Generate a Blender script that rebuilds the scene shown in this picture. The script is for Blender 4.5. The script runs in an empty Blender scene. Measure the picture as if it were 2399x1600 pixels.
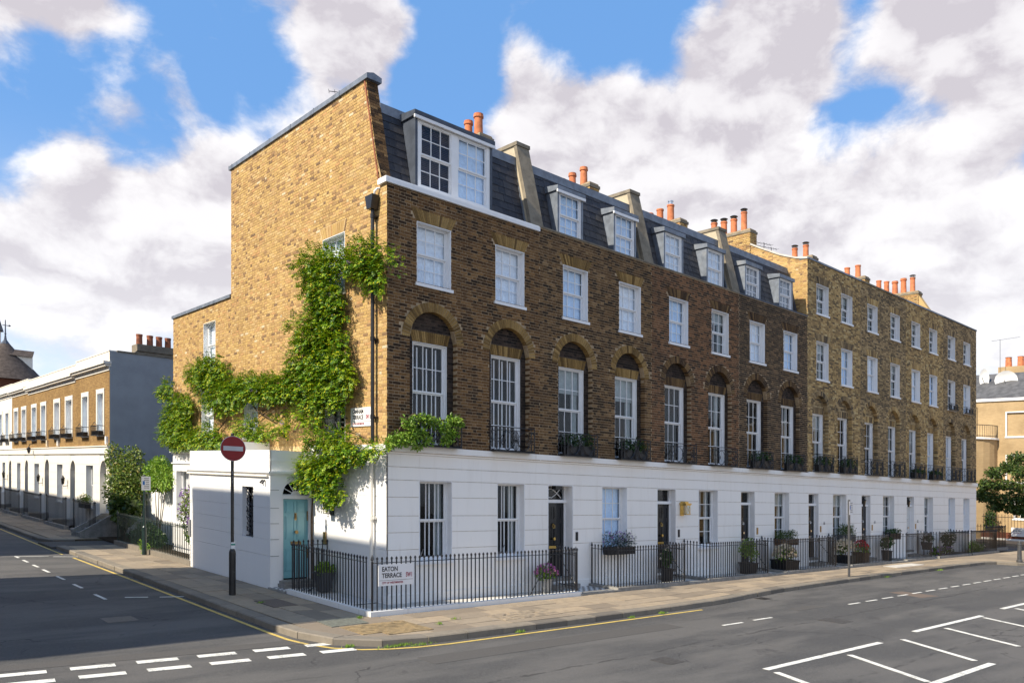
import bpy, math, random
from mathutils import Vector, Matrix
R = math.radians
rnd = random.Random(7)
scene = bpy.context.scene

# ------------------------------------------------------------------ camera
# World axes: X along the long brick front (away to the right), Y along the side
# street (away to the left), origin at the corner of the corner house.
# The two streets slope gently: ground height = SA*X + SB*Y; walls stand plumb
# and their courses follow the slope.
SA, SB = -0.023455, 0.026595
CAMX, CAMY, CAMZ = -10.1158, -15.6737, 2.8204
FWD = (0.667103, 0.744965)
FPX = 1848.72            # focal length in pixels of a 2399 px wide picture
cam_d = bpy.data.cameras.new('camera')
cam = bpy.data.objects.new('camera', cam_d)
scene.collection.objects.link(cam)
cam.location = (CAMX, CAMY, CAMZ)
cam.rotation_euler = (R(90), 0, math.atan2(FWD[1], FWD[0]) - R(90))
cam_d.sensor_fit = 'HORIZONTAL'
cam_d.sensor_width = 36.0
cam_d.lens = FPX / 2399 * 36
cam_d.shift_y = (1134 - 800) / 2399
cam_d.clip_start = 0.1
cam_d.clip_end = 6000
scene.camera = cam

def ray(u, v):
    k = (u - 1199.5) / FPX
    return Vector((FWD[0] + FWD[1] * k, FWD[1] - FWD[0] * k, -(v - 1134) / FPX))
def on_y(u, v, Y=0.0):
    d = ray(u, v); t = (Y - CAMY) / d.y; X = CAMX + t * d.x
    return X, CAMZ + t * d.z - SA * X - SB * Y
def on_x(u, v, X=0.0):
    d = ray(u, v); t = (X - CAMX) / d.x; Y = CAMY + t * d.y
    return Y, CAMZ + t * d.z - SA * X - SB * Y

# ------------------------------------------------------------------ sun + sky
SUN_EL, SUN_AZ = R(42), R(5)
sun_dir = Vector((-math.cos(SUN_EL) * math.cos(SUN_AZ), math.cos(SUN_EL) * math.sin(SUN_AZ), math.sin(SUN_EL)))
sd = bpy.data.lights.new('sun', 'SUN')
sd.energy = 3.65
sd.angle = R(0.55)
sd.color = (1.0, 0.90, 0.74)
so = bpy.data.objects.new('sun', sd)
scene.collection.objects.link(so)
so.location = (-60, 10, 60)
so.rotation_euler = (-sun_dir).to_track_quat('-Z', 'Y').to_euler()

world = bpy.data.worlds.new('World')
scene.world = world
world.use_nodes = True
world.cycles.sampling_method = 'MANUAL'
world.cycles.sample_map_resolution = 512

class NT:
    def __init__(s, tree):
        s.t = tree; s.n = tree.nodes; s.l = tree.links
    def new(s, typ, **kw):
        n = s.n.new(typ)
        for k, v in kw.items(): setattr(n, k, v)
        return n
    def link(s, a, b): s.l.new(a, b)
    def setin(s, sock, v):
        if hasattr(v, 'is_output'): s.l.new(v, sock)
        else: sock.default_value = v
    def math(s, op, a, b=None, clamp=False):
        n = s.new('ShaderNodeMath', operation=op, use_clamp=clamp)
        s.setin(n.inputs[0], a)
        if b is not None: s.setin(n.inputs[1], b)
        return n.outputs[0]
    def vmath(s, op, a, b=None):
        n = s.new('ShaderNodeVectorMath', operation=op)
        s.setin(n.inputs[0], a)
        if b is not None: s.setin(n.inputs[1], b)
        return n
    def noise(s, vec, scale, detail=4, rough=0.5, dist=0.0):
        n = s.new('ShaderNodeTexNoise')
        s.link(vec, n.inputs['Vector'])
        n.inputs['Scale'].default_value = scale
        n.inputs['Detail'].default_value = detail
        n.inputs['Roughness'].default_value = rough
        n.inputs['Distortion'].default_value = dist
        return n.outputs['Fac']
    def maprange(s, v, a, b, c=0.0, d=1.0, smooth=True):
        n = s.new('ShaderNodeMapRange')
        if smooth: n.interpolation_type = 'SMOOTHSTEP'
        s.setin(n.inputs[0], v)
        for i, x in zip((1, 2, 3, 4), (a, b, c, d)): s.setin(n.inputs[i], x)
        return n.outputs[0]
    def mix(s, f, a, b, blend='MIX'):
        n = s.new('ShaderNodeMix', data_type='RGBA', blend_type=blend)
        n.clamp_factor = True
        s.setin(n.inputs[0], f); s.setin(n.inputs[6], a); s.setin(n.inputs[7], b)
        return n.outputs[2]
    def ramp(s, v, stops, interp='LINEAR'):
        n = s.new('ShaderNodeValToRGB')
        n.color_ramp.interpolation = interp
        e = n.color_ramp.elements
        while len(e) < len(stops): e.new(0.5)
        for i, (p, c) in enumerate(stops):
            e[i].position = p; e[i].color = (*c, 1)
        s.link(v, n.inputs[0])
        return n.outputs[0]

def build_world():
    w = NT(world.node_tree)
    w.n.clear()
    out = w.new('ShaderNodeOutputWorld')
    bg = w.new('ShaderNodeBackground')
    sky = w.new('ShaderNodeTexSky', sky_type='NISHITA')
    sky.sun_disc = False
    sky.sun_elevation = SUN_EL
    sky.sun_rotation = math.atan2(sun_dir.x, sun_dir.y)
    sky.air_density = 1.0; sky.dust_density = 0.6; sky.ozone_density = 1.6
    tc = w.new('ShaderNodeTexCoord')
    d = w.vmath('NORMALIZE', tc.outputs['Generated']).outputs[0]
    sep = w.new('ShaderNodeSeparateXYZ'); w.link(d, sep.inputs[0])
    z = sep.outputs[2]
    # cumulus: fractal noise on the sky sphere, a little flattened
    st = w.vmath('MULTIPLY', d, (1.0, 1.0, 1.5)).outputs[0]
    warp = w.new('ShaderNodeTexNoise'); w.link(st, warp.inputs['Vector']); warp.inputs['Scale'].default_value = 6.0; warp.inputs['Detail'].default_value = 4
    st = w.vmath('ADD', st, w.vmath('MULTIPLY', w.vmath('SUBTRACT', warp.outputs['Color'], (0.5, 0.5, 0.5)).outputs[0], (0.07, 0.07, 0.07)).outputs[0]).outputs[0]
    def vor(vec, sc):
        n = w.new('ShaderNodeTexVoronoi', feature='F1'); w.link(vec, n.inputs['Vector'])
        n.inputs['Scale'].default_value = sc
        return w.math('SUBTRACT', 1.0, n.outputs['Distance'])
    def field(vec):
        a = w.noise(vec, 2.6, 3, 0.5)
        b = w.noise(vec, 11.0, 6, 0.58)
        f = w.math('ADD', w.math('MULTIPLY', a, 0.46), w.math('MULTIPLY', vor(vec, 9.0), 0.13))
        return w.math('ADD', f, w.math('MULTIPLY', b, 0.36))
    n1 = field(st)
    n2 = field(w.vmath('ADD', st, (-0.018, 0.0, 0.034)).outputs[0])
    bias = None
    # cloud banks (+) and gaps (-): picture direction, angular size, weight
    banks = [(140, 100, 240, .16), (300, 170, 120, .10), (480, 175, 90, .10), (730, 70, 220, .26), (930, 130, 120, .18), (250, 350, 110, .14), (400, 350, 160, .16), (560, 350, 140, .14),
             (60, 490, 190, .22), (280, 540, 200, .20), (480, 580, 180, .18), (100, 620, 200, .07), (400, 680, 200, .06),
             (1270, 180, 190, .20), (1500, 190, 170, .14), (1720, 190, 170, .14), (1850, 140, 140, .16), (1780, 50, 160, .22), (2150, 110, 270, .24), (2320, 60, 150, .12), (2200, 230, 150, .10),
             (1280, 420, 260, .19), (1560, 420, 250, .16), (1820, 470, 220, .22), (2020, 540, 210, .20), (2250, 520, 230, .20), (2300, 650, 250, .08), (1200, 40, 110, .05),
             (480, 70, 150, -.30), (1030, 50, 130, -.24), (610, 240, 90, -.26), (1060, 190, 90, -.22), (150, 290, 140, -.34), (330, 265, 120, -.34), (520, 470, 80, -.12), (620, 480, 90, -.10), (40, 370, 90, -.18), (1480, 60, 130, -.26), (1330, 95, 80, -.22),
             (1940, 40, 75, -.30), (1960, 290, 115, -.18), (2080, 320, 130, -.20), (2290, 350, 120, -.15), (2340, 120, 60, -.16), (880, 280, 120, -.15), (250, 640, 80, -.05)]
    for u, v, r, a in banks:
        dv = ray(u, v).normalized()
        if a < 0: r, a = r * 1.3, a * 0.82
        cs = math.cos(r * 1.25 / FPX)
        dp = w.vmath('DOT_PRODUCT', d, tuple(dv)).outputs['Value']
        m = w.maprange(dp, cs, 1.0, 0.0, a)
        bias = m if bias is None else w.math('ADD', bias, m)
    dens = w.math('ADD', w.math('SUBTRACT', w.math('MULTIPLY', n1, 1.6), 0.285), bias)
    # cover thinned overhead, out of view, to deepen shade on wing and road
    dens = w.math('SUBTRACT', dens, w.maprange(z, 0.56, 0.86, 0.0, 0.16))
    mask = w.maprange(dens, 0.405, 0.59)  # low threshold adds cloud out of view to brighten the shaded front
    # paler air toward the horizon
    hz = w.maprange(z, 0.0, 0.40, 1.0, 0.0)
    # self shading: bright where the cloud thins toward the light
    sh = w.math('SUBTRACT', n1, n2)
    sh = w.maprange(sh, -0.10, 0.07)
    thick = w.maprange(dens, 0.56, 0.80)
    sh = w.math('SUBTRACT', sh, w.math('MULTIPLY', thick, 0.26))
    # looking higher up one sees more of the grey bases
    sh = w.math('SUBTRACT', sh, w.maprange(z, 0.30, 0.62, 0.0, 0.42))
    cc = w.mix(sh, (3.3, 3.12, 3.4, 1), (5.5, 5.43, 5.48, 1))
    cc = w.mix(w.math('MULTIPLY', hz, 0.5), cc, (5.3, 5.45, 5.7, 1))
    # clouds are brighter toward the sun
    glow = w.maprange(w.vmath('DOT_PRODUCT', d, tuple(sun_dir)).outputs['Value'], 0.2, 1.0, 1.0, 1.25)
    gv = w.new('ShaderNodeCombineXYZ')
    for q in range(3): w.link(glow, gv.inputs[q])
    cc = w.vmath('MULTIPLY', cc, gv.outputs[0]).outputs[0]
    blue = w.mix(0.75, sky.outputs[0], (0.82, 2.05, 4.35, 1))
    blue = w.mix(w.math('MULTIPLY', hz, 0.88), blue, (4.9, 5.4, 6.0, 1))
    col = w.mix(mask, blue, cc)
    # below the horizon: soft grey-brown town, so that no bright floor of sky remains
    below = w.maprange(z, -0.06, 0.0)
    col = w.mix(below, (2.2, 2.1, 2.0, 1), col)
    w.link(col, bg.inputs[0])
    bg.inputs[1].default_value = 0.1
    w.link(bg.outputs[0], out.inputs[0])
build_world()

vs = scene.view_settings
vs.view_transform = 'Standard'
vs.look = 'None'
vs.exposure = 1.03
vs.gamma = 1.0
vs.use_curve_mapping = False
scene.cycles.use_denoising = True
scene.cycles.max_bounces = 8
scene.cycles.transparent_max_bounces = 16
scene.render.film_transparent = False

# ------------------------------------------------------------------ helpers
COL = scene.collection
WL = {}                                         # world position of every object's origin

def W(x, y, z=0.0):
    return Vector((x, y, z + SA * x + SB * y))

def link(o, wloc, parent=None):
    COL.objects.link(o)
    WL[o.name] = wloc
    if parent is not None:
        o.parent = parent
        o.location = wloc - WL[parent.name]
    else:
        o.location = wloc
    return o

def tag(o, label=None, cat=None, group=None, kind=None):
    if label: o['label'] = label
    if cat: o['category'] = cat
    if group: o['group'] = group
    if kind: o['kind'] = kind
    return o

def thing(name, label, cat, loc, group=None):
    o = bpy.data.objects.new(name, None)
    o.empty_display_size = 0.2
    link(o, W(*loc))
    return tag(o, label, cat, group)

class MB:
    """collects faces in street coordinates; build() makes one mesh object"""
    def __init__(s): s.v = []; s.f = []; s.m = []
    def add(s, vs, fs, m=0):
        b = len(s.v); s.v.extend(vs)
        for f in fs: s.f.append(tuple(b + i for i in f)); s.m.append(m)
    def box(s, x0, x1, y0, y1, z0, z1, m=0):
        s.add([(x0, y0, z0), (x1, y0, z0), (x1, y1, z0), (x0, y1, z0), (x0, y0, z1), (x1, y0, z1), (x1, y1, z1), (x0, y1, z1)],
              [(0, 3, 2, 1), (4, 5, 6, 7), (0, 1, 5, 4), (1, 2, 6, 5), (2, 3, 7, 6), (3, 0, 4, 7)], m)
        return s
    def poly(s, pts, m=0):
        s.add(list(pts), [tuple(range(len(pts)))], m); return s
    def prism(s, pts, off, m=0):
        """closed outline pts (3-D, planar) pushed along off"""
        n = len(pts); q = [(p[0] + off[0], p[1] + off[1], p[2] + off[2]) for p in pts]
        s.add(list(pts) + q, [tuple(range(n - 1, -1, -1)), tuple(range(n, 2 * n))] + [(i, (i + 1) % n, n + (i + 1) % n, n + i) for i in range(n)], m)
        return s
    def lathe(s, cx, cy, prof, n=10, m=0, cap=True):
        b = []
        for r, z in prof:
            for i in range(n):
                a = 2 * math.pi * i / n
                b.append((cx + r * math.cos(a), cy + r * math.sin(a), z))
        fs = []
        for k in range(len(prof) - 1):
            for i in range(n):
                j = (i + 1) % n
                fs.append((k * n + i, k * n + j, (k + 1) * n + j, (k + 1) * n + i))
        if cap:
            fs.append(tuple(range(n - 1, -1, -1))); fs.append(tuple((len(prof) - 1) * n + i for i in range(n)))
        s.add(b, fs, m); return s
    def tube(s, pts, r, n=6, m=0, taper=None):
        P = [Vector(p) for p in pts]; vs = []; fs = []
        ref = Vector((0, 0, 1))
        for k, p in enumerate(P):
            t = (P[min(k + 1, len(P) - 1)] - P[max(k - 1, 0)])
            if t.length < 1e-9: t = Vector((0, 0, 1))
            t.normalize()
            a = t.cross(ref)
            if a.length < 0.05: a = t.cross(Vector((1, 0, 0)))
            a.normalize(); b = t.cross(a)
            rr = r if taper is None else r + (taper - r) * k / (len(P) - 1)
            for i in range(n):
                an = 2 * math.pi * i / n
                vs.append(tuple(p + a * (rr * math.cos(an)) + b * (rr * math.sin(an))))
        for k in range(len(P) - 1):
            for i in range(n):
                j = (i + 1) % n
                fs.append((k * n + i, k * n + j, (k + 1) * n + j, (k + 1) * n + i))
        fs.append(tuple(range(n - 1, -1, -1))); fs.append(tuple((len(P) - 1) * n + i for i in range(n)))
        s.add(vs, fs, m); return s
    def mesh(s, name, mats, origin, smooth=False):
        me = bpy.data.meshes.new(name)
        ox, oy, oz = origin
        me.from_pydata([(x - ox, y - oy, z - oz + SA * (x - ox) + SB * (y - oy)) for x, y, z in s.v], [], s.f)
        for mm in (mats if isinstance(mats, (list, tuple)) else [mats]): me.materials.append(mm)
        if any(s.m): me.polygons.foreach_set('material_index', s.m)
        if smooth: me.polygons.foreach_set('use_smooth', [True] * len(me.polygons))
        me.update()
        return me
    def origin(s):
        xs = [p[0] for p in s.v]; ys = [p[1] for p in s.v]; zs = [p[2] for p in s.v]
        return ((min(xs) + max(xs)) / 2, (min(ys) + max(ys)) / 2, min(zs))
    def build(s, name, mats, parent=None, origin=None, smooth=False, **tags):
        origin = origin or s.origin()
        o = bpy.data.objects.new(name, s.mesh(name, mats, origin, smooth))
        link(o, W(*origin), parent)
        if tags: tag(o, **tags)
        return o

def inst(name, me, loc, parent=None, rot=None, scale=None, **tags):
    o = bpy.data.objects.new(name, me)
    link(o, W(*loc), parent)
    if rot: o.rotation_euler = rot
    if scale: o.scale = scale
    if tags: tag(o, **tags)
    return o

_cache = {}
def cached(key, fn):
    if key not in _cache: _cache[key] = fn()
    return _cache[key]
# ------------------------------------------------------------------ materials
def mat_base(name, rough=0.7, spec=0.3):
    m = bpy.data.materials.new(name); m.use_nodes = True
    t = NT(m.node_tree); b = t.n['Principled BSDF']
    b.inputs['Roughness'].default_value = rough
    b.inputs['Specular IOR Level'].default_value = spec
    geo = t.new('ShaderNodeNewGeometry')
    return m, t, b, geo
def bump(t, b, h, strength, dist=0.01):
    n = t.new('ShaderNodeBump'); n.inputs['Strength'].default_value = strength; n.inputs['Distance'].default_value = dist
    t.link(h, n.inputs['Height']); t.link(n.outputs[0], b.inputs['Normal'])
def c4(c, k=1.0): return (c[0] * k, c[1] * k, c[2] * k, 1)

def plain(name, col, rough=0.6, spec=0.3, metal=0.0, var=0.15, scale=3.0, bmp=0.0, bscale=60, dirt=None):
    m, t, b, geo = mat_base(name, rough, spec)
    P = geo.outputs['Position']
    n = t.noise(P, scale, 5, 0.6)
    c = t.mix(t.maprange(n, 0.3, 0.7), c4(col, 1 - var), c4(col, 1 + var))
    if dirt:
        g = t.noise(P, scale * 0.35, 6, 0.65)
        c = t.mix(t.maprange(g, 0.52, 0.75, 0.0, dirt[1]), c, c4(dirt[0]))
    t.link(c, b.inputs['Base Color'])
    b.inputs['Metallic'].default_value = metal
    if bmp: bump(t, b, t.noise(P, bscale, 3, 0.6), bmp)
    return m

def brick_mat(name, stops, grime=(0.035, 0.028, 0.022), gamt=0.35, gscale=0.55, pale=0.14, dark=0.75):
    """one colour per brick: mesh island and object both feed the random value"""
    m, t, b, geo = mat_base(name, 0.88, 0.15)
    oi = t.new('ShaderNodeObjectInfo')
    r = t.math('FRACT', t.math('ADD', geo.outputs['Random Per Island'], oi.outputs['Random']))
    c = t.ramp(r, stops)
    P = geo.outputs['Position']
    fine = t.noise(P, 38, 5, 0.75)
    c = t.mix(t.maprange(fine, 0.42, 0.68, 0.0, dark), c, t.mix(0.6, c, (0.025, 0.02, 0.016, 1)))
    pl = t.noise(P, 17, 4, 0.7)
    c = t.mix(t.maprange(pl, 0.56, 0.72, 0.0, pale), c, (0.42, 0.34, 0.24, 1))
    g = t.noise(P, gscale, 5, 0.6)
    c = t.mix(t.maprange(g, 0.46, 0.74, 0.0, gamt), c, c4(grime))
    t.link(c, b.inputs['Base Color'])
    bump(t, b, fine, 0.5, 0.006)
    return m

def mortar_mat(name, col, gamt=0.4):
    m, t, b, geo = mat_base(name, 0.95, 0.1)
    P = geo.outputs['Position']
    n = t.noise(P, 9, 5, 0.65)
    c = t.mix(t.maprange(n, 0.3, 0.7), c4(col, 0.65), c4(col, 1.15))
    g = t.noise(P, 0.55, 5, 0.6)
    c = t.mix(t.maprange(g, 0.46, 0.74, 0.0, gamt), c, c4(col, 0.25))
    t.link(c, b.inputs['Base Color'])
    bump(t, b, t.noise(P, 70, 3, 0.6), 0.4, 0.004)
    return m

def tex_brick_mat(name, c1, c2, mortar, axis='X', scale=1.0):
    """far walls, where single bricks cannot be told apart"""
    m, t, b, geo = mat_base(name, 0.9, 0.12)
    s = t.new('ShaderNodeSeparateXYZ'); t.link(geo.outputs['Position'], s.inputs[0])
    cb = t.new('ShaderNodeCombineXYZ')
    zz = t.math('SUBTRACT', s.outputs[2], t.math('ADD', t.math('MULTIPLY', s.outputs[0], SA), t.math('MULTIPLY', s.outputs[1], SB)))
    t.link(s.outputs[0 if axis == 'X' else 1], cb.inputs[0]); t.link(zz, cb.inputs[1])
    bt = t.new('ShaderNodeTexBrick')
    t.link(cb.outputs[0], bt.inputs['Vector'])
    bt.inputs['Scale'].default_value = scale
    bt.inputs['Brick Width'].default_value = 0.225; bt.inputs['Row Height'].default_value = 0.075
    bt.inputs['Mortar Size'].default_value = 0.009; bt.inputs['Mortar Smooth'].default_value = 0.2
    bt.inputs['Bias'].default_value = 0.0
    bt.inputs['Color1'].default_value = c4(c1); bt.inputs['Color2'].default_value = c4(c2); bt.inputs['Mortar'].default_value = c4(mortar)
    n = t.noise(geo.outputs['Position'], 0.7, 6, 0.65)
    c = t.mix(t.maprange(n, 0.35, 0.75, 0.0, 0.5), bt.outputs['Color'], c4(c2, 0.55))
    t.link(c, b.inputs['Base Color'])
    bump(t, b, bt.outputs['Fac'], -0.6, 0.01)
    return m

def glass_mat(name, tint=(0.97, 0.98, 0.99), refl=1.0):
    m = bpy.data.materials.new(name); m.use_nodes = True
    t = NT(m.node_tree); t.n.clear()
    out = t.new('ShaderNodeOutputMaterial')
    fr = t.new('ShaderNodeFresnel'); g0 = t.new('ShaderNodeNewGeometry')
    t.link(t.math('SUBTRACT', 1.5, t.math('MULTIPLY', g0.outputs['Backfacing'], 1.5 - 1 / 1.5)), fr.inputs[0])
    gl = t.new('ShaderNodeBsdfGlossy'); gl.inputs['Roughness'].default_value = 0.0
    gl.inputs['Color'].default_value = (0.95, 0.97, 1, 1)
    geo = t.new('ShaderNodeNewGeometry')
    bp = t.new('ShaderNodeBump'); bp.inputs['Strength'].default_value = 0.05; bp.inputs['Distance'].default_value = 0.02
    t.link(t.noise(geo.outputs['Position'], 3.5, 2, 0.4), bp.inputs['Height']); t.link(bp.outputs[0], gl.inputs['Normal'])
    tr = t.new('ShaderNodeBsdfTransparent'); tr.inputs[0].default_value = (*tint, 1)
    mx = t.new('ShaderNodeMixShader')
    f = t.math('MULTIPLY', fr.outputs[0], 0.4 * refl, clamp=True)
    t.link(f, mx.inputs[0]); t.link(tr.outputs[0], mx.inputs[1]); t.link(gl.outputs[0], mx.inputs[2])
    t.link(mx.outputs[0], out.inputs[0])
    return m

def leaf_mat(name, stops, rough=0.45, trans=0.25):
    m, t, b, geo = mat_base(name, rough, 0.35)
    c = t.ramp(geo.outputs['Random Per Island'], stops)
    n = t.noise(geo.outputs['Position'], 2.2, 3, 0.55)
    c = t.mix(t.maprange(n, 0.52, 0.72, 0.0, 0.45), c, c4(stops[-2][1]))
    t.link(c, b.inputs['Base Color'])
    tl = t.new('ShaderNodeBsdfTranslucent'); t.link(c, tl.inputs[0])
    mx = t.new('ShaderNodeMixShader'); mx.inputs[0].default_value = trans
    out = t.n['Material Output']
    t.link(b.outputs[0], mx.inputs[1]); t.link(tl.outputs[0], mx.inputs[2]); t.link(mx.outputs[0], out.inputs[0])
    return m

def asphalt_mat():
    m, t, b, geo = mat_base('asphalt', 0.85, 0.25)
    P = geo.outputs['Position']
    n0 = t.noise(P, 26, 4, 0.75)
    n1 = t.noise(P, 90, 3, 0.7); n2 = t.noise(P, 0.35, 6, 0.6); n3 = t.noise(P, 240, 2, 0.6); n4 = t.noise(P, 2.3, 5, 0.7)
    c = t.mix(t.maprange(n1, 0.38, 0.68), (0.062, 0.061, 0.061, 1), (0.165, 0.158, 0.148, 1))
    c = t.mix(t.maprange(n2, 0.4, 0.65, 0.0, 0.55), c, (0.075, 0.074, 0.075, 1))
    c = t.mix(t.maprange(n4, 0.55, 0.8, 0.0, 0.35), c, (0.165, 0.155, 0.142, 1))
    c = t.mix(t.maprange(n3, 0.70, 0.76, 0.0, 0.7), c, (0.26, 0.25, 0.23, 1))
    c = t.mix(t.maprange(n0, 0.36, 0.66, 0.45, 0.0), c, (0.05, 0.049, 0.049, 1))
    c = t.mix(t.maprange(n0, 0.60, 0.72, 0.0, 0.35), c, (0.22, 0.21, 0.195, 1))
    # wheel-polished lanes, stains and old trench edges
    sx = t.new('ShaderNodeSeparateXYZ'); t.link(P, sx.inputs[0])
    big = t.noise(t.vmath('MULTIPLY', P, (0.25, 1.0, 1.0)).outputs[0], 0.8, 5, 0.6)
    c = t.mix(t.maprange(big, 0.42, 0.62, 0.0, 0.5), c, (0.165, 0.155, 0.143, 1))
    st_ = t.noise(P, 1.1, 6, 0.75)
    c = t.mix(t.maprange(st_, 0.60, 0.72, 0.0, 0.55), c, (0.052, 0.050, 0.050, 1))
    ck = t.new('ShaderNodeTexVoronoi', feature='DISTANCE_TO_EDGE'); ck.inputs['Scale'].default_value = 0.42
    wv = t.new('ShaderNodeTexNoise'); t.link(P, wv.inputs['Vector']); wv.inputs['Scale'].default_value = 2.2; wv.inputs['Detail'].default_value = 5
    t.link(t.vmath('ADD', P, t.vmath('MULTIPLY', wv.outputs['Color'], (0.7, 0.7, 0.0)).outputs[0]).outputs[0], ck.inputs['Vector'])
    ckm = t.math('MULTIPLY', t.maprange(ck.outputs['Distance'], 0.003, 0.010, 0.7, 0.0), t.maprange(n2, 0.50, 0.58))
    c = t.mix(ckm, c, (0.030, 0.030, 0.030, 1))
    # long faint seams along the street
    s = t.new('ShaderNodeSeparateXYZ'); t.link(P, s.inputs[0])
    wob = t.math('MULTIPLY', t.math('SUBTRACT', t.noise(P, 0.7, 4, 0.7), 0.5), 0.5)
    yy = t.math('ADD', s.outputs[1], wob)
    for y0, wd, a in ((-6.35, 0.02, 0.55), (-4.6, 0.015, 0.3), (-9.6, 0.02, 0.4)):
        dd = t.math('ABSOLUTE', t.math('SUBTRACT', yy, y0))
        k = t.maprange(dd, wd, wd * 2.2, a, 0.0)
        k = t.math('MULTIPLY', k, t.maprange(n4, 0.42, 0.55))
        c = t.mix(k, c, (0.018, 0.018, 0.018, 1))
    t.link(c, b.inputs['Base Color'])
    h = t.math('ADD', n1, t.math('MULTIPLY', n3, 0.5))
    bump(t, b, h, 0.9, 0.012)
    return m

def paving_mat(name, col, moss=True):
    m, t, b, geo = mat_base(name, 0.85, 0.2)
    oi = t.new('ShaderNodeObjectInfo')
    r = t.math('FRACT', t.math('ADD', geo.outputs['Random Per Island'], oi.outputs['Random']))
    P = geo.outputs['Position']
    c = t.ramp(r, [(0, (col[0] * 0.72, col[1] * 0.72, col[2] * 0.74)), (0.5, col), (1, (col[0] * 1.2, col[1] * 1.16, col[2] * 1.1))])
    n = t.noise(P, 5, 6, 0.7); n2 = t.noise(P, 55, 3, 0.7)
    c = t.mix(t.maprange(n, 0.4, 0.75, 0.0, 0.45), c, c4(col, 0.55))
    c = t.mix(t.maprange(n2, 0.55, 0.75, 0.0, 0.3), c, c4(col, 0.45))
    t.link(c, b.inputs['Base Color'])
    bump(t, b, t.math('ADD', n2, n), 0.35, 0.01)
    return m

def paint_mat(name, col, wear=0.5):
    m, t, b, geo = mat_base(name, 0.75, 0.25)
    P = geo.outputs['Position']
    n = t.noise(P, 60, 4, 0.7); n2 = t.noise(P, 4, 5, 0.65)
    k = t.math('ADD', t.math('MULTIPLY', n, 0.6), t.math('MULTIPLY', n2, 0.4))
    c = t.mix(t.maprange(k, 0.49, 0.62, 0.0, wear), c4(col), (0.09, 0.088, 0.085, 1))
    t.link(c, b.inputs['Base Color'])
    bump(t, b, n, 0.4, 0.004)
    return m

def slate_mat():
    m, t, b, geo = mat_base('slate', 0.6, 0.35)
    oi = t.new('ShaderNodeObjectInfo')
    r = t.math('FRACT', t.math('ADD', geo.outputs['Random Per Island'], oi.outputs['Random']))
    c = t.ramp(r, [(0, (0.020, 0.022, 0.030)), (0.6, (0.034, 0.034, 0.042)), (1, (0.06, 0.055, 0.055))])
    n = t.noise(geo.outputs['Position'], 9, 5, 0.7)
    c = t.mix(t.maprange(n, 0.5, 0.75, 0.0, 0.5), c, (0.09, 0.082, 0.075, 1))
    t.link(c, b.inputs['Base Color']); bump(t, b, n, 0.4, 0.006)
    return m

def stucco_mat(name, col, streak=0.18):
    m, t, b, geo = mat_base(name, 0.65, 0.3)
    P = geo.outputs['Position']
    v = t.vmath('MULTIPLY', P, (1.6, 1.6, 0.22)).outputs[0]
    n = t.noise(v, 1.6, 6, 0.65); n2 = t.noise(P, 26, 4, 0.6)
    c = t.mix(t.maprange(n, 0.48, 0.78, 0.0, streak), c4(col), (col[0] * 0.60, col[1] * 0.55, col[2] * 0.48, 1))
    n3 = t.noise(t.vmath('MULTIPLY', P, (9, 9, 0.5)).outputs[0], 1.0, 5, 0.7)
    c = t.mix(t.maprange(n3, 0.56, 0.74, 0.0, streak * 1.6), c, (col[0] * 0.62, col[1] * 0.56, col[2] * 0.48, 1))
    t.link(c, b.inputs['Base Color'])
    bump(t, b, n2, 0.12, 0.01)
    return m

def checker_mat():
    m, t, b, geo = mat_base('checker_tile', 0.35, 0.4)
    oi = t.new('ShaderNodeTexChecker'); t.link(geo.outputs['Position'], oi.inputs['Vector'])
    v = t.vmath('ADD', geo.outputs['Position'], (0.013, 0.017, 0.0)).outputs[0]
    v = t.vmath('MULTIPLY', v, (1, 1, 0)).outputs[0]
    t.link(v, oi.inputs['Vector']); oi.inputs['Scale'].default_value = 9.0
    oi.inputs['Color1'].default_value = (0.75, 0.74, 0.72, 1); oi.inputs['Color2'].default_value = (0.04, 0.04, 0.045, 1)
    t.link(oi.outputs[0], b.inputs['Base Color'])
    return m

M = {}
M['brick_gable'] = brick_mat('brick_yellow_stock', [(0.0, (0.18, 0.115, 0.07)), (0.06, (0.30, 0.18, 0.09)), (0.15, (0.40, 0.25, 0.105)), (0.40, (0.47, 0.305, 0.12)), (0.62, (0.54, 0.36, 0.135)), (0.76, (0.56, 0.39, 0.175)), (0.85, (0.48, 0.27, 0.115)), (0.92, (0.48, 0.31, 0.14)), (0.988, (0.56, 0.40, 0.19)), (0.994, (0.62, 0.50, 0.33))], gamt=0.12, pale=0.06, dark=0.45)
M['brick_dark'] = brick_mat('brick_sooty_brown', [(0.0, (0.031, 0.019, 0.012)), (0.22, (0.076, 0.041, 0.020)), (0.5, (0.139, 0.071, 0.029)), (0.8, (0.193, 0.102, 0.040)), (1.0, (0.269, 0.151, 0.062))], gamt=0.4)
M['brick_dark2'] = brick_mat('brick_sooty_umber', [(0.0, (0.028, 0.019, 0.013)), (0.25, (0.075, 0.044, 0.023)), (0.55, (0.137, 0.077, 0.035)), (0.85, (0.194, 0.111, 0.048)), (1.0, (0.282, 0.177, 0.083))], gamt=0.4)
M['brick_red'] = brick_mat('brick_sooty_red', [(0.0, (0.035, 0.022, 0.017)), (0.3, (0.086, 0.044, 0.025)), (0.65, (0.181, 0.084, 0.040)), (1.0, (0.265, 0.128, 0.061))], gamt=0.45)
M['brick_black'] = brick_mat('brick_blackened', [(0.0, (0.022, 0.017, 0.015)), (0.4, (0.061, 0.042, 0.029)), (0.8, (0.129, 0.083, 0.047)), (1.0, (0.204, 0.125, 0.067))], gamt=0.5)
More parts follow.
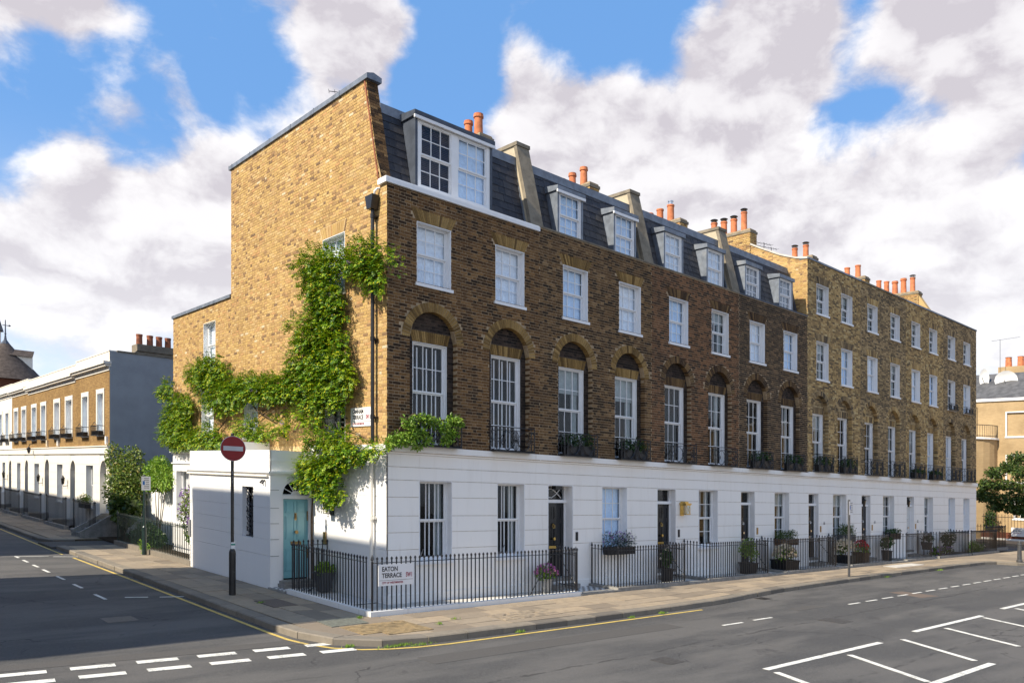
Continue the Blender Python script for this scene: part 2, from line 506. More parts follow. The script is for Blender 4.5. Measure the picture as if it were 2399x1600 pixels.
M['brick_ochre'] = brick_mat('brick_ochre', [(0.0, (0.121, 0.087, 0.058)), (0.3, (0.326, 0.218, 0.100)), (0.6, (0.498, 0.331, 0.139)), (0.88, (0.618, 0.426, 0.184)), (1.0, (0.660, 0.523, 0.270))], gamt=0.35)
M['brick_ochre_dark'] = brick_mat('brick_ochre_dark', [(0.0, (0.085, 0.070, 0.056)), (0.3, (0.209, 0.146, 0.081)), (0.6, (0.333, 0.233, 0.118)), (1.0, (0.513, 0.370, 0.192))], gamt=0.5)
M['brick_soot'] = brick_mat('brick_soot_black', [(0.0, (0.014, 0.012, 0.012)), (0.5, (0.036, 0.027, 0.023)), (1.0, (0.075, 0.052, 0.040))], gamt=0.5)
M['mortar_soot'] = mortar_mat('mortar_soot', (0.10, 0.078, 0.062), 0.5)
M['brick_arch'] = brick_mat('brick_gauged_yellow', [(0.0, (0.129, 0.076, 0.027)), (0.35, (0.247, 0.152, 0.052)), (0.7, (0.333, 0.208, 0.072)), (1.0, (0.408, 0.264, 0.099))], gamt=0.45, gscale=1.1)
M['brick_arch_dark'] = brick_mat('brick_gauged_dark', [(0.0, (0.048, 0.030, 0.020)), (0.4, (0.116, 0.069, 0.034)), (0.8, (0.190, 0.115, 0.050)), (1.0, (0.258, 0.157, 0.067))], gamt=0.5, gscale=1.1)
M['mortar_light'] = mortar_mat('mortar_light', (0.56, 0.40, 0.205), 0.1)
M['mortar_dark'] = mortar_mat('mortar_dark', (0.42, 0.315, 0.20), 0.35)
M['mortar_ochre'] = mortar_mat('mortar_ochre', (0.42, 0.32, 0.18), 0.3)
M['white'] = plain('white_gloss_paint', (0.80, 0.80, 0.80), 0.35, 0.4, var=0.03, scale=6)
M['stucco'] = stucco_mat('white_stucco', (0.88, 0.85, 0.80))
M['stucco_joint'] = plain('dirty_stucco_joint', (0.52, 0.46, 0.38), 0.85, 0.2, var=0.2, scale=5)
M['rust_line'] = plain('rust_stain', (0.36, 0.25, 0.15), 0.85, 0.2, var=0.35, scale=3)
M['stucco_wing'] = stucco_mat('white_stucco_wing', (0.82, 0.815, 0.80), 0.06)
M['stucco_cream'] = stucco_mat('cream_stucco', (0.78, 0.74, 0.66), 0.10)
M['flank_grey'] = plain('grey_masonry_paint', (0.33, 0.355, 0.375), 0.8, 0.2, var=0.08, scale=1.2)
M['lead'] = plain('lead_sheet', (0.17, 0.195, 0.235), 0.5, 0.4, metal=0.25, var=0.22, scale=4, dirt=((0.32, 0.33, 0.34), 0.5))
M['lead_dark'] = plain('lead_dark', (0.06, 0.072, 0.095), 0.5, 0.4, metal=0.2, var=0.2, scale=4)
M['cement'] = plain('cement_render', (0.22, 0.19, 0.145), 0.9, 0.1, var=0.2, scale=4, bmp=0.3, dirt=((0.10, 0.085, 0.065), 0.6))
M['cream_render'] = plain('cream_render', (0.45, 0.385, 0.275), 0.85, 0.15, var=0.12, scale=2.5, dirt=((0.25, 0.21, 0.15), 0.4))
M['slate'] = slate_mat()
M['terracotta'] = plain('terracotta', (0.55, 0.19, 0.085), 0.75, 0.2, var=0.22, scale=5, bmp=0.15, dirt=((0.18, 0.10, 0.07), 0.5))
M['terracotta_dark'] = plain('terracotta_sooty', (0.27, 0.10, 0.055), 0.8, 0.2, var=0.3, scale=6, dirt=((0.06, 0.045, 0.04), 0.7))
M['iron'] = plain('black_iron_paint', (0.012, 0.012, 0.014), 0.35, 0.5, var=0.2, scale=8)
M['iron_green'] = plain('dark_green_paint', (0.012, 0.030, 0.027), 0.35, 0.5, var=0.2, scale=8)
M['pole'] = plain('black_pole_paint', (0.018, 0.016, 0.015), 0.4, 0.5, var=0.3, scale=7)
M['pole_grey'] = plain('grey_pole_paint', (0.06, 0.06, 0.062), 0.45, 0.5, var=0.2, scale=7)
M['door_black'] = plain('black_gloss_door', (0.010, 0.011, 0.014), 0.18, 0.5, var=0.1, scale=3)
M['door_blue'] = plain('turquoise_door_paint', (0.22, 0.47, 0.51), 0.25, 0.5, var=0.05, scale=2.5)
M['door_cream'] = plain('pale_door_paint', (0.62, 0.63, 0.62), 0.3, 0.5, var=0.04, scale=2.5)
M['brass'] = plain('brass', (0.62, 0.42, 0.13), 0.28, 0.5, metal=1.0, var=0.12, scale=12)
M['bronze'] = plain('aged_brass', (0.34, 0.235, 0.10), 0.4, 0.5, metal=0.8, var=0.25, scale=14)
M['chrome'] = plain('polished_metal', (0.6, 0.6, 0.6), 0.2, 0.5, metal=1.0, var=0.05)
M['glass'] = glass_mat('window_glass')
M['lamp_glass'] = glass_mat('lantern_glass', (0.9, 0.9, 0.85), 0.7)
M['curtain'] = plain('white_net_curtain', (0.86, 0.93, 1.0), 0.9, 0.1, var=0.08, scale=12)
M['curtain_blue'] = plain('pale_blue_blind', (0.64, 0.81, 1.0), 0.9, 0.1, var=0.08, scale=12)
M['drape'] = plain('pale_green_drape', (0.36, 0.40, 0.39), 0.9, 0.1, var=0.12, scale=10)
M['blind_brown'] = plain('dark_slatted_blind', (0.13, 0.10, 0.12), 0.6, 0.3, var=0.15, scale=10)
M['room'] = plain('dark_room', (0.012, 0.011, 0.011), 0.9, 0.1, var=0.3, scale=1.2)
M['asphalt'] = asphalt_mat()
M['asphalt_dark'] = plain('fresh_asphalt', (0.092, 0.087, 0.082), 0.9, 0.2, var=0.12, scale=40, bmp=0.6, bscale=120)
M['asphalt_brown'] = plain('brown_road_patch', (0.15, 0.118, 0.096), 0.9, 0.2, var=0.12, scale=30, bmp=0.5, bscale=120)
M['paving'] = paving_mat('york_paving', (0.30, 0.245, 0.18))
M['paving_bed'] = plain('paving_joint', (0.10, 0.082, 0.055), 0.95, 0.1, var=0.3, scale=12, bmp=0.5, dirt=((0.06, 0.075, 0.02), 0.5))
M['kerb'] = paving_mat('granite_kerb', (0.21, 0.185, 0.15))
M['brick_paver'] = paving_mat('brick_paver', (0.27, 0.20, 0.11))
M['manhole'] = plain('manhole_concrete', (0.145, 0.15, 0.125), 0.85, 0.2, var=0.2, scale=14, bmp=0.8, bscale=90)
M['paint_white'] = paint_mat('road_paint_white', (0.70, 0.69, 0.63), 0.75)
M['paint_yellow'] = paint_mat('road_paint_yellow', (0.62, 0.45, 0.12), 0.7)
M['checker'] = checker_mat()
M['step'] = plain('stone_step', (0.24, 0.23, 0.21), 0.75, 0.25, var=0.2, scale=6, bmp=0.2)
M['plinth'] = stucco_mat('white_plinth', (0.74, 0.73, 0.70), 0.3)
M['forecourt'] = plain('pale_forecourt_stone', (0.52, 0.49, 0.44), 0.8, 0.2, var=0.18, scale=3, bmp=0.2)
M['soil'] = plain('soil', (0.05, 0.036, 0.024), 0.95, 0.1, var=0.3, scale=10, bmp=0.8)
M['planter_grey'] = plain('grey_planter', (0.085, 0.09, 0.092), 0.6, 0.3, var=0.1)
M['planter_zinc'] = plain('zinc_bucket', (0.42, 0.43, 0.43), 0.35, 0.5, metal=0.7, var=0.15)
M['planter_black'] = plain('black_planter', (0.014, 0.014, 0.015), 0.5, 0.4)
M['planter_wood'] = plain('brown_planter', (0.10, 0.062, 0.036), 0.75, 0.2, var=0.25, scale=8)
M['bark'] = plain('bark', (0.12, 0.085, 0.058), 0.95, 0.1, var=0.35, scale=14, bmp=0.8, bscale=40)
M['sign_white'] = plain('enamel_white', (0.74, 0.74, 0.74), 0.3, 0.45, var=0.03)
M['sign_black'] = plain('enamel_black', (0.018, 0.018, 0.022), 0.35, 0.4, var=0.02)
M['sign_red'] = plain('sign_red', (0.23, 0.003, 0.006), 0.38, 0.4, var=0.04)
M['letter_red'] = plain('enamel_red', (0.30, 0.02, 0.045), 0.35, 0.4, var=0.02)
M['sign_grey'] = plain('sign_back_grey', (0.22, 0.22, 0.22), 0.45, 0.4, var=0.05)
M['sign_blue'] = plain('sign_blue', (0.02, 0.14, 0.42), 0.4, 0.4, var=0.02)
M['sign_green'] = plain('sticker_green', (0.02, 0.22, 0.17), 0.4, 0.4, var=0.02)
M['reflective'] = plain('reflective_white_bar', (0.46, 0.47, 0.50), 0.4, 0.4, var=0.05)
L_WIST = [(0.0, (0.014, 0.055, 0.003)), (0.3, (0.055, 0.16, 0.005)), (0.65, (0.15, 0.29, 0.008)), (0.90, (0.36, 0.45, 0.012)), (1.0, (0.58, 0.48, 0.018))]
M['wisteria'] = leaf_mat('wisteria_leaf', L_WIST)
M['leaf_bright'] = leaf_mat('bright_leaf', [(0.0, (0.09, 0.19, 0.015)), (0.5, (0.18, 0.33, 0.03)), (1.0, (0.33, 0.44, 0.06))])
M['leaf_dark'] = leaf_mat('dark_leaf', [(0.0, (0.012, 0.035, 0.010)), (0.5, (0.03, 0.075, 0.016)), (1.0, (0.07, 0.13, 0.025))], trans=0.2)
M['leaf_olive'] = leaf_mat('olive_leaf', [(0.0, (0.053, 0.098, 0.016)), (0.5, (0.128, 0.203, 0.033)), (0.85, (0.240, 0.300, 0.039)), (1.0, (0.360, 0.285, 0.078))])
M['leaf_tree'] = leaf_mat('tree_leaf', [(0.0, (0.02, 0.045, 0.010)), (0.5, (0.055, 0.10, 0.018)), (1.0, (0.13, 0.17, 0.03))])
M['leaf_lavender'] = leaf_mat('lavender_leaf', [(0.0, (0.02, 0.04, 0.03)), (1.0, (0.06, 0.09, 0.07))], trans=0.15)
M['flower_pink'] = plain('pink_petal', (0.55, 0.16, 0.42), 0.6, 0.2, var=0.2, scale=20)
M['flower_purple'] = plain('purple_petal', (0.38, 0.22, 0.55), 0.6, 0.2, var=0.25, scale=20)
M['flower_white'] = plain('cream_petal', (0.70, 0.60, 0.45), 0.6, 0.2, var=0.2, scale=20)
M['flower_red'] = plain('red_petal', (0.55, 0.02, 0.04), 0.6, 0.2, var=0.2, scale=20)
M['tex_yellow_y'] = tex_brick_mat('far_yellow_brick_side', (0.37, 0.235, 0.095), (0.26, 0.155, 0.065), (0.20, 0.14, 0.07), 'Y')
M['tex_yellow_x'] = tex_brick_mat('far_yellow_brick_front', (0.36, 0.22, 0.08), (0.27, 0.155, 0.06), (0.16, 0.105, 0.045), 'X')
M['tex_pale_y'] = tex_brick_mat('far_pale_brick', (0.46, 0.33, 0.18), (0.40, 0.28, 0.15), (0.42, 0.32, 0.19), 'Y')
M['tex_red_y'] = tex_brick_mat('far_red_brick', (0.19, 0.06, 0.035), (0.13, 0.042, 0.026), (0.13, 0.085, 0.06), 'X')
M['roof_tile'] = plain('brown_roof_tile', (0.075, 0.060, 0.052), 0.85, 0.2, var=0.3, scale=3, bmp=0.5, bscale=8)
M['roof_slate_far'] = plain('far_slate', (0.095, 0.095, 0.098), 0.7, 0.3, var=0.3, scale=2.5)
M['dish'] = plain('white_dish', (0.75, 0.75, 0.74), 0.5, 0.3, var=0.03)

M['iron_worn'] = plain('worn_cast_iron', (0.085, 0.078, 0.070), 0.55, 0.4, metal=0.3, var=0.3, scale=20, bmp=0.6, bscale=60)

M['tex_dark_y'] = tex_brick_mat('far_dark_brick', (0.085, 0.058, 0.040), (0.055, 0.040, 0.030), (0.09, 0.075, 0.055), 'Y')  # dark for unseen walls opposite, so they bounce less light onto the wing
# ------------------------------------------------------------------ ground
ROADZ = -0.13
mb = MB(); mb.box(-600, 900, -600, 900, ROADZ - 0.5, ROADZ)
road = mb.build('road', M['asphalt'], origin=(0, 0, ROADZ), kind='structure')

KERB = [(-3.15, 17.5), (-3.15, 12), (-3.17, 5), (-3.22, -0.9), (-3.18, -1.75), (-3.08, -2.3), (-2.88, -2.75), (-2.55, -3.1), (-2.15, -3.32), (-1.7, -3.44), (-1.1, -3.52), (1, -3.55), (5, -3.62), (8, -3.58), (10, -3.36), (12, -3.13), (15, -3.02), (20, -2.92), (28, -2.9), (31.2, -2.98), (31.9, -3.3), (32.3, -4.1), (33.2, -4.5), (40, -4.6), (46, -4.6)]
def y_kerb(x):
    pts = KERB[10:]
    for (x0, y0), (x1, y1) in zip(pts, pts[1:]):
        if x0 <= x <= x1: return y0 + (y1 - y0) * (x - x0) / (x1 - x0)
    return pts[-1][1] if x > 0 else pts[0][1]
def inner_line(pts, w):
    out = []
    for i, p in enumerate(pts):
        a = Vector(pts[max(i - 1, 0)]); b = Vector(pts[min(i + 1, len(pts) - 1)])
        t = (b - a).normalized(); n = Vector((-t.y, t.x))      # left of travel = toward the houses
        out.append((p[0] + n.x * w, p[1] + n.y * w))
    return out
def slab(pts, z0, z1):
    m = MB(); m.prism([(p[0], p[1], z0) for p in pts], (0, 0, z1 - z0)); return m

def resample(pts, step):
    P = [Vector(p) for p in pts]; out = [P[0]]; acc = 0.0
    for a, b in zip(P, P[1:]):
        L = (b - a).length; t = step - acc
        while t <= L:
            out.append(a + (b - a) * (t / L)); t += step
        acc = (acc + L) % step if L + acc >= step else acc + L
    out.append(P[-1]); return out

inn = inner_line(KERB, 0.30)
bed = [(46, -0.9), (-0.95, -0.9), (-0.95, 17.4)] + inn[::1]
mb = MB(); mb.prism([(p[0], p[1], -0.30) for p in bed], (0, 0, 0.285))
pav = mb.build('pavement', M['paving_bed'], origin=(0, -2, -0.3), kind='structure')

def kerb_run(pts, parent, step=0.92):
    for a, b in zip(resample(pts, step), resample(pts, step)[1:]):
        t = (b - a)
        if t.length < 0.1: continue
        t.normalize(); n = Vector((-t.y, t.x)); g = 0.006
        a2 = a + t * g; b2 = b - t * g; dz = rnd.uniform(-0.006, 0.006)
        jit = rnd.uniform(-0.008, 0.008)
        q = [(a2.x + n.x * jit, a2.y + n.y * jit), (b2.x + n.x * jit, b2.y + n.y * jit), (b2.x + n.x * 0.295, b2.y + n.y * 0.295), (a2.x + n.x * 0.295, a2.y + n.y * 0.295)]
        m = MB()
        z1 = 0.004 + dz; ch = 0.022
        lo = [(x, y, -0.3) for x, y in q]
        mid = [(x, y, z1 - ch) for x, y in q]
        top = [(q[0][0] + n.x * ch, q[0][1] + n.y * ch, z1), (q[1][0] + n.x * ch, q[1][1] + n.y * ch, z1), (*q[2], z1), (*q[3], z1)]
        m.add(lo + mid + top, [(0, 1, 5, 4), (1, 2, 6, 5), (2, 3, 7, 6), (3, 0, 4, 7), (4, 5, 9, 8), (5, 6, 10, 9), (6, 7, 11, 10), (7, 4, 8, 11), (8, 9, 10, 11)])
        m.build('kerb_stone', M['kerb'], parent)
kerb_run(KERB, pav)

def clip_poly(poly, a, b):
    """keep the part of poly left of a->b"""
    out = []
    for i in range(len(poly)):
        p, q = poly[i], poly[(i + 1) % len(poly)]
        sp = (b[0] - a[0]) * (p[1] - a[1]) - (b[1] - a[1]) * (p[0] - a[0])
        sq = (b[0] - a[0]) * (q[1] - a[1]) - (b[1] - a[1]) * (q[0] - a[0])
        if sp >= 0: out.append(p)
        if sp * sq < 0:
            k = sp / (sp - sq); out.append((p[0] + (q[0] - p[0]) * k, p[1] + (q[1] - p[1]) * k))
    return out
def put_slab(q, parent, mat='paving', name='paving_slab'):
    dz = rnd.uniform(-0.005, 0.003)
    m = slab(q, -0.06, dz)
    # a hair of tilt per slab
    tx, ty = rnd.uniform(-0.004, 0.004), rnd.uniform(-0.004, 0.004)
    o = m.origin()
    m.v = [(x, y, z + (x - o[0]) * tx + (y - o[1]) * ty if z > -0.05 else z) for x, y, z in m.v]
    m.build(name, M[mat], parent)
g = 0.007
# long street: three or four rows of slabs between plinth and kerb
for r0, r1 in ((0.0, 0.27), (0.27, 0.56), (0.56, 0.80), (0.80, 1.0)):
    x = -0.95 + rnd.uniform(-0.4, 0)
    first = True
    while x < 44:
        L = rnd.uniform(0.7, 1.15) if x < 26 else 2.2
        x0, x1 = max(x, -0.95), min(x + L, 44)
        x += L
        if x1 - x0 < 0.15: continue
        def yy(xx, r): return -1.2 + (y_kerb(xx) + 0.31 + 1.2) * r
        q = [(x0 + g, yy(x0, r1) + g), (x1 - g, yy(x1, r1) + g), (x1 - g, yy(x1, r0) - g), (x0 + g, yy(x0, r0) - g)]
        put_slab(q, pav)
# corner block and side street: rows run along the side street
inn2 = inner_line(KERB[:12], 0.31)
xs = [-2.86, -2.25, -1.72, -1.2]
for k in range(3):
    y = -3.4 + rnd.uniform(-0.4, 0)
    while y < 17.3:
        L = rnd.uniform(0.7, 1.1); y0, y1 = y, min(y + L, 17.3); y += L
        xr = -0.97 if k == 2 and y0 < -1.2 else xs[k + 1]
        q = [(xs[k] + g, y0 + g), (xr - g, y0 + g), (xr - g, y1 - g), (xs[k] + g, y1 - g)]
        for a, b in zip(inn2[3:11], inn2[4:12]): q = clip_poly(q, a, b) if q else q
        if len(q) >= 3 and y1 - y0 > 0.15: put_slab(q, pav)
# inspection cover and small block paving by the corner
def sheet(name, pts, z, mat, parent, h=0.012):
    m = MB(); m.prism([(p[0], p[1], z - h) for p in pts], (0, 0, h)); return m.build(name, M[mat], parent)
sheet('manhole_cover', [(-2.40, -1.75), (-1.55, -1.72), (-1.47, -0.98), (-2.36, -1.02)], 0.010, 'manhole', pav)
sheet('manhole_cover', [(-2.35, 0.95), (-1.75, 0.95), (-1.75, 2.0), (-2.35, 2.0)], 0.010, 'asphalt_brown', pav)
m = MB()
for i in range(14):
    for j in range(9):
        x0 = -2.28 + i * 0.105; y0 = -2.96 + j * 0.125
        if x0 + 0.3 * j * 0.1 < -2.3 or (x0 < -1.9 and y0 < -2.75): continue
        m.box(x0, x0 + 0.095, y0, y0 + 0.115, 0.0, 0.012 + rnd.uniform(-0.003, 0.003))
m.build('block_paving', M['brick_paver'], pav, kind='stuff')
m = MB()
for i in range(16):
    for j in range(6):
        x0 = 1.1 + i * 0.11; y0 = -2.95 + j * 0.12
        if rnd.random() < 0.08: continue
        m.box(x0, x0 + 0.1, y0, y0 + 0.11, 0.0, 0.010 + rnd.uniform(-0.003, 0.003))
m.build('block_paving', M['paving'], pav, kind='stuff')
sheet('pale_slab', [(23.2, -2.1), (26.0, -2.15), (26.0, -1.6), (23.2, -1.55)], 0.012, 'forecourt', pav)

# side-street crossing and the pavement beyond it
sheet('driveway', [(-3.3, 17.6), (-0.9, 17.6), (-0.9, 19.9), (-3.3, 19.9)], -0.055, 'asphalt_dark', road, 0.10)
KERB2 = [(-2.0, 19.9), (-2.6, 19.95), (-2.95, 20.3), (-3.05, 20.9), (-3.0, 30), (-2.9, 45), (-2.9, 80)]
KERB2 = KERB2[::-1]
inn = inner_line(KERB2, 0.30)
mb = MB(); mb.prism([(p[0], p[1], -0.30) for p in [(-0.9, 19.95), (-0.9, 80)] + inn], (0, 0, 0.285))
pav2 = mb.build('side_pavement', M['paving_bed'], origin=(-2, 40, -0.3), kind='structure')
kerb_run(KERB2, pav2, 1.2)
for k in range(3):
    y = 20.3
    while y < 62:
        L = rnd.uniform(0.9, 1.4) if y < 40 else 2.6
        x0 = -2.66 + 0.56 * k
        put_slab([(x0 + g, y + g), (x0 + 0.56 - g, y + g), (x0 + 0.56 - g, y + L - g), (x0 + g, y + L - g)], pav2)
        y += L
# far pavement round the brick house beyond the end of the terrace
mb = MB(); mb.box(49.5, 57.2, -30, 60, -0.3, 0.0)
mb.build('far_pavement', M['paving'], origin=(52, 10, -0.3), kind='structure')
# foreground tarmac repairs
sheet('road_repair', [(-10.5, -1.45), (-2.9, -2.35), (-2.95, -1.95), (-10.5, -1.0)], ROADZ + 0.004, 'asphalt_dark', road, 0.003)
sheet('road_repair', [(15.65, -4.95), (16.35, -5.05), (16.3, -6.2), (15.3, -6.05)], ROADZ + 0.004, 'asphalt_brown', road, 0.003)
sheet('road_repair', [(9.2, -5.3), (10.6, -5.35), (10.5, -5.0), (9.3, -4.95)], ROADZ + 0.004, 'asphalt_dark', road, 0.003)

# painted markings (each its own thin sheet)
def mark(p, q, w=0.1, mat='paint_white', name='road_marking'):
    a = Vector(p); b = Vector(q); t = (b - a).normalized(); n = Vector((-t.y, t.x)) * (w / 2)
    pts = [a - n, b - n, b + n, a + n]
    m = MB(); m.prism([(v.x, v.y, ROADZ + 0.0045) for v in pts], (0, 0, 0.0035)); return m.build(name, M[mat], road)
for k in range(6):                       # two rows of give-way dashes
    x0 = -8.02 + k * 0.935
    mark((x0, -2.02 - 0.095 * k), (x0 + 0.62, -2.10 - 0.095 * k), 0.20)
    if k > -1: mark((x0 - 0.02, -2.62 - 0.098 * k), (x0 + 0.61, -2.70 - 0.098 * k), 0.20)
for p, q in [((2.35, -8.38), (6.75, -8.47)), ((2.32, -8.60), (1.75, -10.0)), ((4.91, -8.67), (3.95, -10.45)), ((7.57, -8.59), (6.57, -10.33)), ((8.81, -8.35), (13.08, -8.41)),
             ((3.8, -10.56), (6.6, -10.62)), ((10.05, -8.59), (9.07, -10.37)), ((12.79, -8.55), (11.8, -10.33)), ((15.1, -8.29), (19.2, -8.35)), ((8.9, -10.6), (12.0, -10.66)), ((15.6, -8.5), (14.6, -10.3))]:
    mark(p, q, 0.13)
x = 5.50
for a in (5.50, 6.80): mark((a, -5.46), (a + 0.77, -5.49), 0.075)
x = 11.70
while x < 33:
    mark((x, -5.48), (x + 0.66, -5.50), 0.075); x += 1.10
for p, q in [((-4.84, 15.2), (-3.94, 14.92)), ((-3.83, 14.76), (-2.94, 14.35)), ((-4.39, 4.68), (-3.92, 4.48)), ((-3.69, 4.36), (-3.15, 4.17))]: mark(p, q, 0.075)
for y0, y1 in ((15.3, 14.75), (14.02, 13.30), (12.50, 11.79), (11.14, 10.37), (9.36, 8.56), (7.54, 6.71), (5.49, 4.58)): mark((-4.85, y0), (-4.84, y1), 0.075)
# single yellow line round the corner, in short lengths
YL = [(-3.38, 14.2), (-3.38, 8), (-3.40, 3), (-3.42, -0.9), (-3.40, -1.8), (-3.28, -2.45), (-3.05, -2.95), (-2.68, -3.33), (-2.22, -3.56), (-1.7, -3.7), (-1.0, -3.78), (1.6, -3.83), (7.0, -3.90)]
yl = inner_line(YL, 0.075)
m = MB()
for i in range(len(YL) - 1):
    m.prism([(YL[i][0], YL[i][1], ROADZ + 0.0045), (YL[i + 1][0], YL[i + 1][1], ROADZ + 0.0045), (yl[i + 1][0], yl[i + 1][1], ROADZ + 0.0045), (yl[i][0], yl[i][1], ROADZ + 0.0045)], (0, 0, 0.003))
m.build('yellow_line', M['paint_yellow'], road)
mark((-3.42, 15.4), (-3.25, 28), 0.07, 'paint_yellow', 'yellow_line')
mark((-3.25, 28), (-3.1, 70), 0.07, 'paint_yellow', 'yellow_line')

# iron covers and a gully grate in the road
def cover(x, y, w, h, name='road_cover'):
    o = sheet(name, [(x, y), (x + w, y), (x + w, y + h), (x, y + h)], ROADZ + 0.005, 'iron_worn', road, 0.004)
    return o
cover(8.3, -6.9, 0.62, 0.62); cover(-5.6, 1.5, 0.6, 0.6); cover(1.2, -7.2, 0.45, 0.45)
gg = sheet('gully_grate', [(10.2, -3.75), (10.65, -3.74), (10.65, -3.38), (10.2, -3.40)], ROADZ + 0.006, 'iron_worn', road, 0.004)
for k in range(6):
    m = MB(); m.box(10.23 + 0.07 * k, 10.27 + 0.07 * k, -3.72, -3.42, ROADZ + 0.0062, ROADZ + 0.0105); m.build('grate_bar', M['pole'], gg)
sheet('road_repair', [(-2.2, -4.9), (4.5, -5.1), (4.5, -4.55), (-2.2, -4.35)], ROADZ + 0.004, 'asphalt_dark', road, 0.003)
sheet('road_repair', [(3.2, -11.6), (4.6, -11.7), (4.7, -14.2), (3.3, -14.1)], ROADZ + 0.004, 'asphalt_dark', road, 0.003)
# ------------------------------------------------------------------ walls, windows, doors
class Face:
    """wall plane: 'F' faces the long street (-Y), 'S' faces the side street (-X); d runs into the wall"""
    def __init__(s, kind, off=0.0): s.kind = kind; s.off = off
    def P(s, u, z, d): return (u, s.off + d, z) if s.kind == 'F' else (s.off + d, u, z)
    def box(s, mb, u0, u1, z0, z1, d0, d1, m=0):
        a = s.P(u0, z0, d0); b = s.P(u1, z1, d1)
        mb.box(min(a[0], b[0]), max(a[0], b[0]), min(a[1], b[1]), max(a[1], b[1]), z0, z1, m)
    def quad(s, mb, pts, m=0): mb.poly([s.P(*p) for p in pts], m)
def op(u0, u1, z0, z1, arch=False): return dict(u0=u0, u1=u1, z0=z0, z1=z1, arch=arch, c=(u0 + u1) / 2, r=(u1 - u0) / 2)
def op_top(o, u):
    if not o['arch']: return o['z1']
    return o['z1'] + math.sqrt(max(0.0, o['r'] ** 2 - (u - o['c']) ** 2))
def op_span(o, z):
    if z < o['z0']: return None
    if z <= o['z1']: return o['u0'], o['u1']
    if o['arch'] and z < o['z1'] + o['r']:
        h = math.sqrt(o['r'] ** 2 - (z - o['z1']) ** 2); return o['c'] - h, o['c'] + h
    return None
def sheet_wall(face, mb, u0, u1, z0, ztop, ops, d, deep=0.0):
    """flat wall sheet with openings, and the cheeks of the openings down to depth `deep`"""
    zt = ztop if callable(ztop) else (lambda u: ztop)
    br = {u0, u1}
    for o in ops:
        n = 14 if o['arch'] else 1
        for i in range(n + 1):
            t = o['u0'] + (o['u1'] - o['u0']) * i / n
            if u0 < t < u1: br.add(t)
    if callable(ztop):
        for i in range(1, 40): br.add(u0 + (u1 - u0) * i / 40)
    br = sorted(br)
    for a, b in zip(br, br[1:]):
        mid = (a + b) / 2
        cur = (z0, z0)
        for o in sorted([o for o in ops if o['u0'] < mid < o['u1']], key=lambda o: o['z0']):
            if o['z0'] > cur[0] + 1e-4: face.quad(mb, [(a, cur[0], d), (b, cur[1], d), (b, o['z0'], d), (a, o['z0'], d)])
            cur = (op_top(o, a), op_top(o, b))
            if deep: face.quad(mb, [(a, cur[0] + 0.006, d), (b, cur[1] + 0.006, d), (b, cur[1] + 0.006, deep), (a, cur[0] + 0.006, deep)])
        face.quad(mb, [(a, cur[0], d), (b, cur[1], d), (b, zt(b), d), (a, zt(a), d)])
    if deep:
        for o in ops:
            for u in (o['u0'] - 0.006, o['u1'] + 0.006): face.quad(mb, [(u, o['z0'], d), (u, o['z1'], d), (u, o['z1'], deep), (u, o['z0'], deep)])
            face.quad(mb, [(o['u0'], o['z0'] - 0.006, d), (o['u1'], o['z0'] - 0.006, d), (o['u1'], o['z0'] - 0.006, deep), (o['u0'], o['z0'] - 0.006, deep)])

CH = 0.075
def lay_bricks(face, ulo, uhi, z0, z1, ops, d=0.0, seed=0, extra=None):
    """Flemish bond; returns full stretchers and the rest as (u0,u1,z0,z1,deep,d)"""
    r = random.Random(seed); full = []; rest = []
    lo = ulo if callable(ulo) else (lambda z: ulo); hi = uhi if callable(uhi) else (lambda z: uhi)
    base = lo(z0)
    k0 = math.floor(z0 / CH); k = k0
    while k * CH < z1 - 0.02:
        za = max(k * CH + 0.0075, z0); zb = min((k + 1) * CH - 0.0075, z1); zm = (za + zb) / 2
        if zb - za < 0.02: k += 1; continue
        cuts = []
        for o in ops:
            s = op_span(o, zm)
            if s: cuts.append(s)
        iv = [(lo(zm), hi(zm))]
        for c in cuts:
            nv = []
            for a, b in iv:
                if c[1] <= a or c[0] >= b: nv.append((a, b)); continue
                if c[0] > a: nv.append((a, c[0]))
                if c[1] < b: nv.append((c[1], b))
            iv = nv
        off = (k % 2) * 0.16875 + r.uniform(-0.01, 0.01)
        for a, b in iv:
            u = math.floor((a - off) / 0.3375) * 0.3375 + off; i = 0
            while u < b:
                for L, st in ((0.211, True), (0.0985, False)):
                    s0, s1 = max(u, a), min(u + L, b)
                    if s1 - s0 > 0.03:
                        clipped = s0 > u + 1e-6 or s1 < u + L - 1e-6
                        edge = any(abs(s0 - c[1]) < 1e-6 or abs(s1 - c[0]) < 1e-6 for c in cuts)
                        q = (s0, s1, za, zb, edge, d - r.uniform(-0.001, 0.004))
                        (full if (st and not clipped and zb - za > 0.055) else rest).append(q)
                    u += L + 0.014
        k += 1
    return full, rest
def brick_boxes(face, mb, bricks, deep=0.125):
    for s0, s1, za, zb, edge, d in bricks:
        face.box(mb, s0, s1, za, zb, d, (deep if edge else 0.03) + max(0, d))
def seen_size(face, q):
    a = Vector(face.P(q[0], q[2], 0)); b = Vector(face.P(q[1], q[2], 0))
    def px(p):
        dx, dy = p.x - CAMX, p.y - CAMY
        return (dx * FWD[1] - dy * FWD[0]) / (dx * FWD[0] + dy * FWD[1])
    return abs(px(a) - px(b))
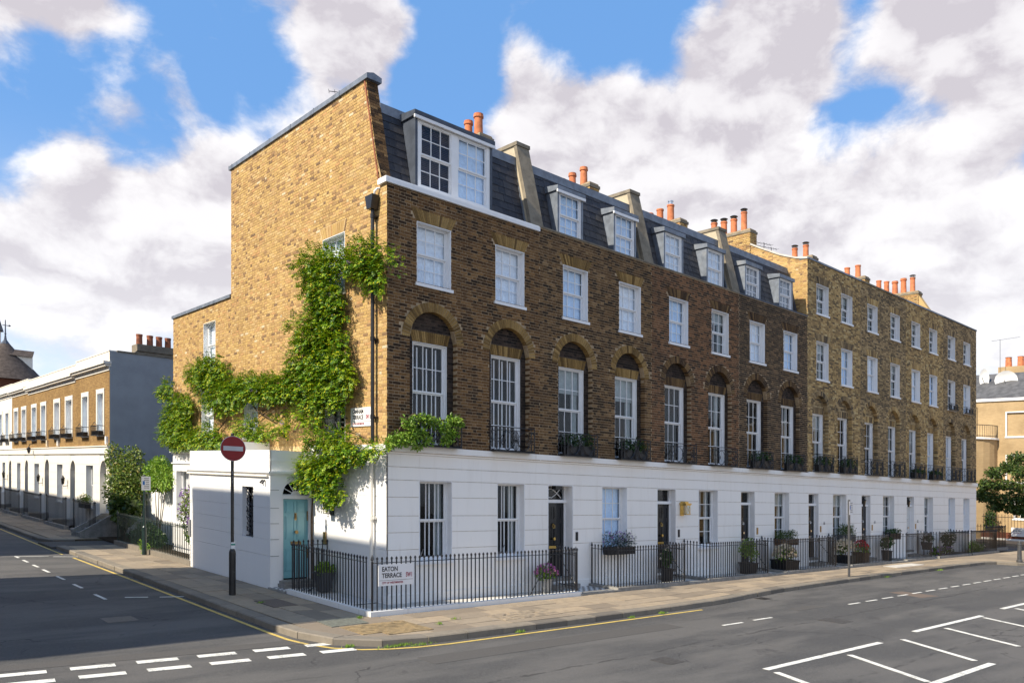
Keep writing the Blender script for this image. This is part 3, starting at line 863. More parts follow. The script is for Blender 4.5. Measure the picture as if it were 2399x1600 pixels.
def arch_ring(face, mb, c, zs, ri, ro, n, d0, d1, a0=0.0, a1=math.pi):
    for i in range(n):
        t0 = a0 + (a1 - a0) * (i + 0.09) / n; t1 = a0 + (a1 - a0) * (i + 0.91) / n
        j = rnd.uniform(-0.003, 0.003)
        pts = [(c + r * math.cos(t), zs + r * math.sin(t)) for r, t in ((ri, t0), (ro, t0), (ro, t1), (ri, t1))]
        A = [face.P(u, z, d0 + j) for u, z in pts]; B = [face.P(u, z, d1) for u, z in pts]
        mb.add(A + B, [(0, 1, 2, 3), (4, 7, 6, 5), (0, 4, 5, 1), (1, 5, 6, 2), (2, 6, 7, 3), (3, 7, 4, 0)])
def flat_arch(face, mb, c, w, z0, h, n, d0, d1, splay=0.16):
    for i in range(n):
        q = []
        for e in (0.09, 0.91):
            f = (i + e) / n * 2 - 1
            q.append((c + f * w / 2, z0)); q.append((c + f * (w / 2 + splay), z0 + h))
        j = rnd.uniform(-0.003, 0.003)
        pts = [q[0], q[2], q[3], q[1]]
        A = [face.P(u, z, d0 + j) for u, z in pts]; B = [face.P(u, z, d1) for u, z in pts]
        mb.add(A + B, [(0, 1, 2, 3), (4, 7, 6, 5), (0, 4, 5, 1), (1, 5, 6, 2), (2, 6, 7, 3), (3, 7, 4, 0)])

def curtain_mesh(kind, fk, w, h):
    f = Face(fk); mb = MB()
    def cloth(a, b, z0, z1, d, wave, n):
        fr = []; 
        for i in range(n + 1):
            u = a + (b - a) * i / n; dd = d + wave * math.sin(i * 2.1) + wave * 0.5 * math.sin(i * 0.9 + 1)
            fr.append((u, dd))
        for (ua, da), (ub, db) in zip(fr, fr[1:]):
            f.quad(mb, [(ua, z0, da), (ub, z0, db), (ub, z1, db), (ua, z1, da)])
    if kind == 'net':
        cloth(-w / 2, w / 2, 0.02, h * 0.5, 0.10, 0.012, 26); cloth(-w / 2, w / 2, h * 0.5, h, 0.085, 0.003, 8)
        return mb.mesh('curtain', M['curtain'], (0, 0, 0))
    if kind == 'blue':
        cloth(-w / 2, w / 2, 0.02, h, 0.10, 0.004, 12); return mb.mesh('curtain', M['curtain_blue'], (0, 0, 0))
    if kind == 'half':
        cloth(-w / 2, w / 2, h * 0.72, h, 0.09, 0.004, 8); cloth(w * 0.22, w / 2, 0.0, h * 0.72, 0.12, 0.02, 10)
        return mb.mesh('curtain', M['drape'], (0, 0, 0))
    if kind == 'sides':
        cloth(-w / 2, -w * 0.36, 0, h, 0.14, 0.02, 8); cloth(w * 0.24, w / 2, 0, h, 0.14, 0.02, 10)
        return mb.mesh('curtain', M['drape'], (0, 0, 0))
    if kind == 'blind':
        z = 0.02
        while z < h - 0.02:
            mb.add([f.P(-w / 2, z, 0.10), f.P(w / 2, z, 0.10), f.P(w / 2, z + 0.03, 0.125), f.P(-w / 2, z + 0.03, 0.125)], [(0, 1, 2, 3)]); z += 0.045
        return mb.mesh('blind', M['blind_brown'], (0, 0, 0))
    if kind == 'shutter':
        for k in range(4):
            a = -w / 2 + w * k / 4; f.box(mb, a + 0.005, a + 0.03, 0, h, 0.10, 0.12); f.box(mb, a + w / 4 - 0.03, a + w / 4 - 0.005, 0, h, 0.10, 0.12)
            z = 0.02
            while z < h: 
                mb.add([f.P(a + 0.03, z, 0.10), f.P(a + w / 4 - 0.03, z, 0.10), f.P(a + w / 4 - 0.03, z + 0.035, 0.12), f.P(a + 0.03, z + 0.035, 0.12)], [(0, 1, 2, 3)]); z += 0.05
        return mb.mesh('shutter', M['white'], (0, 0, 0))

def window(house, face, uc, zb, w, h, rec=0.13, cols=3, rt=2, rb=2, fine=True, curtain=None, sill=True, reveal=True, split=0.5, name='window', frame_w=0.05, sill_proj=0.05, open_gap=0.0):
    """sash window in an opening w x h whose bottom centre is (uc, zb) on the wall face"""
    k = face.kind; f = Face(k)
    def frame():
        mb = MB()
        if reveal:
            t = 0.014
            f.box(mb, -w / 2, -w / 2 + t, 0, h, -0.004, rec); f.box(mb, w / 2 - t, w / 2, 0, h, -0.004, rec)
            f.box(mb, -w / 2 + t, w / 2 - t, h - t, h, -0.004, rec)
        fw = frame_w
        f.box(mb, -w / 2, -w / 2 + fw, 0, h, rec, rec + 0.10); f.box(mb, w / 2 - fw, w / 2, 0, h, rec, rec + 0.10)
        f.box(mb, -w / 2 + fw, w / 2 - fw, h - fw, h, rec, rec + 0.10); f.box(mb, -w / 2 + fw, w / 2 - fw, 0, fw * 0.8, rec, rec + 0.10)
        return mb.mesh('window_frame', M['white'], (0, 0, 0))
    loc = face.P(uc, zb, 0)
    key = (k, round(w, 3), round(h, 3), rec, cols, rt, rb, fine, reveal, split, frame_w)
    o = inst(name, cached(('frame',) + key, frame), loc, house)
    if sill:
        def sl():
            mb = MB(); f.box(mb, -w / 2 - 0.05, w / 2 + 0.05, -0.075, 0.0, -sill_proj, rec + 0.05)
            f.box(mb, -w / 2 + 0.01, w / 2 - 0.01, 0.0, 0.03, rec - 0.02, rec + 0.02)
            return mb.mesh('sill', M['white'], (0, 0, 0))
        inst('sill', cached(('sill', k, round(w, 3), rec, sill_proj), sl), loc, o)
    iw = w - 2 * frame_w; ih = h - 1.8 * frame_w; zi = frame_w * 0.8
    hb = ih * split; ht = ih - hb
    for part, z0, hh, rows, dd in (('low', zi, hb, rb, rec + 0.055), ('up', zi + hb, ht, rt, rec + 0.02)):
        if rows == 0: continue
        st = 0.038; br = 0.019
        xs = [-iw / 2 + st + (iw - 2 * st) * i / cols for i in range(cols + 1)]
        zs = [st + (hh - 2 * st + (0.02 if part == 'up' else 0)) * i / rows for i in range(rows + 1)]
        def sash():
            mb = MB()
            f.box(mb, -iw / 2, -iw / 2 + st, 0, hh, 0, 0.035); f.box(mb, iw / 2 - st, iw / 2, 0, hh, 0, 0.035)
            f.box(mb, -iw / 2 + st, iw / 2 - st, 0, st, 0, 0.035); f.box(mb, -iw / 2 + st, iw / 2 - st, zs[-1], hh, 0, 0.035)
            for x in xs[1:-1]: f.box(mb, x - br / 2, x + br / 2, st, zs[-1], 0.004, 0.030)
            for z in zs[1:-1]: f.box(mb, -iw / 2 + st, iw / 2 - st, z - br / 2, z + br / 2, 0.006, 0.028)
            return mb.mesh('sash', M['white'], (0, 0, 0))
        zo = z0 + (open_gap if part == 'low' else 0)
        sl_ = face.P(uc, zb + zo, dd)
        inst('sash', cached(('sash', part) + key, sash), sl_, o)
        if fine:
            pw, ph = xs[1] - xs[0], zs[1] - zs[0]
            def pane():
                mb = MB(); f.box(mb, -pw / 2 + 0.004, pw / 2 - 0.004, -ph / 2 + 0.004, ph / 2 - 0.004, 0, 0.004)
                return mb.mesh('pane', M['glass'], (0, 0, 0))
            me = cached(('pane', part) + key, pane)
            for i in range(cols):
                for j in range(rows):
                    t = rnd.gauss(0, 0.0035); t2 = rnd.gauss(0, 0.0035)
                    inst('pane', me, face.P(uc + (xs[i] + xs[i + 1]) / 2, zb + zo + (zs[j] + zs[j + 1]) / 2, dd + 0.016), o, rot=(t, 0, t2) if k == 'F' else (0, t, t2))
        else:
            def pane():
                mb = MB(); f.box(mb, -iw / 2 + st, iw / 2 - st, st, zs[-1], 0.014, 0.018)
                return mb.mesh('pane', M['glass'], (0, 0, 0))
            inst('pane', cached(('pane1', part) + key, pane), sl_, o, rot=(rnd.gauss(0, 0.003), 0, rnd.gauss(0, 0.003)))
    if curtain:
        me = cached(('curtain', curtain, k, round(iw, 3), round(ih, 3)), lambda: curtain_mesh(curtain, k, iw, ih))
        inst('blind' if curtain == 'blind' else 'curtain', me, face.P(uc, zb + zi, rec + 0.03), o)
    return o

def door(house, face, u0, u1, zt, z0=0.30, rec=0.32, leaf_h=2.10, mat='door_black', metal='brass', fan=True, leaf_w=0.82):
    """front door in a deep opening: lining, leaf with panels and furniture, transom light above"""
    f = face; mb = MB(); t = 0.02
    c = (u0 + u1) / 2
    f.box(mb, u0, u0 + t, 0, zt, 0.0, rec); f.box(mb, u1 - t, u1, 0, zt, 0.0, rec); f.box(mb, u0 + t, u1 - t, zt - t, zt, 0.0, rec)
    ls, le = u0 + 0.06, u1 - 0.06
    f.box(mb, u0, ls, z0, zt, rec, rec + 0.08); f.box(mb, le, u1, z0, zt, rec, rec + 0.08); f.box(mb, ls, le, zt - 0.06, zt, rec, rec + 0.08)
    f.box(mb, u0 + t, u1 - t, z0 + leaf_h, z0 + leaf_h + 0.09, rec - 0.05, rec + 0.06)
    fr = mb.build('door_frame', M['white'], house)
    mb = MB(); f.box(mb, ls, le, z0, z0 + leaf_h, rec + 0.03, rec + 0.075)
    pw = (le - ls)
    for a, b in ((0.12, 0.46), (0.54, 0.88)):
        for z1, z2 in ((0.10, 0.72), (0.88, 1.52), (1.64, 1.98)):
            ua, ub, za, zb = ls + pw * a, ls + pw * b, z0 + z1 * leaf_h / 2.1, z0 + z2 * leaf_h / 2.1
            for q in ((ua, ub, za, za + 0.018), (ua, ub, zb - 0.018, zb), (ua, ua + 0.018, za, zb), (ub - 0.018, ub, za, zb)): f.box(mb, q[0], q[1], q[2], q[3], rec + 0.018, rec + 0.03)
            f.box(mb, ua + 0.04, ub - 0.04, za + 0.04, zb - 0.04, rec + 0.022, rec + 0.03)
    lf = mb.build('door', M[mat], house)
    mb = MB(); f.box(mb, c - 0.15, c + 0.15, z0 + 0.80, z0 + 0.87, rec + 0.012, rec + 0.02); mb.build('letter_box', M[metal], lf)
    mb = MB(); p = f.P(c, z0 + 1.08, rec - 0.03); mb.tube([f.P(c, z0 + 1.08, rec + 0.03), f.P(c, z0 + 1.08, rec - 0.01), f.P(c, z0 + 1.08, rec - 0.06)], 0.022, 8, taper=0.045); mb.build('door_knob', M[metal], lf)
    mb = MB(); mb.tube([f.P(c, z0 + 1.5, rec + 0.02), f.P(c - 0.04, z0 + 1.46, rec - 0.02), f.P(c - 0.03, z0 + 1.38, rec - 0.03), f.P(c + 0.03, z0 + 1.38, rec - 0.03), f.P(c + 0.04, z0 + 1.46, rec - 0.02), f.P(c, z0 + 1.5, rec + 0.02)], 0.012, 5); mb.build('knocker', M[metal], lf)
    if fan:
        mb = MB(); f.box(mb, ls, le, z0 + leaf_h + 0.09, zt - 0.06, rec + 0.04, rec + 0.045); mb.build('transom_light', M['glass'], house)
    return lf

def steps(house, u0, u1, n, rise, depth=0.28, mat='step', y1=0.30):
    for i in range(n):
        mb = MB(); mb.box(u0, u1, -depth * (n - i) + depth, y1, i * rise, (i + 1) * rise); mb.build('step', M[mat], house)

# decorative iron balconette, one mesh for the frame and one for the scrollwork
def balcony_meshes(w, h, dep):
    fr = MB(); r = 0.011
    Y = -dep
    for z in (0.03, h): fr.tube([(-w / 2, 0, z), (-w / 2, Y, z), (w / 2, Y, z), (w / 2, 0, z)], r, 4)
    fr.tube([(-w / 2, Y, h - 0.085), (w / 2, Y, h - 0.085)], 0.008, 4)
    for x in (-w / 2, w / 2): fr.tube([(x, Y, 0), (x, Y, h)], 0.016, 4)
    for x in (-w / 2 + 0.13, w / 2 - 0.13): fr.tube([(x, Y, 0), (x, Y, h)], 0.010, 4)
    for x in (-w / 2, w / 2): fr.tube([(x, Y / 2, 0.03), (x, Y / 2, h)], 0.008, 4)
    fr.box(-w / 2, w / 2, Y - 0.02, 0.0, -0.012, 0.012)
    sc = MB(); zc = (0.03 + h - 0.085) / 2; hh = (h - 0.085 - 0.03) / 2
    def ell(cx, cz, a, b, t0=0, t1=2 * math.pi, n=14, rr=0.010):
        sc.tube([(cx + a * math.cos(t0 + (t1 - t0) * i / n), Y, cz + b * math.sin(t0 + (t1 - t0) * i / n)) for i in range(n + 1)], rr, 4)
    ell(0, zc, 0.105, hh)
    for t in range(4):
        a = t * math.pi / 4; sc.tube([(-0.14 * math.cos(a), Y, zc - hh * 0.95 * math.sin(a)), (0.14 * math.cos(a), Y, zc + hh * 0.95 * math.sin(a))], 0.007, 4)
    ell(0, zc, 0.03, 0.03, n=8, rr=0.014)
    for s in (-1, 1):
        ell(s * 0.36, zc + hh, 0.36, hh * 2, math.pi if s > 0 else 1.5 * math.pi, 1.5 * math.pi if s > 0 else 2 * math.pi, 10)
        ell(s * 0.30, zc - hh, 0.28, hh * 1.9, 0, math.pi, 12)
        ell(s * 0.30, zc + hh, 0.27, hh * 1.9, math.pi, 2 * math.pi, 12)
        for q in (-1, 1): ell(s * (w / 2 - 0.065), zc + q * hh * 0.55, 0.05, hh * 0.42, n=10, rr=0.009)
        ell(s * 0.42, zc, 0.07, 0.07, n=8, rr=0.010); ell(s * 0.42, zc, 0.03, 0.03, n=6, rr=0.012)
        for q in (-1, 1): 
            sc.tube([(s * w / 2, Y * (0.5 + 0.5 * 0.9 * math.cos(i * math.pi / 5)), zc + q * hh * 0.5 + hh * 0.45 * math.sin(i * math.pi / 5)) for i in range(11)], 0.008, 4)
    return fr.mesh('balcony', M['iron'], (0, 0, 0)), sc.mesh('scrollwork', M['iron'], (0, 0, 0))
def balcony(house, uc, zb, w=1.36, h=0.62, dep=0.26, face=None):
    a, b = cached(('balc', w, h, dep), lambda: balcony_meshes(w, h, dep))
    o = inst('balcony', a, (uc, -0.004, zb), house); inst('scrollwork', b, (uc, -0.004, zb), o); return o

# ------------------------------------------------------------------ leaf clouds
def leaf_quad(mb, p, d, n, L, Wd, fold=0.25):
    """folded leaf, four corners + fold, pointing along d, facing n"""
    d = d.normalized(); s = d.cross(n)
    if s.length < 1e-3: s = Vector((1, 0, 0))
    s.normalize(); nn = s.cross(d)
    m = p + d * (L * 0.45)
    a = p; t = p + d * L
    l = m + s * (Wd / 2) + nn * (Wd * fold); r = m - s * (Wd / 2) + nn * (Wd * fold)
    mb.add([tuple(a), tuple(l), tuple(t), tuple(r)], [(0, 1, 2), (0, 2, 3)])
def rvec(r): 
    while True:
        v = Vector((r.uniform(-1, 1), r.uniform(-1, 1), r.uniform(-1, 1)))
        if 0.01 < v.length < 1: return v.normalized()
def leaf_blob(mb, c, rad, n, L, r, droop=0.3, shell=0.55, wd=0.55):
    """n single leaves spread through an ellipsoid"""
    for _ in range(n):
        v = rvec(r); k = shell + (1 - shell) * r.random(); k = k if r.random() < 0.75 else r.random()
        p = Vector((c[0] + v.x * rad[0] * k, c[1] + v.y * rad[1] * k, c[2] + v.z * rad[2] * k))
        d = (v * 0.7 + rvec(r) * 0.8 + Vector((0, 0, -droop))).normalized()
        nn = (v + rvec(r) * 0.7 + Vector((0, 0, 0.5))).normalized()
        s = L * r.uniform(0.7, 1.25)
        leaf_quad(mb, p, d, nn, s, s * wd)
def pinnate(mb, p, d, r, L=0.24, pairs=5, ll=0.075):
    """a wisteria leaf: leaflets in pairs along a drooping stalk"""
    d = d.normalized(); side = d.cross(Vector((0, 0, 1)))
    if side.length < 0.1: side = Vector((0, 1, 0))
    side.normalize(); q = p.copy(); dirn = d.copy()
    for i in range(pairs):
        dirn = (dirn + Vector((0, 0, -0.13))).normalized()
        q = q + dirn * (L / pairs)
        nn = side.cross(dirn); 
        if nn.z < 0: nn = -nn
        for s in (-1, 1):
            dv = (dirn * 0.55 + side * s + Vector((0, 0, -0.25)) + rvec(r) * 0.15).normalized()
            leaf_quad(mb, q, dv, (nn + rvec(r) * 0.25).normalized(), ll * r.uniform(0.85, 1.15), ll * 0.5, 0.1)
    leaf_quad(mb, q, dirn, nn, ll * 1.1, ll * 0.42, 0.1)
# ------------------------------------------------------------------ the brick terrace on the long street
FR = Face('F', 0.0)
RD = 0.16                                    # depth of the arched recesses
B = [0.0, 4.95, 9.87, 14.87, 19.83, 24.55, 29.40, 34.15, 39.03]
SLK, SLY = 0.235, 0.36                      # mansard: Y = SLY + (z-10)*SLK
def slope_y(z): return SLY + (z - 10.0) * SLK
HOUSES = [
 dict(label='brown brick corner house with wide double dormer and a turquoise side door', c2=[1.36, 3.85], c1=[1.35, 3.84], gw=[(0.91, 1.91), (3.40, 4.38)], door=None, brick='brick_dark', arch='brick_arch', mort='mortar_dark'),
 dict(label='brown brick terrace house with three pots on its stack, next to the corner house', c2=[6.37, 8.80], c1=[6.36, 8.80], gw=[(7.51, 8.66)], door=(5.26, 6.27), brick='brick_dark2', arch='brick_arch', mort='mortar_dark'),
 dict(label='reddish brown terrace house with a brass lantern beside its black door', c2=[11.28, 13.68], c1=[11.24, 13.67], gw=[(12.39, 13.53)], door=(10.14, 11.13), brick='brick_red', arch='brick_arch_dark', mort='mortar_dark'),
 dict(label='blackened brick terrace house under the tall yellow side wall, last with dormers', c2=[16.09, 18.49], c1=[16.08, 18.48], gw=[(17.29, 18.40)], door=(14.98, 15.93), brick='brick_black', arch='brick_arch_dark', mort='mortar_dark'),
 dict(label='taller ochre brick terrace house that rises beside the last dormer', c2=[21.08, 23.24], c1=[20.90, 23.06], gw=[(21.97, 23.21)], door=(19.90, 20.76), brick='brick_ochre', arch='brick_ochre_dark', mort='mortar_ochre'),
 dict(label='taller dark topped brick terrace house, second of the four-storey row', c2=[25.75, 28.18], c1=[25.62, 28.05], gw=[(26.84, 28.08)], door=(24.65, 25.56), brick='brick_ochre_dark', arch='brick_ochre', mort='mortar_ochre'),
 dict(label='taller ochre brick terrace house with a hanging lantern at its door', c2=[30.60, 32.80], c1=[30.45, 32.70], gw=[(31.62, 32.78)], door=(29.50, 30.41), brick='brick_ochre', arch='brick_ochre', mort='mortar_ochre'),
 dict(label='dark ochre brick end house, farthest of the terrace, with low iron window guards', c2=[35.30, 37.56], c1=[35.17, 37.45], gw=[(34.87, 35.82), (37.04, 37.98)], door=None, brick='brick_ochre_dark', arch='brick_ochre_dark', mort='mortar_ochre'),
]
GROOVES = [0.0, 1.276, 1.686, 2.08, 2.525, 2.93, 3.24, 3.545]
slate_pool = {}
def slate_mesh(w):
    def mk():
        mb = MB(); L = 0.31
        y0 = -0.022; 
        A = [(-w / 2, y0, 0), (w / 2, y0, 0), (w / 2, L * SLK - 0.004, L), (-w / 2, L * SLK - 0.004, L)]
        mb.prism(A, (0, 0.008, 0)); return mb.mesh('slate', M['slate'], (0, 0, 0))
    return cached(('slate', w), mk)

def pot_mesh(h, r, crown):
    mb = MB()
    prof = [(r * 1.12, 0), (r * 1.0, 0.04), (r * 0.93, h * 0.55), (r * 0.9, h - 0.13), (r * 1.12, h - 0.11), (r * 1.12, h - 0.05), (r * 1.0, h - 0.04), (r * 1.05, h), (r * 0.8, h), (r * 0.78, h - 0.2)]
    if not crown: prof = [(r * 1.08, 0), (r, 0.05), (r * 0.94, h - 0.07), (r * 1.08, h - 0.06), (r * 1.08, h), (r * 0.82, h), (r * 0.8, h - 0.2)]
    mb.lathe(0, 0, prof, 14, cap=False); mb.lathe(0, 0, [(r * 0.8, h - 0.2), (0.001, h - 0.2)], 14, m=1, cap=False)
    return mb.mesh('chimney_pot', [M['terracotta'], M['iron']], (0, 0, 0), smooth=False)
def cowl_mesh(r):
    mb = MB(); mb.lathe(0, 0, [(r, 0.0), (r, 0.03), (r * 0.9, 0.03)], 10); mb.lathe(0, 0, [(r * 1.25, 0.12), (r * 0.9, 0.15), (0.01, 0.17)], 12)
    for i in range(4):
        a = i * math.pi / 2; mb.tube([(r * 0.9 * math.cos(a), r * 0.9 * math.sin(a), 0.0), (r * math.cos(a), r * math.sin(a), 0.13)], 0.012, 4)
    return mb.mesh('cowl', M['iron'], (0, 0, 0))
def stack(house, x0, x1, y0, y1, z0, z1, pots, mat='brick_gable', cement=True):
    """brick chimney stack laid in courses, cement flaunching, pots"""
    mb = MB(); mb.box(x0 + 0.01, x1 - 0.01, y0 + 0.01, y1 - 0.01, z0, z1)
    st = mb.build('chimney_stack', M['mortar_dark'], house)
    mb = MB(); fS = Face('S', x0); fF = Face('F', y0)
    zz = z1 - 0.16
    for f, a, b in ((fS, y0, y1), (fF, x0, x1)):
        fu, re = lay_bricks(f, a, b, z0, zz, [], 0.0, seed=int(x0 * 7 + y0))
        for s0, s1, za, zb, e, d in fu + re: f.box(mb, s0, s1, za, zb, d - 0.004, 0.03)
    mb.build('brickwork', M[mat], st, kind='stuff')
    mb = MB(); mb.box(x0 - 0.03, x1 + 0.03, y0 - 0.03, y1 + 0.03, zz, z1 - 0.06); mb.box(x0 + 0.03, x1 - 0.03, y0 + 0.03, y1 - 0.03, z1 - 0.06, z1 + 0.02)
    mb.build('stack_cap', M['cement'], st)
    xm = (x0 + x1) / 2
    for k, p in enumerate(pots):
        y, zt = p[0], p[1]; h = zt - z1; r = p[2] if len(p) > 2 else 0.135
        crown = len(p) > 3 and 'c' in p[3]
        o = inst('chimney_pot', cached(('pot', round(h, 2), r, crown), lambda: pot_mesh(h, r, crown)), (xm, y, z1), st)
        if len(p) > 3 and 'w' in p[3]: inst('cowl', cached(('cowl', r), lambda: cowl_mesh(r)), (xm, y, zt), st)

def dormer(house, uc, w, z0, z1, capm='lead', cols=3, rows=2, two=False, lip='white', curtain='blue'):
    yf = 0.20
    t = 0.07
    cheek_x = (uc - w / 2, uc + w / 2)
    for x in (cheek_x[0], cheek_x[1] - t):
        mb = MB(); mb.prism([(x, yf, z0), (x, yf, z1), (x, slope_y(z1) + 0.03, z1), (x, slope_y(z0) + 0.03, z0)], (t, 0, 0))
        d = mb.build('dormer_cheek', M[capm], house)
    mb = MB(); ov = 0.05
    mb.prism([(cheek_x[0] - ov, yf - 0.06, z1), (cheek_x[0] - ov, yf - 0.06, z1 + 0.13), (cheek_x[0] - ov, slope_y(z1) + 0.1, z1 + 0.20), (cheek_x[0] - ov, slope_y(z1) + 0.1, z1)], (w + 2 * ov, 0, 0))
    cap = mb.build('dormer_roof', M[capm], house)
    if lip:
        mb = MB(); mb.box(cheek_x[0] - ov - 0.004, cheek_x[1] + ov + 0.004, yf - 0.068, yf - 0.02, z1 - 0.06, z1 + 0.012); mb.build('fascia', M[lip], cap)
    f = Face('F', yf)
    ww = w - 2 * t
    if two:
        for s in (-1, 1):
            window(house, f, uc + s * ww / 4, z0, ww / 2, z1 - z0, 0.02, 3, 2, 2, True, 'blind' if s < 0 else 'blue', sill=False, reveal=False, frame_w=0.11)
    else:
        window(house, f, uc, z0, ww, z1 - z0, 0.02, cols, rows, rows, True, curtain, sill=False, reveal=False, frame_w=0.055)

def slates(house, ranges, z0, z1, seed):
    r = random.Random(seed); row = 0; z = z0
    while z < z1 - 0.1:
        for a, b, zt in ranges:
            if z > zt: continue
            x = a - r.uniform(0, 0.25)
            while x < b:
                w = r.choice((0.24, 0.27, 0.30))
                if x + w > a + 0.05 and x < b - 0.05:
                    c0, c1 = max(x, a), min(x + w, b)
                    ww = round((c1 - c0) * 50) / 50
                    if ww > 0.05:
                        inst('slate', slate_mesh(max(ww - 0.006, 0.04)), ((c0 + c1) / 2, slope_y(z) + r.uniform(-0.004, 0.002), z), house)
                x += w
        z += 0.215; row += 1

house_objs = []
all_full = []
for i, h in enumerate(HOUSES):
    x0, x1 = B[i], B[i + 1]
    tall = i >= 4
    ho = thing('terrace_house' if i else 'corner_house', h['label'], 'house', ((x0 + x1) / 2, 0, 0), 'houses of the long brick terrace')
    house_objs.append(ho)
    top = 12.33 if tall else (9.86 if i == 0 else 10.0)
    bm, am, mm = M[h['brick']], M[h['arch']], M[h['mort']]
    # --- openings
    ri, ro, spring, head = (0.71, 0.93, 6.35, 6.30) if not tall else (0.66, 0.85, 6.28, 6.19)
    opens = []
    if tall:
        wins2 = [(c, 7.60, 1.02, 1.54) for c in h['c2']]; wins3 = [(c, 10.28, 1.02, 1.20) for c in h['c2']]
    else:
        wins2 = [(c, 7.69, 1.03, 1.48) for c in h['c2']]; wins3 = []
    for c, zb, w, hh in wins2 + wins3: opens.append(op(c - w / 2, c + w / 2, zb, zb + hh))
    arcs = [op(c - ri, c + ri, 3.74, spring, True) for c in h['c1']]
    # --- mortar sheet
    mb = MB(); sheet_wall(FR, mb, x0, x1, 3.72, top, opens + arcs, 0.005, 0.19)
    wall = mb.build('front_wall', mm, ho)
    # --- brickwork on the face and inside the arched recesses
    full, rest = lay_bricks(FR, x0, x1, 3.75, top, opens + [op(c - ro + 0.012, c + ro - 0.012, 6.6, spring, True) if False else op(c - ri, c + ri, 3.74, spring, True) for c in h['c1']], 0.0, seed=i + 1)
    def in_ring(q):
        um, zm = (q[0] + q[1]) / 2, (q[2] + q[3]) / 2
        for c in h['c1']:
            if zm > spring and math.hypot(um - c, zm - spring) < ro + 0.02: return True
        for c, zb, w, hh in wins2 + wins3:
            zt = zb + hh
            if zt < zm < zt + 0.30 and abs(um - c) < w / 2 + 0.10 * (zm - zt) / 0.1 * 0.45 + 0.02: return True
        return False
    full = [q for q in full if not in_ring(q)]; rest = [q for q in rest if not in_ring(q)]
    singles = []
    if i < 2:
        full.sort(key=lambda q: -seen_size(FR, q))
        n1 = 90 if i == 0 else 280
        singles, full = full[:n1], full[n1:]
    mb = MB(); brick_boxes(FR, mb, full + rest, 0.165)
    for c in h['c1']:
        wo = op(c - 0.52, c + 0.52, 3.80, head)
        tm = MB(); sheet_wall(FR, tm, c - ri, c + ri, 3.74, lambda u, c=c: spring + math.sqrt(max(0, ri * ri - (u - c) ** 2)), [wo], RD + 0.004, 0.29)
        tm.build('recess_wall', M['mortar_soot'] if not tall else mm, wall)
        f2, r2 = lay_bricks(FR, lambda z, c=c: c - (ri if z < spring else math.sqrt(max(0, ri * ri - (z - spring) ** 2))), lambda z, c=c: c + (ri if z < spring else math.sqrt(max(0, ri * ri - (z - spring) ** 2))), 3.76, spring + ri - 0.03, [wo], RD - 0.002, seed=i * 31 + int(c * 10))
        r2 = [q for q in f2 + r2 if not (head < (q[2] + q[3]) / 2 < head + 0.30 and abs((q[0] + q[1]) / 2 - c) < 0.60)]
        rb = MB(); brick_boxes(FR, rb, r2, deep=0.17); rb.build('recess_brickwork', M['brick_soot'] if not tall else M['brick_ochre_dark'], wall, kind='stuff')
    mb.build('brickwork', bm, wall, kind='stuff')
    def one_brick():
        b = MB(); b.box(-0.1055, 0.1055, 0, 0.03, 0, 0.060); return b
    for q in singles:
        me = cached(('brickF', h['brick']), lambda: one_brick().mesh('brick', bm, (0, 0, 0)))
        inst('brick', me, ((q[0] + q[1]) / 2, q[5], q[2]), wall)
    # --- arches
    for c in h['c1']:
        mb = MB(); arch_ring(FR, mb, c, spring, ri - 0.005, ro, 34, -0.004, 0.165); mb.build('brick_arch', am, ho)
        mb = MB(); flat_arch(FR, mb, c, 1.06, head + 0.006, 0.27, 18, RD - 0.008, 0.20, 0.09); mb.build('flat_arch', am, ho)
    for c, zb, w, hh in wins2 + wins3:
        mb = MB(); flat_arch(FR, mb, c, w + 0.02, zb + hh + 0.006, 0.29, 19, -0.004, 0.10, 0.17); mb.build('flat_arch', am, ho)
    # --- upper windows
    fine = i < 6
    for k, (c, zb, w, hh) in enumerate(wins2): 
        window(ho, FR, c, zb, w, hh, 0.13, 3 if i < 4 else 2 + (i == 4), 2, 2, fine, ('net', 'net', 'blue', 'net', 'blue', 'half', 'net', 'blue', 'half', 'blue', 'net', 'half', 'net', 'blue', 'sides', 'net')[i * 2 + k], name='window')
    for c, zb, w, hh in wins3: window(ho, FR, c, zb, w, hh, 0.15, 2, 1 if i == 4 else 2, 2, fine, 'half', name='window')
    # first-floor long windows, set back inside the arches
    f1 = Face('F', RD + 0.01)
    for k, c in enumerate(h['c1']):
        window(ho, f1, c, 3.80, 1.04, head - 3.80, 0.06, 3, 2, 2, fine, (None, None, 'half', 'half', None, 'sides', None, 'sides', 'half', None, None, 'sides', 'half', 'net', 'net', 'half')[i * 2 + k], sill=False, split=0.52, name='long_window')
    if i == 0:
        for c, y_, z0_, z1_ in [(c, RD + 0.175, 3.86, head - 0.1) for c in h['c1']] + [((a + b) / 2, 0.305, 1.05, 2.85) for a, b in h['gw']]:
            for k in (-0.27, 0.02, 0.30):
                mb = MB(); mb.box(c + k - 0.016, c + k + 0.016, y_, y_ + 0.02, z0_, z1_); mb.build('inner_bar', M['white'], ho)
    # --- stucco ground floor with sunk courses
    gops = [op(a, b, 0.98, 2.93) for a, b in h['gw']] + ([op(*h['door'], -0.01, 2.93)] if h['door'] else [])
    mb = MB(); sheet_wall(FR, mb, x0, x1, -0.1, 3.60, gops, 0.016, 0.22)
    gw = mb.build('stucco_wall', M['stucco_joint'], ho)
    mb = MB()
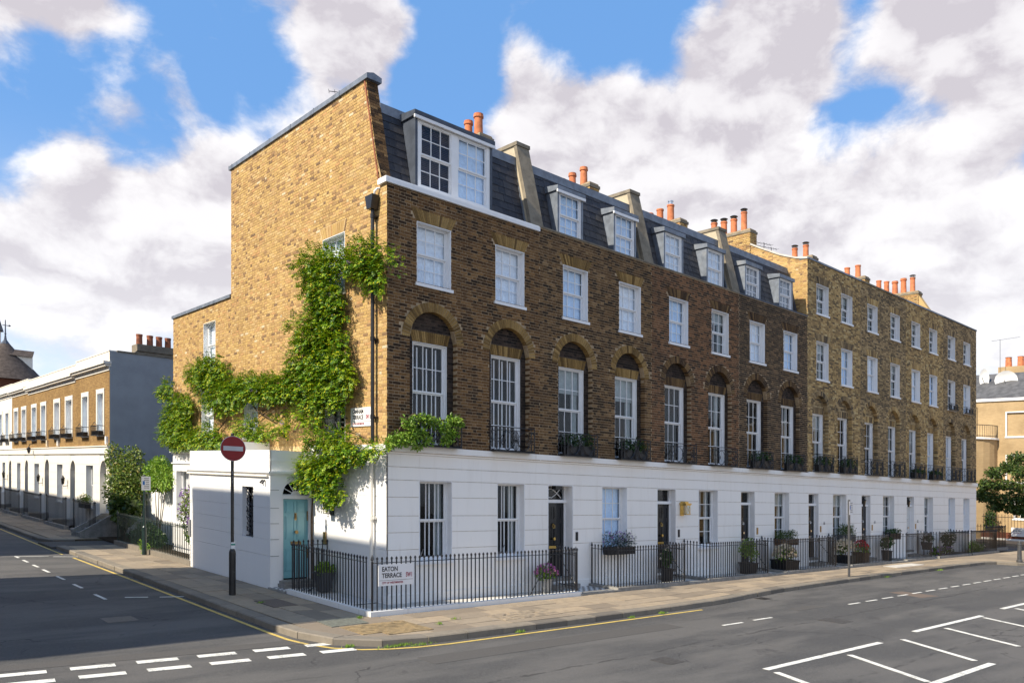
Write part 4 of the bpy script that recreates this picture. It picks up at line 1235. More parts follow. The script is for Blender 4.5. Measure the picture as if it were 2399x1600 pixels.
    for za, zb in zip(GROOVES, GROOVES[1:]):
        iv = [(x0, x1)]
        for o in gops:
            if o['z0'] < zb - 0.02 and o['z1'] > za + 0.02:
                nv = []
                for a, b in iv:
                    if o['u0'] > a: nv.append((a, min(b, o['u0'])))
                    if o['u1'] < b: nv.append((max(a, o['u1']), b))
                iv = [(a, b) for a, b in nv if b - a > 0.01]
        for a, b in iv:
            # window openings stop above the lowest course, so the apron is filled separately
            mb.box(a, b, 0.0, 0.03, za + 0.007 if za > 0 else -0.1, zb - 0.007)
        if za == 0.0:
            for a, b in h['gw']: mb.box(a, b, 0.0, 0.03, -0.1, 0.90)
    mb.build('stucco_courses', M['stucco'], gw)
    mb = MB(); mb.box(x0, x1, -0.035, 0.05, 3.545, 3.60); mb.box(x0, x1, -0.085, 0.05, 3.60, 3.75 if not tall else 3.79)
    cn = mb.build('cornice', M['stucco'], ho)
    mb = MB(); mb.box(x0 + 0.02, x1 - 0.02, -0.039, -0.034, 3.588, 3.5985); mb.build('stained_joint', M['rust_line'], cn)
    mb = MB(); mb.box(x0, x1, -0.03, 0.02, -0.1, 0.22); mb.build('wall_plinth', M['stucco'], ho)
    for k, (a, b) in enumerate(h['gw']):
        window(ho, FR, (a + b) / 2, 0.98, b - a, 1.95, 0.20, 3, 1 if i == 0 else 2, 1 if i == 0 else 2, fine, ('sides', 'blue', 'sides', 'half', 'half', 'sides', 'half', 'blue')[i], split=0.5, sill_proj=0.07, name='window')
    if h['door']:
        a, b = h['door']
        door(ho, FR, a, b, 2.93, 0.32, 0.30 if i < 2 else (0.22 if i < 4 else 0.16), 2.10, 'door_cream' if i == 6 else 'door_black', 'brass' if i in (1, 2) else 'chrome')
        steps(ho, a + 0.01, b - 0.01, 2, 0.16, 0.3)
        mb = MB(); mb.box(b + 0.10, b + 0.19, -0.02, 0.01, 1.35, 1.60); mb.build('door_entry_panel', M['planter_black' if i < 3 else 'bronze'], ho)
    # --- room darkness and rear block
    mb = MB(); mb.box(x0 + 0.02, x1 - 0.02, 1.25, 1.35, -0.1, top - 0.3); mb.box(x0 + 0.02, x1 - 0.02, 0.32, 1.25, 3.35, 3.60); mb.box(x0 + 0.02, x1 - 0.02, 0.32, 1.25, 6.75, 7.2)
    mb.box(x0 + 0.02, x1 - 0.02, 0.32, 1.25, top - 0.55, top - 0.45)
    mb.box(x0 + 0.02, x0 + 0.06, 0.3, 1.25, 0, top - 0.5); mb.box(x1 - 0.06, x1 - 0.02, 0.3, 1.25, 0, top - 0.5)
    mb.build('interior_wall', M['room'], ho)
    mb = MB(); mb.box(x0 + (0.03 if i else 0.70), x1 - 0.03, 1.36, 9.0, -0.1, top - 0.2); mb.build('rear_block', M['tex_yellow_x'], ho)
    # --- parapet and roof
    if i == 0:
        mb = MB(); mb.box(x0 - 0.07, x1 - 0.05, -0.07, 0.30, 9.86, 9.97); mb.box(x0 - 0.055, x1 - 0.06, -0.055, 0.29, 9.97, 10.0); mb.build('parapet_coping', M['white'], ho)
    elif not tall:
        mb = MB(); mb.box(x0, x1, -0.02, 0.30, 10.0, 10.045); mb.build('parapet_coping', M['cement' if i < 3 else 'lead_dark'], ho)
    else:
        mb = MB(); mb.box(x0 - 0.02, x1, -0.04, 0.34, 12.33, 12.40); mb.build('parapet_coping', M[('lead', 'cement', 'lead', 'lead_dark')[i - 4]], ho)
        mb = MB(); mb.box(x0 + 0.01, x1 - 0.01, 0.30, 9.0, 11.6, 12.0); mb.build('flat_roof', M['lead_dark'], ho)
        mb = MB(); mb.box(x0, x1, 0.31, 0.34, 11.6, 12.33); mb.build('parapet_back', M['mortar_ochre'], ho)
    if not tall:
        zt = 12.05 if i == 0 else 12.0; xl = x0 + (0.02 if i else 0.2)
        mb = MB(); mb.prism([(xl, slope_y(9.7) + 0.012, 9.7), (xl, slope_y(zt) + 0.012, zt), (xl, 8.9, zt + 0.1), (xl, 8.9, 9.7)], (x1 - xl - 0.02, 0, 0))
        mb.build('mansard_roof', M['lead_dark'], ho)
        mb = MB(); mb.box(x0 + 0.3, x1 - 0.2, slope_y(zt - 0.2) - 0.03, slope_y(zt) + 0.4, zt - 0.20, zt + 0.03); mb.build('lead_flashing', M['lead'], ho)
        if i == 0:
            dormer(ho, 2.17, 2.46, 10.08, 11.80, 'lead_dark', two=True, lip='white')
            slates(ho, [(0.34, 0.93, 99), (3.42, 4.74, 99)], 9.95, 11.85, 3)
        else:
            z1 = 11.32 if i < 3 else 11.25
            for c in h['c2']: dormer(ho, c + (0.0 if i < 3 else 0.02), 1.06, 10.02, z1, 'lead' if i < 3 else 'lead', lip='white' if i == 1 else None, curtain=('blue', 'blue', 'net', 'shutter')[i])
            rg = []
            edges = [x0 + 0.27] + sum([[c - 0.56, c + 0.56] for c in h['c2']], []) + [x1 - 0.2]
            slates(ho, [(a, b, 99) for a, b in zip(edges[::2], edges[1::2])] + [(c - 0.56, c + 0.56, 0) for c in h['c2']], 9.98, 11.8, i + 10)
            for c in h['c2']:
                z = z1 + 0.22
                rr = random.Random(i)
                while z < 11.8:
                    x = c - 0.56
                    while x < c + 0.5:
                        inst('slate', slate_mesh(0.27), (x + 0.14, slope_y(z), z), ho); x += 0.28
                    z += 0.215

# balconettes on the cornice
for i, h in enumerate(HOUSES):
    for c in h['c1']:
        balcony(house_objs[i], c + (-0.02 if i < 4 else 0), 3.76 if i < 4 else 3.80, 1.36 if i < 4 else 1.26, 0.64 if i < 4 else 0.72)
for c in HOUSES[7]['c2']: balcony(house_objs[7], c, 7.56, 0.98, 0.34, 0.14)

# party walls between the mansards
for k, (b, mat) in enumerate(((B[1], 'cream_render'), (B[2], 'cream_render'), (B[3], 'cream_render'))):
    xa, xb = b - 0.19, b + 0.25
    mb = MB(); mb.prism([(xa, 0.16, 9.95), (xa, 0.80, 12.42), (xa, 8.5, 12.45), (xa, 8.5, 9.95)], (xb - xa, 0, 0))
    pw = mb.build('party_wall', M[mat], house_objs[k])
    mb = MB(); mb.prism([(xa - 0.02, 0.10, 9.98), (xa - 0.02, 0.745, 12.47), (xa - 0.02, 0.86, 12.47), (xa - 0.02, 0.22, 9.98)], (xb - xa + 0.04, 0, 0))
    mb.prism([(xa - 0.04, 0.70, 12.42), (xa - 0.04, 0.70, 12.52), (xa - 0.04, 8.5, 12.55), (xa - 0.04, 8.5, 12.45)], (xb - xa + 0.08, 0, 0))
    mb.build('party_wall_coping', M['cement' if k else 'cement'], pw)
    mb = MB(); mb.prism([(xa - 0.05, 0.30, 9.98), (xa - 0.05, 0.84, 12.05), (xa - 0.05, 0.90, 12.05), (xa - 0.05, 0.36, 9.98)], (0.05, 0, 0)); mb.build('lead_flashing', M['lead'], pw)
stack(house_objs[0], 4.75, 5.25, 2.35, 3.9, 12.2, 13.28, [(3.20, 13.94, 0.13, 'c'), (2.72, 14.0, 0.14, 'c')])
stack(house_objs[1], 9.65, 10.12, 2.46, 4.3, 12.2, 13.22, [(4.01, 13.75), (3.49, 13.82, 0.13, 'c'), (2.95, 13.88, 0.13, 'c')])
stack(house_objs[2], 14.65, 15.12, 2.40, 4.8, 12.2, 13.22, [(4.55, 13.75, 0.13, 'w'), (4.03, 13.80), (3.53, 13.85), (3.02, 13.90)])
mb = MB(); mb.lathe(14.885, 3.02, [(0.09, 13.7), (0.09, 14.02), (0.11, 14.02), (0.11, 14.06), (0.02, 14.08)], 10); mb.build('steel_flue', M['chrome'], house_objs[2])
# tall side wall above the last mansard, with its stack
SX = Face('S', 19.83)
def side_top(y):
    pts = [(0, 12.33), (0.5, 12.42), (1.2, 12.68), (2.0, 13.08), (2.55, 13.38), (9, 13.38)]
    for (a, za), (b, zb) in zip(pts, pts[1:]):
        if a <= y <= b: return za + (zb - za) * (y - a) / (b - a)
    return 13.38
def side_lo(z): 
    y = 0.0
    while side_top(y) < z and y < 2.6: y += 0.02
    return y
mb = MB(); sheet_wall(SX, mb, 0.0, 5.0, 9.9, side_top, [], 0.005)
sw = mb.build('side_wall', M['mortar_light'], house_objs[4])
mb = MB(); fu, re = lay_bricks(SX, side_lo, 5.0, 10.02, 13.36, [], 0.0, seed=77); brick_boxes(SX, mb, fu + re); mb.build('brickwork', M['brick_gable'], sw, kind='stuff')
mb = MB()
pts = [(0.0, 12.33), (0.5, 12.42), (1.2, 12.68), (2.0, 13.08), (2.55, 13.38)]
for (a, za), (b, zb) in zip(pts, pts[1:]): mb.prism([(19.79, a, za), (19.79, b, zb), (19.79, b, zb + 0.07), (19.79, a, za + 0.07)], (0.36, 0, 0))
mb.build('side_wall_coping', M['forecourt'], sw)
mb = MB(); mb.box(19.87, 20.2, 0.3, 5.0, 9.9, 12.3); mb.build('side_wall_core', M['mortar_dark'], sw)
stack(house_objs[4], 19.78, 20.30, 2.55, 4.85, 12.9, 14.08, [(4.50, 14.78, 0.14, 'w'), (4.00, 14.72, 0.14, 'w'), (3.50, 14.72, 0.14, 'w'), (3.00, 14.92, 0.13, 'w')])
stack(house_objs[4], 24.3, 24.8, 2.1, 3.5, 11.8, 13.85, [(3.10, 14.38, 0.13, 'w'), (2.55, 14.42, 0.13, 'w')])
stack(house_objs[5], 29.15, 29.65, 1.85, 3.7, 11.8, 13.82, [(3.36, 14.35), (2.87, 14.43), (2.32, 14.46)])
stack(house_objs[6], 33.9, 34.4, 1.15, 3.7, 11.8, 13.86, [(3.32, 14.78), (2.90, 14.66), (2.45, 14.60, 0.15, 'c'), (2.00, 14.68, 0.15, 'c'), (1.53, 14.64, 0.13, 'w')])
mb = MB(); mb.prism([(33.95, 0.35, 12.3), (33.95, 1.2, 13.7), (33.95, 3.8, 13.7), (33.95, 3.8, 12.3)], (0.4, 0, 0)); mb.build('raking_wall', M['brick_gable'], house_objs[6])
# roof aerials
def aerial(house, x, y, z, h, L, dirn):
    mb = MB(); mb.tube([(x, y, z), (x, y, z + h)], 0.016, 5)
    dx, dy = dirn; mb.tube([(x - dx * L * 0.3, y - dy * L * 0.3, z + h - 0.05), (x + dx * L * 0.7, y + dy * L * 0.7, z + h - 0.05)], 0.010, 4)
    for k in range(9):
        t = -0.3 + k / 8.0; px, py = x + dx * L * t, y + dy * L * t
        mb.tube([(px + dy * 0.12, py - dx * 0.12, z + h - 0.05), (px - dy * 0.12, py + dx * 0.12, z + h - 0.05)], 0.006, 4)
    mb.build('aerial', M['iron'], house)
aerial(house_objs[0], 0.9, 2.6, 12.0, 1.15, 1.3, (-0.8, 0.5))
aerial(house_objs[4], 22.0, 3.2, 12.0, 2.1, 1.5, (-0.9, 0.3))
aerial(house_objs[4], 24.0, 4.0, 12.0, 2.5, 1.3, (-0.9, 0.3))
aerial(house_objs[1], 7.0, 5.0, 12.0, 0.7, 0.8, (-0.8, 0.4))
# ------------------------------------------------------------------ side elevation of the corner house
H0 = house_objs[0]
SD = Face('S', 0.0)
GT = 12.60
def gab_lo(z): return 0.0 if z < 9.98 else 0.30 + (z - 9.98) * 0.24
g_ops = [op(1.93, 3.07, 7.62, 9.13), op(1.90, 2.95, 3.78, 6.05), op(7.05, 8.05, 4.05, 5.75)]
e_ops = [op(10.37, 11.42, 6.50, 7.98), op(10.50, 11.60, 4.00, 5.70)]
def gab_top(y):
    if y < 0.30: return 9.98
    return min(GT, 9.98 + (y - 0.30) / 0.24)
mb = MB(); sheet_wall(SD, mb, 0.0, 9.05, 3.60, gab_top, g_ops, 0.005, 0.16)
gwall = mb.build('gable_wall', M['mortar_light'], H0)
full, rest = lay_bricks(SD, gab_lo, 9.05, 3.75, GT - 0.02, g_ops, 0.0, seed=500)
for c, zb in ((2.5, 9.13),):
    full = [q for q in full if not (zb < (q[2] + q[3]) / 2 < zb + 0.30 and abs((q[0] + q[1]) / 2 - c) < 0.70)]; rest = [q for q in rest if not (zb < (q[2] + q[3]) / 2 < zb + 0.30 and abs((q[0] + q[1]) / 2 - c) < 0.70)]
full.sort(key=lambda q: -seen_size(SD, q))
singles, full = full[:205], full[205:]
mb = MB(); brick_boxes(SD, mb, full + rest); mb.build('brickwork', M['brick_gable'], gwall, kind='stuff')
def one_side():
    b = MB(); b.box(0, 0.03, -0.1055, 0.1055, 0, 0.060); return b.mesh('brick', M['brick_gable'], (0, 0, 0))
bs = one_side()
for q in singles: inst('brick', bs, (q[5], (q[0] + q[1]) / 2, q[2]), gwall)
mb = MB(); flat_arch(SD, mb, 2.5, 1.16, 9.136, 0.29, 20, -0.004, 0.1, 0.12); mb.build('flat_arch', M['brick_gable'], H0)
# gable upstand: raking front face of dark brick and a lead-capped top
fz = [(0.30 + (z - 9.98) * 0.24, z) for z in (9.98, GT)]
mb = MB(); mb.prism([(0.02, fz[0][0], 9.90), (0.02, fz[0][0], 9.98), (0.02, fz[1][0], GT), (0.02, 9.0, GT), (0.02, 9.0, 9.90)], (0.30, 0, 0)); mb.build('gable_core', M['mortar_dark'], gwall)
mb = MB(); k = 0; z = 9.99
while z < GT - 0.03:
    y = 0.30 + (z - 9.98) * 0.24
    spl = (0.0, 0.22, 0.325) if k % 2 else (0.0, 0.105, 0.325)
    for a, b in zip(spl, spl[1:]): mb.add([(a + 0.004, y - 0.012, z), (b - 0.006, y - 0.012, z), (b - 0.006, y + 0.004, z + 0.065), (a + 0.004, y + 0.004, z + 0.065), (a + 0.004, y + 0.05, z), (b - 0.006, y + 0.05, z), (b - 0.006, y + 0.05, z + 0.065), (a + 0.004, y + 0.05, z + 0.065)], [(0, 1, 2, 3), (0, 4, 5, 1), (3, 2, 6, 7), (0, 3, 7, 4), (1, 5, 6, 2)])
    z += CH; k += 1
mb.build('raking_brickwork', M['brick_dark2'], gwall)
mb = MB(); mb.prism([(-0.022, fz[0][0] + 0.02, 9.98), (-0.022, fz[1][0] + 0.02, GT - 0.02), (-0.022, fz[1][0] + 0.06, GT - 0.02), (-0.022, fz[0][0] + 0.06, 9.98)], (0.02, 0, 0)); mb.build('verge_strip', M['terracotta_dark'], gwall)
y = 0.80; kk = 0
while y < 9.1:
    L = min(1.35, 9.13 - y); mb = MB(); mb.prism([(-0.05, y, GT - 0.02), (-0.05, y, GT + 0.10), (0.14, y, GT + 0.16), (0.37, y, GT + 0.10), (0.37, y, GT - 0.02)], (0, L - 0.012, 0)); mb.build('lead_coping', M['lead'], gwall)
    mb = MB(); mb.box(-0.056, 0.376, y + L - 0.03, y + L, GT - 0.025, GT + 0.115); mb.build('lead_roll', M['lead'], gwall); y += L
window(H0, SD, 2.5, 7.62, 1.14, 1.51, 0.13, 3, 2, 2, True, 'net')
window(H0, SD, 2.425, 3.78, 1.05, 2.27, 0.13, 3, 2, 2, True, 'sides', sill=False)
window(H0, SD, 7.55, 4.05, 1.0, 1.70, 0.13, 3, 2, 2, True, 'net')
# iron guard at the side window
mb = MB()
for z in (3.80, 4.42): mb.tube([(-0.02, 1.75, z), (-0.24, 1.75, z), (-0.24, 3.15, z), (-0.02, 3.15, z)], 0.011, 4)
for j in range(12): mb.tube([(-0.24, 1.75 + 1.4 * j / 11, 3.80), (-0.24, 1.75 + 1.4 * j / 11, 4.42)], 0.008, 4)
for j in range(4): mb.tube([(-0.24, 2.0 + 0.3 * j + 0.12 * math.cos(t * 0.7), 4.11 + 0.2 * math.sin(t * 0.7)) for t in range(10)], 0.009, 4)
mb.build('window_guard', M['iron'], H0)
# rear extension
mb = MB(); sheet_wall(SD, mb, 9.05, 14.40, 3.60, 8.55, e_ops, 0.016, 0.17)
ewall = mb.build('extension_wall', M['mortar_light'], H0)
full, rest = lay_bricks(SD, 9.06, 14.40, 3.75, 8.55, e_ops, 0.011, seed=501)
mb = MB(); brick_boxes(SD, mb, full + rest); mb.build('brickwork', M['brick_gable'], ewall, kind='stuff')
y = 9.08
while y < 14.4:
    L = min(1.3, 14.45 - y); mb = MB(); mb.prism([(-0.04, y, 8.53), (-0.04, y, 8.63), (0.14, y, 8.70), (0.34, y, 8.63), (0.34, y, 8.53)], (0, L - 0.015, 0)); mb.build('lead_coping', M['lead'], ewall); y += L
e2 = Face('S', 0.011)
window(H0, e2, 10.895, 6.50, 1.05, 1.48, 0.13, 2, 1, 1, True, 'net')
window(H0, e2, 11.05, 4.00, 1.10, 1.70, 0.13, 2, 1, 1, True, 'net')
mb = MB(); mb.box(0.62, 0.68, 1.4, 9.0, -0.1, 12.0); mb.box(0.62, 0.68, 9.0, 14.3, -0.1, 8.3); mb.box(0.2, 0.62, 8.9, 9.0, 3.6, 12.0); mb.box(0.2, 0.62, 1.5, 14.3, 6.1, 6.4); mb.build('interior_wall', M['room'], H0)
mb = MB(); mb.box(0.70, 5.0, 9.0, 14.38, -0.1, 8.5); mb.box(0.05, 0.70, 14.2, 14.38, -0.1, 8.5); mb.box(0.03, 0.70, 9.0, 14.2, 8.35, 8.5); mb.box(0.05, 0.7, 8.8, 8.98, 8.5, 12.5); mb.build('extension_block', M['tex_yellow_x'], H0)
# stucco base on the side
s_ops = [op(12.7, 14.05, 1.05, 2.95)]
mb = MB(); sheet_wall(SD, mb, 0.0, 3.66, -0.1, 3.60, [], 0.016); mb.build('side_stucco_wall', M['stucco_wing'], H0)
mb = MB(); sheet_wall(SD, mb, 9.33, 14.40, -0.1, 3.60, s_ops, 0.016, 0.2)
sst = mb.build('side_stucco_wall', M['stucco_wing'], H0)
mb = MB()
for za, zb in zip(GROOVES, GROOVES[1:]): mb.box(0.0, 0.03, 0.0, 3.66, za + 0.007 if za > 0 else -0.1, zb - 0.007)
mb.build('stucco_courses', M['stucco_wing'], sst)
mb = MB()
for za, zb in zip(GROOVES, GROOVES[1:]):
    if za < 2.93 and zb > 1.05:
        mb.box(0.0, 0.03, 9.33, 12.7, za + 0.007 if za > 0 else -0.1, zb - 0.007); mb.box(0.0, 0.03, 14.05, 14.4, za + 0.007 if za > 0 else -0.1, zb - 0.007)
    else: mb.box(0.0, 0.03, 9.33, 14.4, za + 0.007 if za > 0 else -0.1, zb - 0.007)
mb.box(0.0, 0.03, 12.7, 14.05, -0.1, 0.97)
mb.build('stucco_courses', M['stucco_wing'], sst)
mb = MB(); mb.box(-0.035, 0.0, -0.035, 3.64, 3.545, 3.60); mb.box(-0.085, 0.0, -0.085, 3.64, 3.60, 3.75); mb.build('side_cornice', M['stucco_wing'], H0)
mb = MB(); mb.box(-0.035, 0.0, 9.36, 14.43, 3.545, 3.60); mb.box(-0.10, 0.0, 9.36, 14.47, 3.60, 3.75); mb.box(-0.05, 0.0, 9.36, 14.44, 3.20, 3.24); mb.build('side_cornice', M['stucco_wing'], H0)
window(H0, SD, 13.375, 1.05, 1.35, 1.90, 0.18, 2, 1, 1, True, 'shutter')
# rainwater pipe and hopper
mb = MB(); mb.tube([(-0.11, 0.45, 3.76), (-0.11, 0.45, 9.30)], 0.045, 10)
for z in (4.35, 6.2, 8.0, 9.1): mb.lathe(-0.11, 0.45, [(0.056, z), (0.056, z + 0.10)], 10); mb.box(-0.10, 0.0, 0.36, 0.54, z + 0.02, z + 0.06)
pipe = mb.build('rainwater_pipe', M['iron'], H0)
mb = MB(); mb.prism([(-0.02, 0.36, 9.30), (-0.02, 0.54, 9.30), (-0.02, 0.62, 9.62), (-0.02, 0.28, 9.62)], (-0.20, 0, 0)); mb.build('hopper', M['iron'], pipe)
mb = MB(); mb.tube([(-0.09, 0.40, 9.62), (-0.10, 0.38, 9.72), (-0.06, 0.33, 9.78), (0.0, 0.30, 9.80)], 0.03, 8); mb.build('outlet_pipe', M['white'], pipe)
mb = MB(); mb.tube([(-0.10, 0.52, 0.1), (-0.10, 0.52, 3.52)], 0.045, 10); mb.lathe(-0.10, 0.52, [(0.06, 1.95), (0.06, 2.06)], 10); mb.box(-0.1, 0.0, 0.42, 0.62, 1.98, 2.03); mb.build('rainwater_pipe', M['stucco_cream'], H0)
# --- white wing with the turquoise door
WX = -1.19
WS = Face('S', WX); WF = Face('F', 3.64)
niche = op(4.67, 5.39, 1.24, 2.60)
mb = MB(); sheet_wall(WS, mb, 3.655, 9.35, -0.1, 3.56, [niche], 0.016, 0.20)
wing = mb.build('side_wing', M['stucco_wing'], H0)
mb = MB(); wg = [0.0, 0.84, 1.27, 1.68, 2.08, 2.55, 2.92]
for za, zb in zip(wg, wg[1:]):
    a = za + 0.006 if za else -0.1
    if za >= 1.2 and zb <= 2.6: mb.box(WX, WX + 0.03, 3.64, 4.67, a, zb - 0.006); mb.box(WX, WX + 0.03, 5.39, 9.35, a, zb - 0.006)
    elif za == 2.55: mb.box(WX, WX + 0.03, 3.64, 4.67, a, zb); mb.box(WX, WX + 0.03, 5.39, 9.35, a, zb); mb.box(WX, WX + 0.03, 4.67, 5.39, 2.6, zb)
    elif za == 0.84: mb.box(WX, WX + 0.03, 3.64, 9.35, a, 1.24); mb.box(WX, WX + 0.03, 3.64, 4.67, 1.24, zb - 0.006); mb.box(WX, WX + 0.03, 5.39, 9.35, 1.24, zb - 0.006)
    else: mb.box(WX, WX + 0.03, 3.64, 9.35, a, zb - 0.006)
mb.box(WX, WX + 0.03, 3.64, 9.35, 2.92, 3.58)
mb.build('stucco_courses', M['stucco_wing'], wing)
mb = MB(); mb.box(WX - 0.035, 0.0, 3.60, 9.50, 2.945, 2.985); mb.box(WX - 0.075, 0.0, 3.56, 9.52, 2.985, 3.03); mb.build('wing_cornice', M['stucco_wing'], wing)
mb = MB(); mb.tube([(WX - 0.04, 3.72, 2.90), (WX - 0.04, 9.45, 2.90)], 0.028, 8); mb.build('waste_pipe', M['stucco_cream'], wing)
mb = MB(); mb.box(WX, 0.0, 9.20, 9.35, -0.1, 3.58); mb.box(WX + 0.03, 0.0, 3.67, 9.2, 3.45, 3.52); mb.box(-1.02, 0.0, 6.25, 6.45, 3.5, 3.85); mb.build('wing_roof', M['stucco_wing'], wing)
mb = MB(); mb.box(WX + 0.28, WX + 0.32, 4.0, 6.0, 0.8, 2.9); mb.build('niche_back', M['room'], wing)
mb = MB()
for z in (1.26, 1.92, 2.58): mb.box(WX + 0.11, WX + 0.13, 4.67, 5.39, z - 0.015, z + 0.015)
for j in range(2):
    for q in range(5):
        yc = 4.85 + 0.36 * j; zc = 1.38 + 0.27 * q
        mb.tube([(WX + 0.12, yc + 0.13 * math.cos(t * 0.63 + q), zc + 0.12 * math.sin(t * 0.63 + q)) for t in range(9)], 0.014, 4)
        mb.tube([(WX + 0.12, yc - 0.16, zc - 0.1), (WX + 0.12, yc + 0.05, zc), (WX + 0.12, yc + 0.16, zc + 0.13)], 0.013, 4)
mb.tube([(WX + 0.12, 5.03, 1.24), (WX + 0.12, 5.03, 2.6)], 0.012, 4)
mb.build('iron_grille', M['iron'], wing)
mb = MB(); mb.box(WX - 0.05, WX, 9.22, 9.34, 0.95, 1.45); mb.build('meter_box', M['sign_grey'], wing)
mb = MB(); mb.tube([(WX - 0.02, 4.05, 2.80), (WX - 0.09, 4.05, 2.72)], 0.025, 8); mb.tube([(WX - 0.02, 3.93, 2.80), (WX - 0.09, 3.93, 2.70)], 0.025, 8); mb.build('security_light', M['iron'], wing)
# door wall
arch_c, arch_r, dz0, dz1 = -0.44, 0.42, 0.24, 2.31
mb = MB()
ow = op(-0.86, -0.02, -0.05, 2.40, True)
sheet_wall(WF, mb, WX + 0.001, 0.0, -0.1, 2.95, [ow], 0.004, 0.14)
mb.box(WX, 0.0, 3.64, 3.70, 3.03, 3.30); mb.box(WX, 0.0, 3.625, 3.70, 3.30, 3.33); mb.box(WX, 0.0, 3.64, 3.70, 3.33, 3.58)
mb.build('door_wall', M['stucco_wing'], wing)
for z in wg[1:-1]:
    mb = MB(); mb.box(WX + 0.005, WX + 0.24, 3.632, 3.6435, z - 0.006, z + 0.006); mb.build('pilaster_joint', M['sign_grey'], wing)
mb = MB(); fd = Face('F', 3.64)
fd.box(mb, -0.86, -0.80, 0.2, 2.40, 0.06, 0.14); fd.box(mb, -0.08, -0.02, 0.2, 2.40, 0.06, 0.14); fd.box(mb, -0.86, -0.02, 2.32, 2.42, 0.03, 0.14)
mb.build('door_frame', M['white'], wing)
mb = MB(); fd.box(mb, -0.80, -0.08, dz0, dz1, 0.10, 0.14)
for a, b in ((0.10, 0.45), (0.55, 0.90)):
    for z1, z2 in ((0.30, 0.86), (1.02, 1.62), (1.72, 2.02)):
        if z1 == 0.30: z1, z2 = 0.18, 0.76
        ua, ub = -0.80 + 0.72 * a, -0.80 + 0.72 * b; za, zb = dz0 + z1, dz0 + z2
        for q in ((ua, ub, za, za + 0.016), (ua, ub, zb - 0.016, zb), (ua, ua + 0.016, za, zb), (ub - 0.016, ub, za, zb)): fd.box(mb, q[0], q[1], q[2], q[3], 0.086, 0.10)
        fd.box(mb, ua + 0.035, ub - 0.035, za + 0.035, zb - 0.035, 0.09, 0.10)
dl = mb.build('door', M['door_blue'], wing, label='turquoise panelled door with brass knob and letter plate')
mb = MB(); fd.box(mb, -0.58, -0.28, dz0 + 0.87, dz0 + 0.96, 0.083, 0.10); mb.build('letter_box', M['bronze'], dl)
mb = MB(); mb.tube([(-0.44, 3.74, 1.45), (-0.44, 3.70, 1.45), (-0.44, 3.66, 1.45)], 0.028, 10, taper=0.05); mb.build('door_knob', M['bronze'], dl)
mb = MB(); mb.tube([(-0.44, 3.73, 1.92), (-0.44, 3.70, 1.93), (-0.44, 3.69, 1.80)], 0.016, 6); fd.box(mb, -0.47, -0.41, 1.76, 1.95, 0.088, 0.10); mb.build('knocker', M['bronze'], dl)
mb = MB()
for z in (0.75, 1.75): fd.box(mb, -0.115, -0.085, z, z + 0.25, 0.083, 0.10)
mb.build('finger_plate', M['bronze'], dl)
mb = MB(); pts = [(arch_c + 0.40 * math.cos(math.pi * t / 14), 3.75, 2.43 + 0.36 * math.sin(math.pi * t / 14)) for t in range(15)]; mb.poly(pts); fan = mb.build('fanlight', M['glass'], wing)
mb = MB()
for k in range(7):
    a = math.pi * k / 6; mb.tube([(arch_c + 0.10 * math.cos(a), 3.735, 2.43 + 0.09 * math.sin(a)), (arch_c + 0.40 * math.cos(a), 3.735, 2.43 + 0.36 * math.sin(a))], 0.014, 4)
mb.prism([(arch_c + 0.13 * math.cos(math.pi * t / 10), 3.72, 2.42 + 0.12 * math.sin(math.pi * t / 10)) for t in range(11)], (0, 0.02, 0))
mb.tube([(arch_c + 0.405 * math.cos(math.pi * t / 14), 3.735, 2.43 + 0.365 * math.sin(math.pi * t / 14)) for t in range(15)], 0.022, 5)
mb.build('glazing_spokes', M['white'], fan)
mb = MB(); mb.box(-1.1, 0.0, 4.1, 4.2, 0, 3.2); mb.build('hall_wall', M['room'], wing)
mb = MB(); mb.box(-0.98, 0.0, 3.26, 3.76, 0.0, 0.13); mb.box(-0.94, 0.0, 3.34, 3.76, 0.13, 0.20); mb.build('door_step', M['step'], wing)
mb = MB(); mb.box(-1.19, 0.0, 2.80, 3.63, -0.05, 0.035); mb.build('tiled_threshold', M['checker'], wing)
mb = MB(); mb.box(-1.26, -1.19, 2.75, 3.63, -0.05, 0.045); mb.build('threshold_kerb', M['step'], wing)
mb = MB(); mb.box(-0.045, 0.0, 2.86, 2.98, 1.18, 1.50); mb.build('door_entry_panel', M['bronze'], H0)
# black wall lantern half hidden by the climber
wl = thing('wall_lantern', 'square black wall lantern half hidden under the climber beside the turquoise door', 'lantern', (-0.12, 2.55, 2.0))
mb = MB(); mb.box(-0.02, 0.0, 2.45, 2.65, 1.95, 2.45); mb.build('back_plate', M['iron'], wl)
mb = MB()
for x in (-0.22, -0.03):
    for y in (2.45, 2.64): mb.box(x, x + 0.014, y, y + 0.014, 2.0, 2.36)
for z in (1.99, 2.36): mb.box(-0.22, -0.02, 2.45, 2.654, z, z + 0.015)
mb.prism([(-0.24, 2.43, 2.375), (-0.24, 2.67, 2.375), (-0.02, 2.67, 2.375), (-0.02, 2.43, 2.375)], (0, 0, 0.05)); mb.build('cage', M['iron'], wl)
mb = MB(); mb.box(-0.205, -0.03, 2.465, 2.64, 2.005, 2.355); mb.build('pane', M['lamp_glass'], wl)
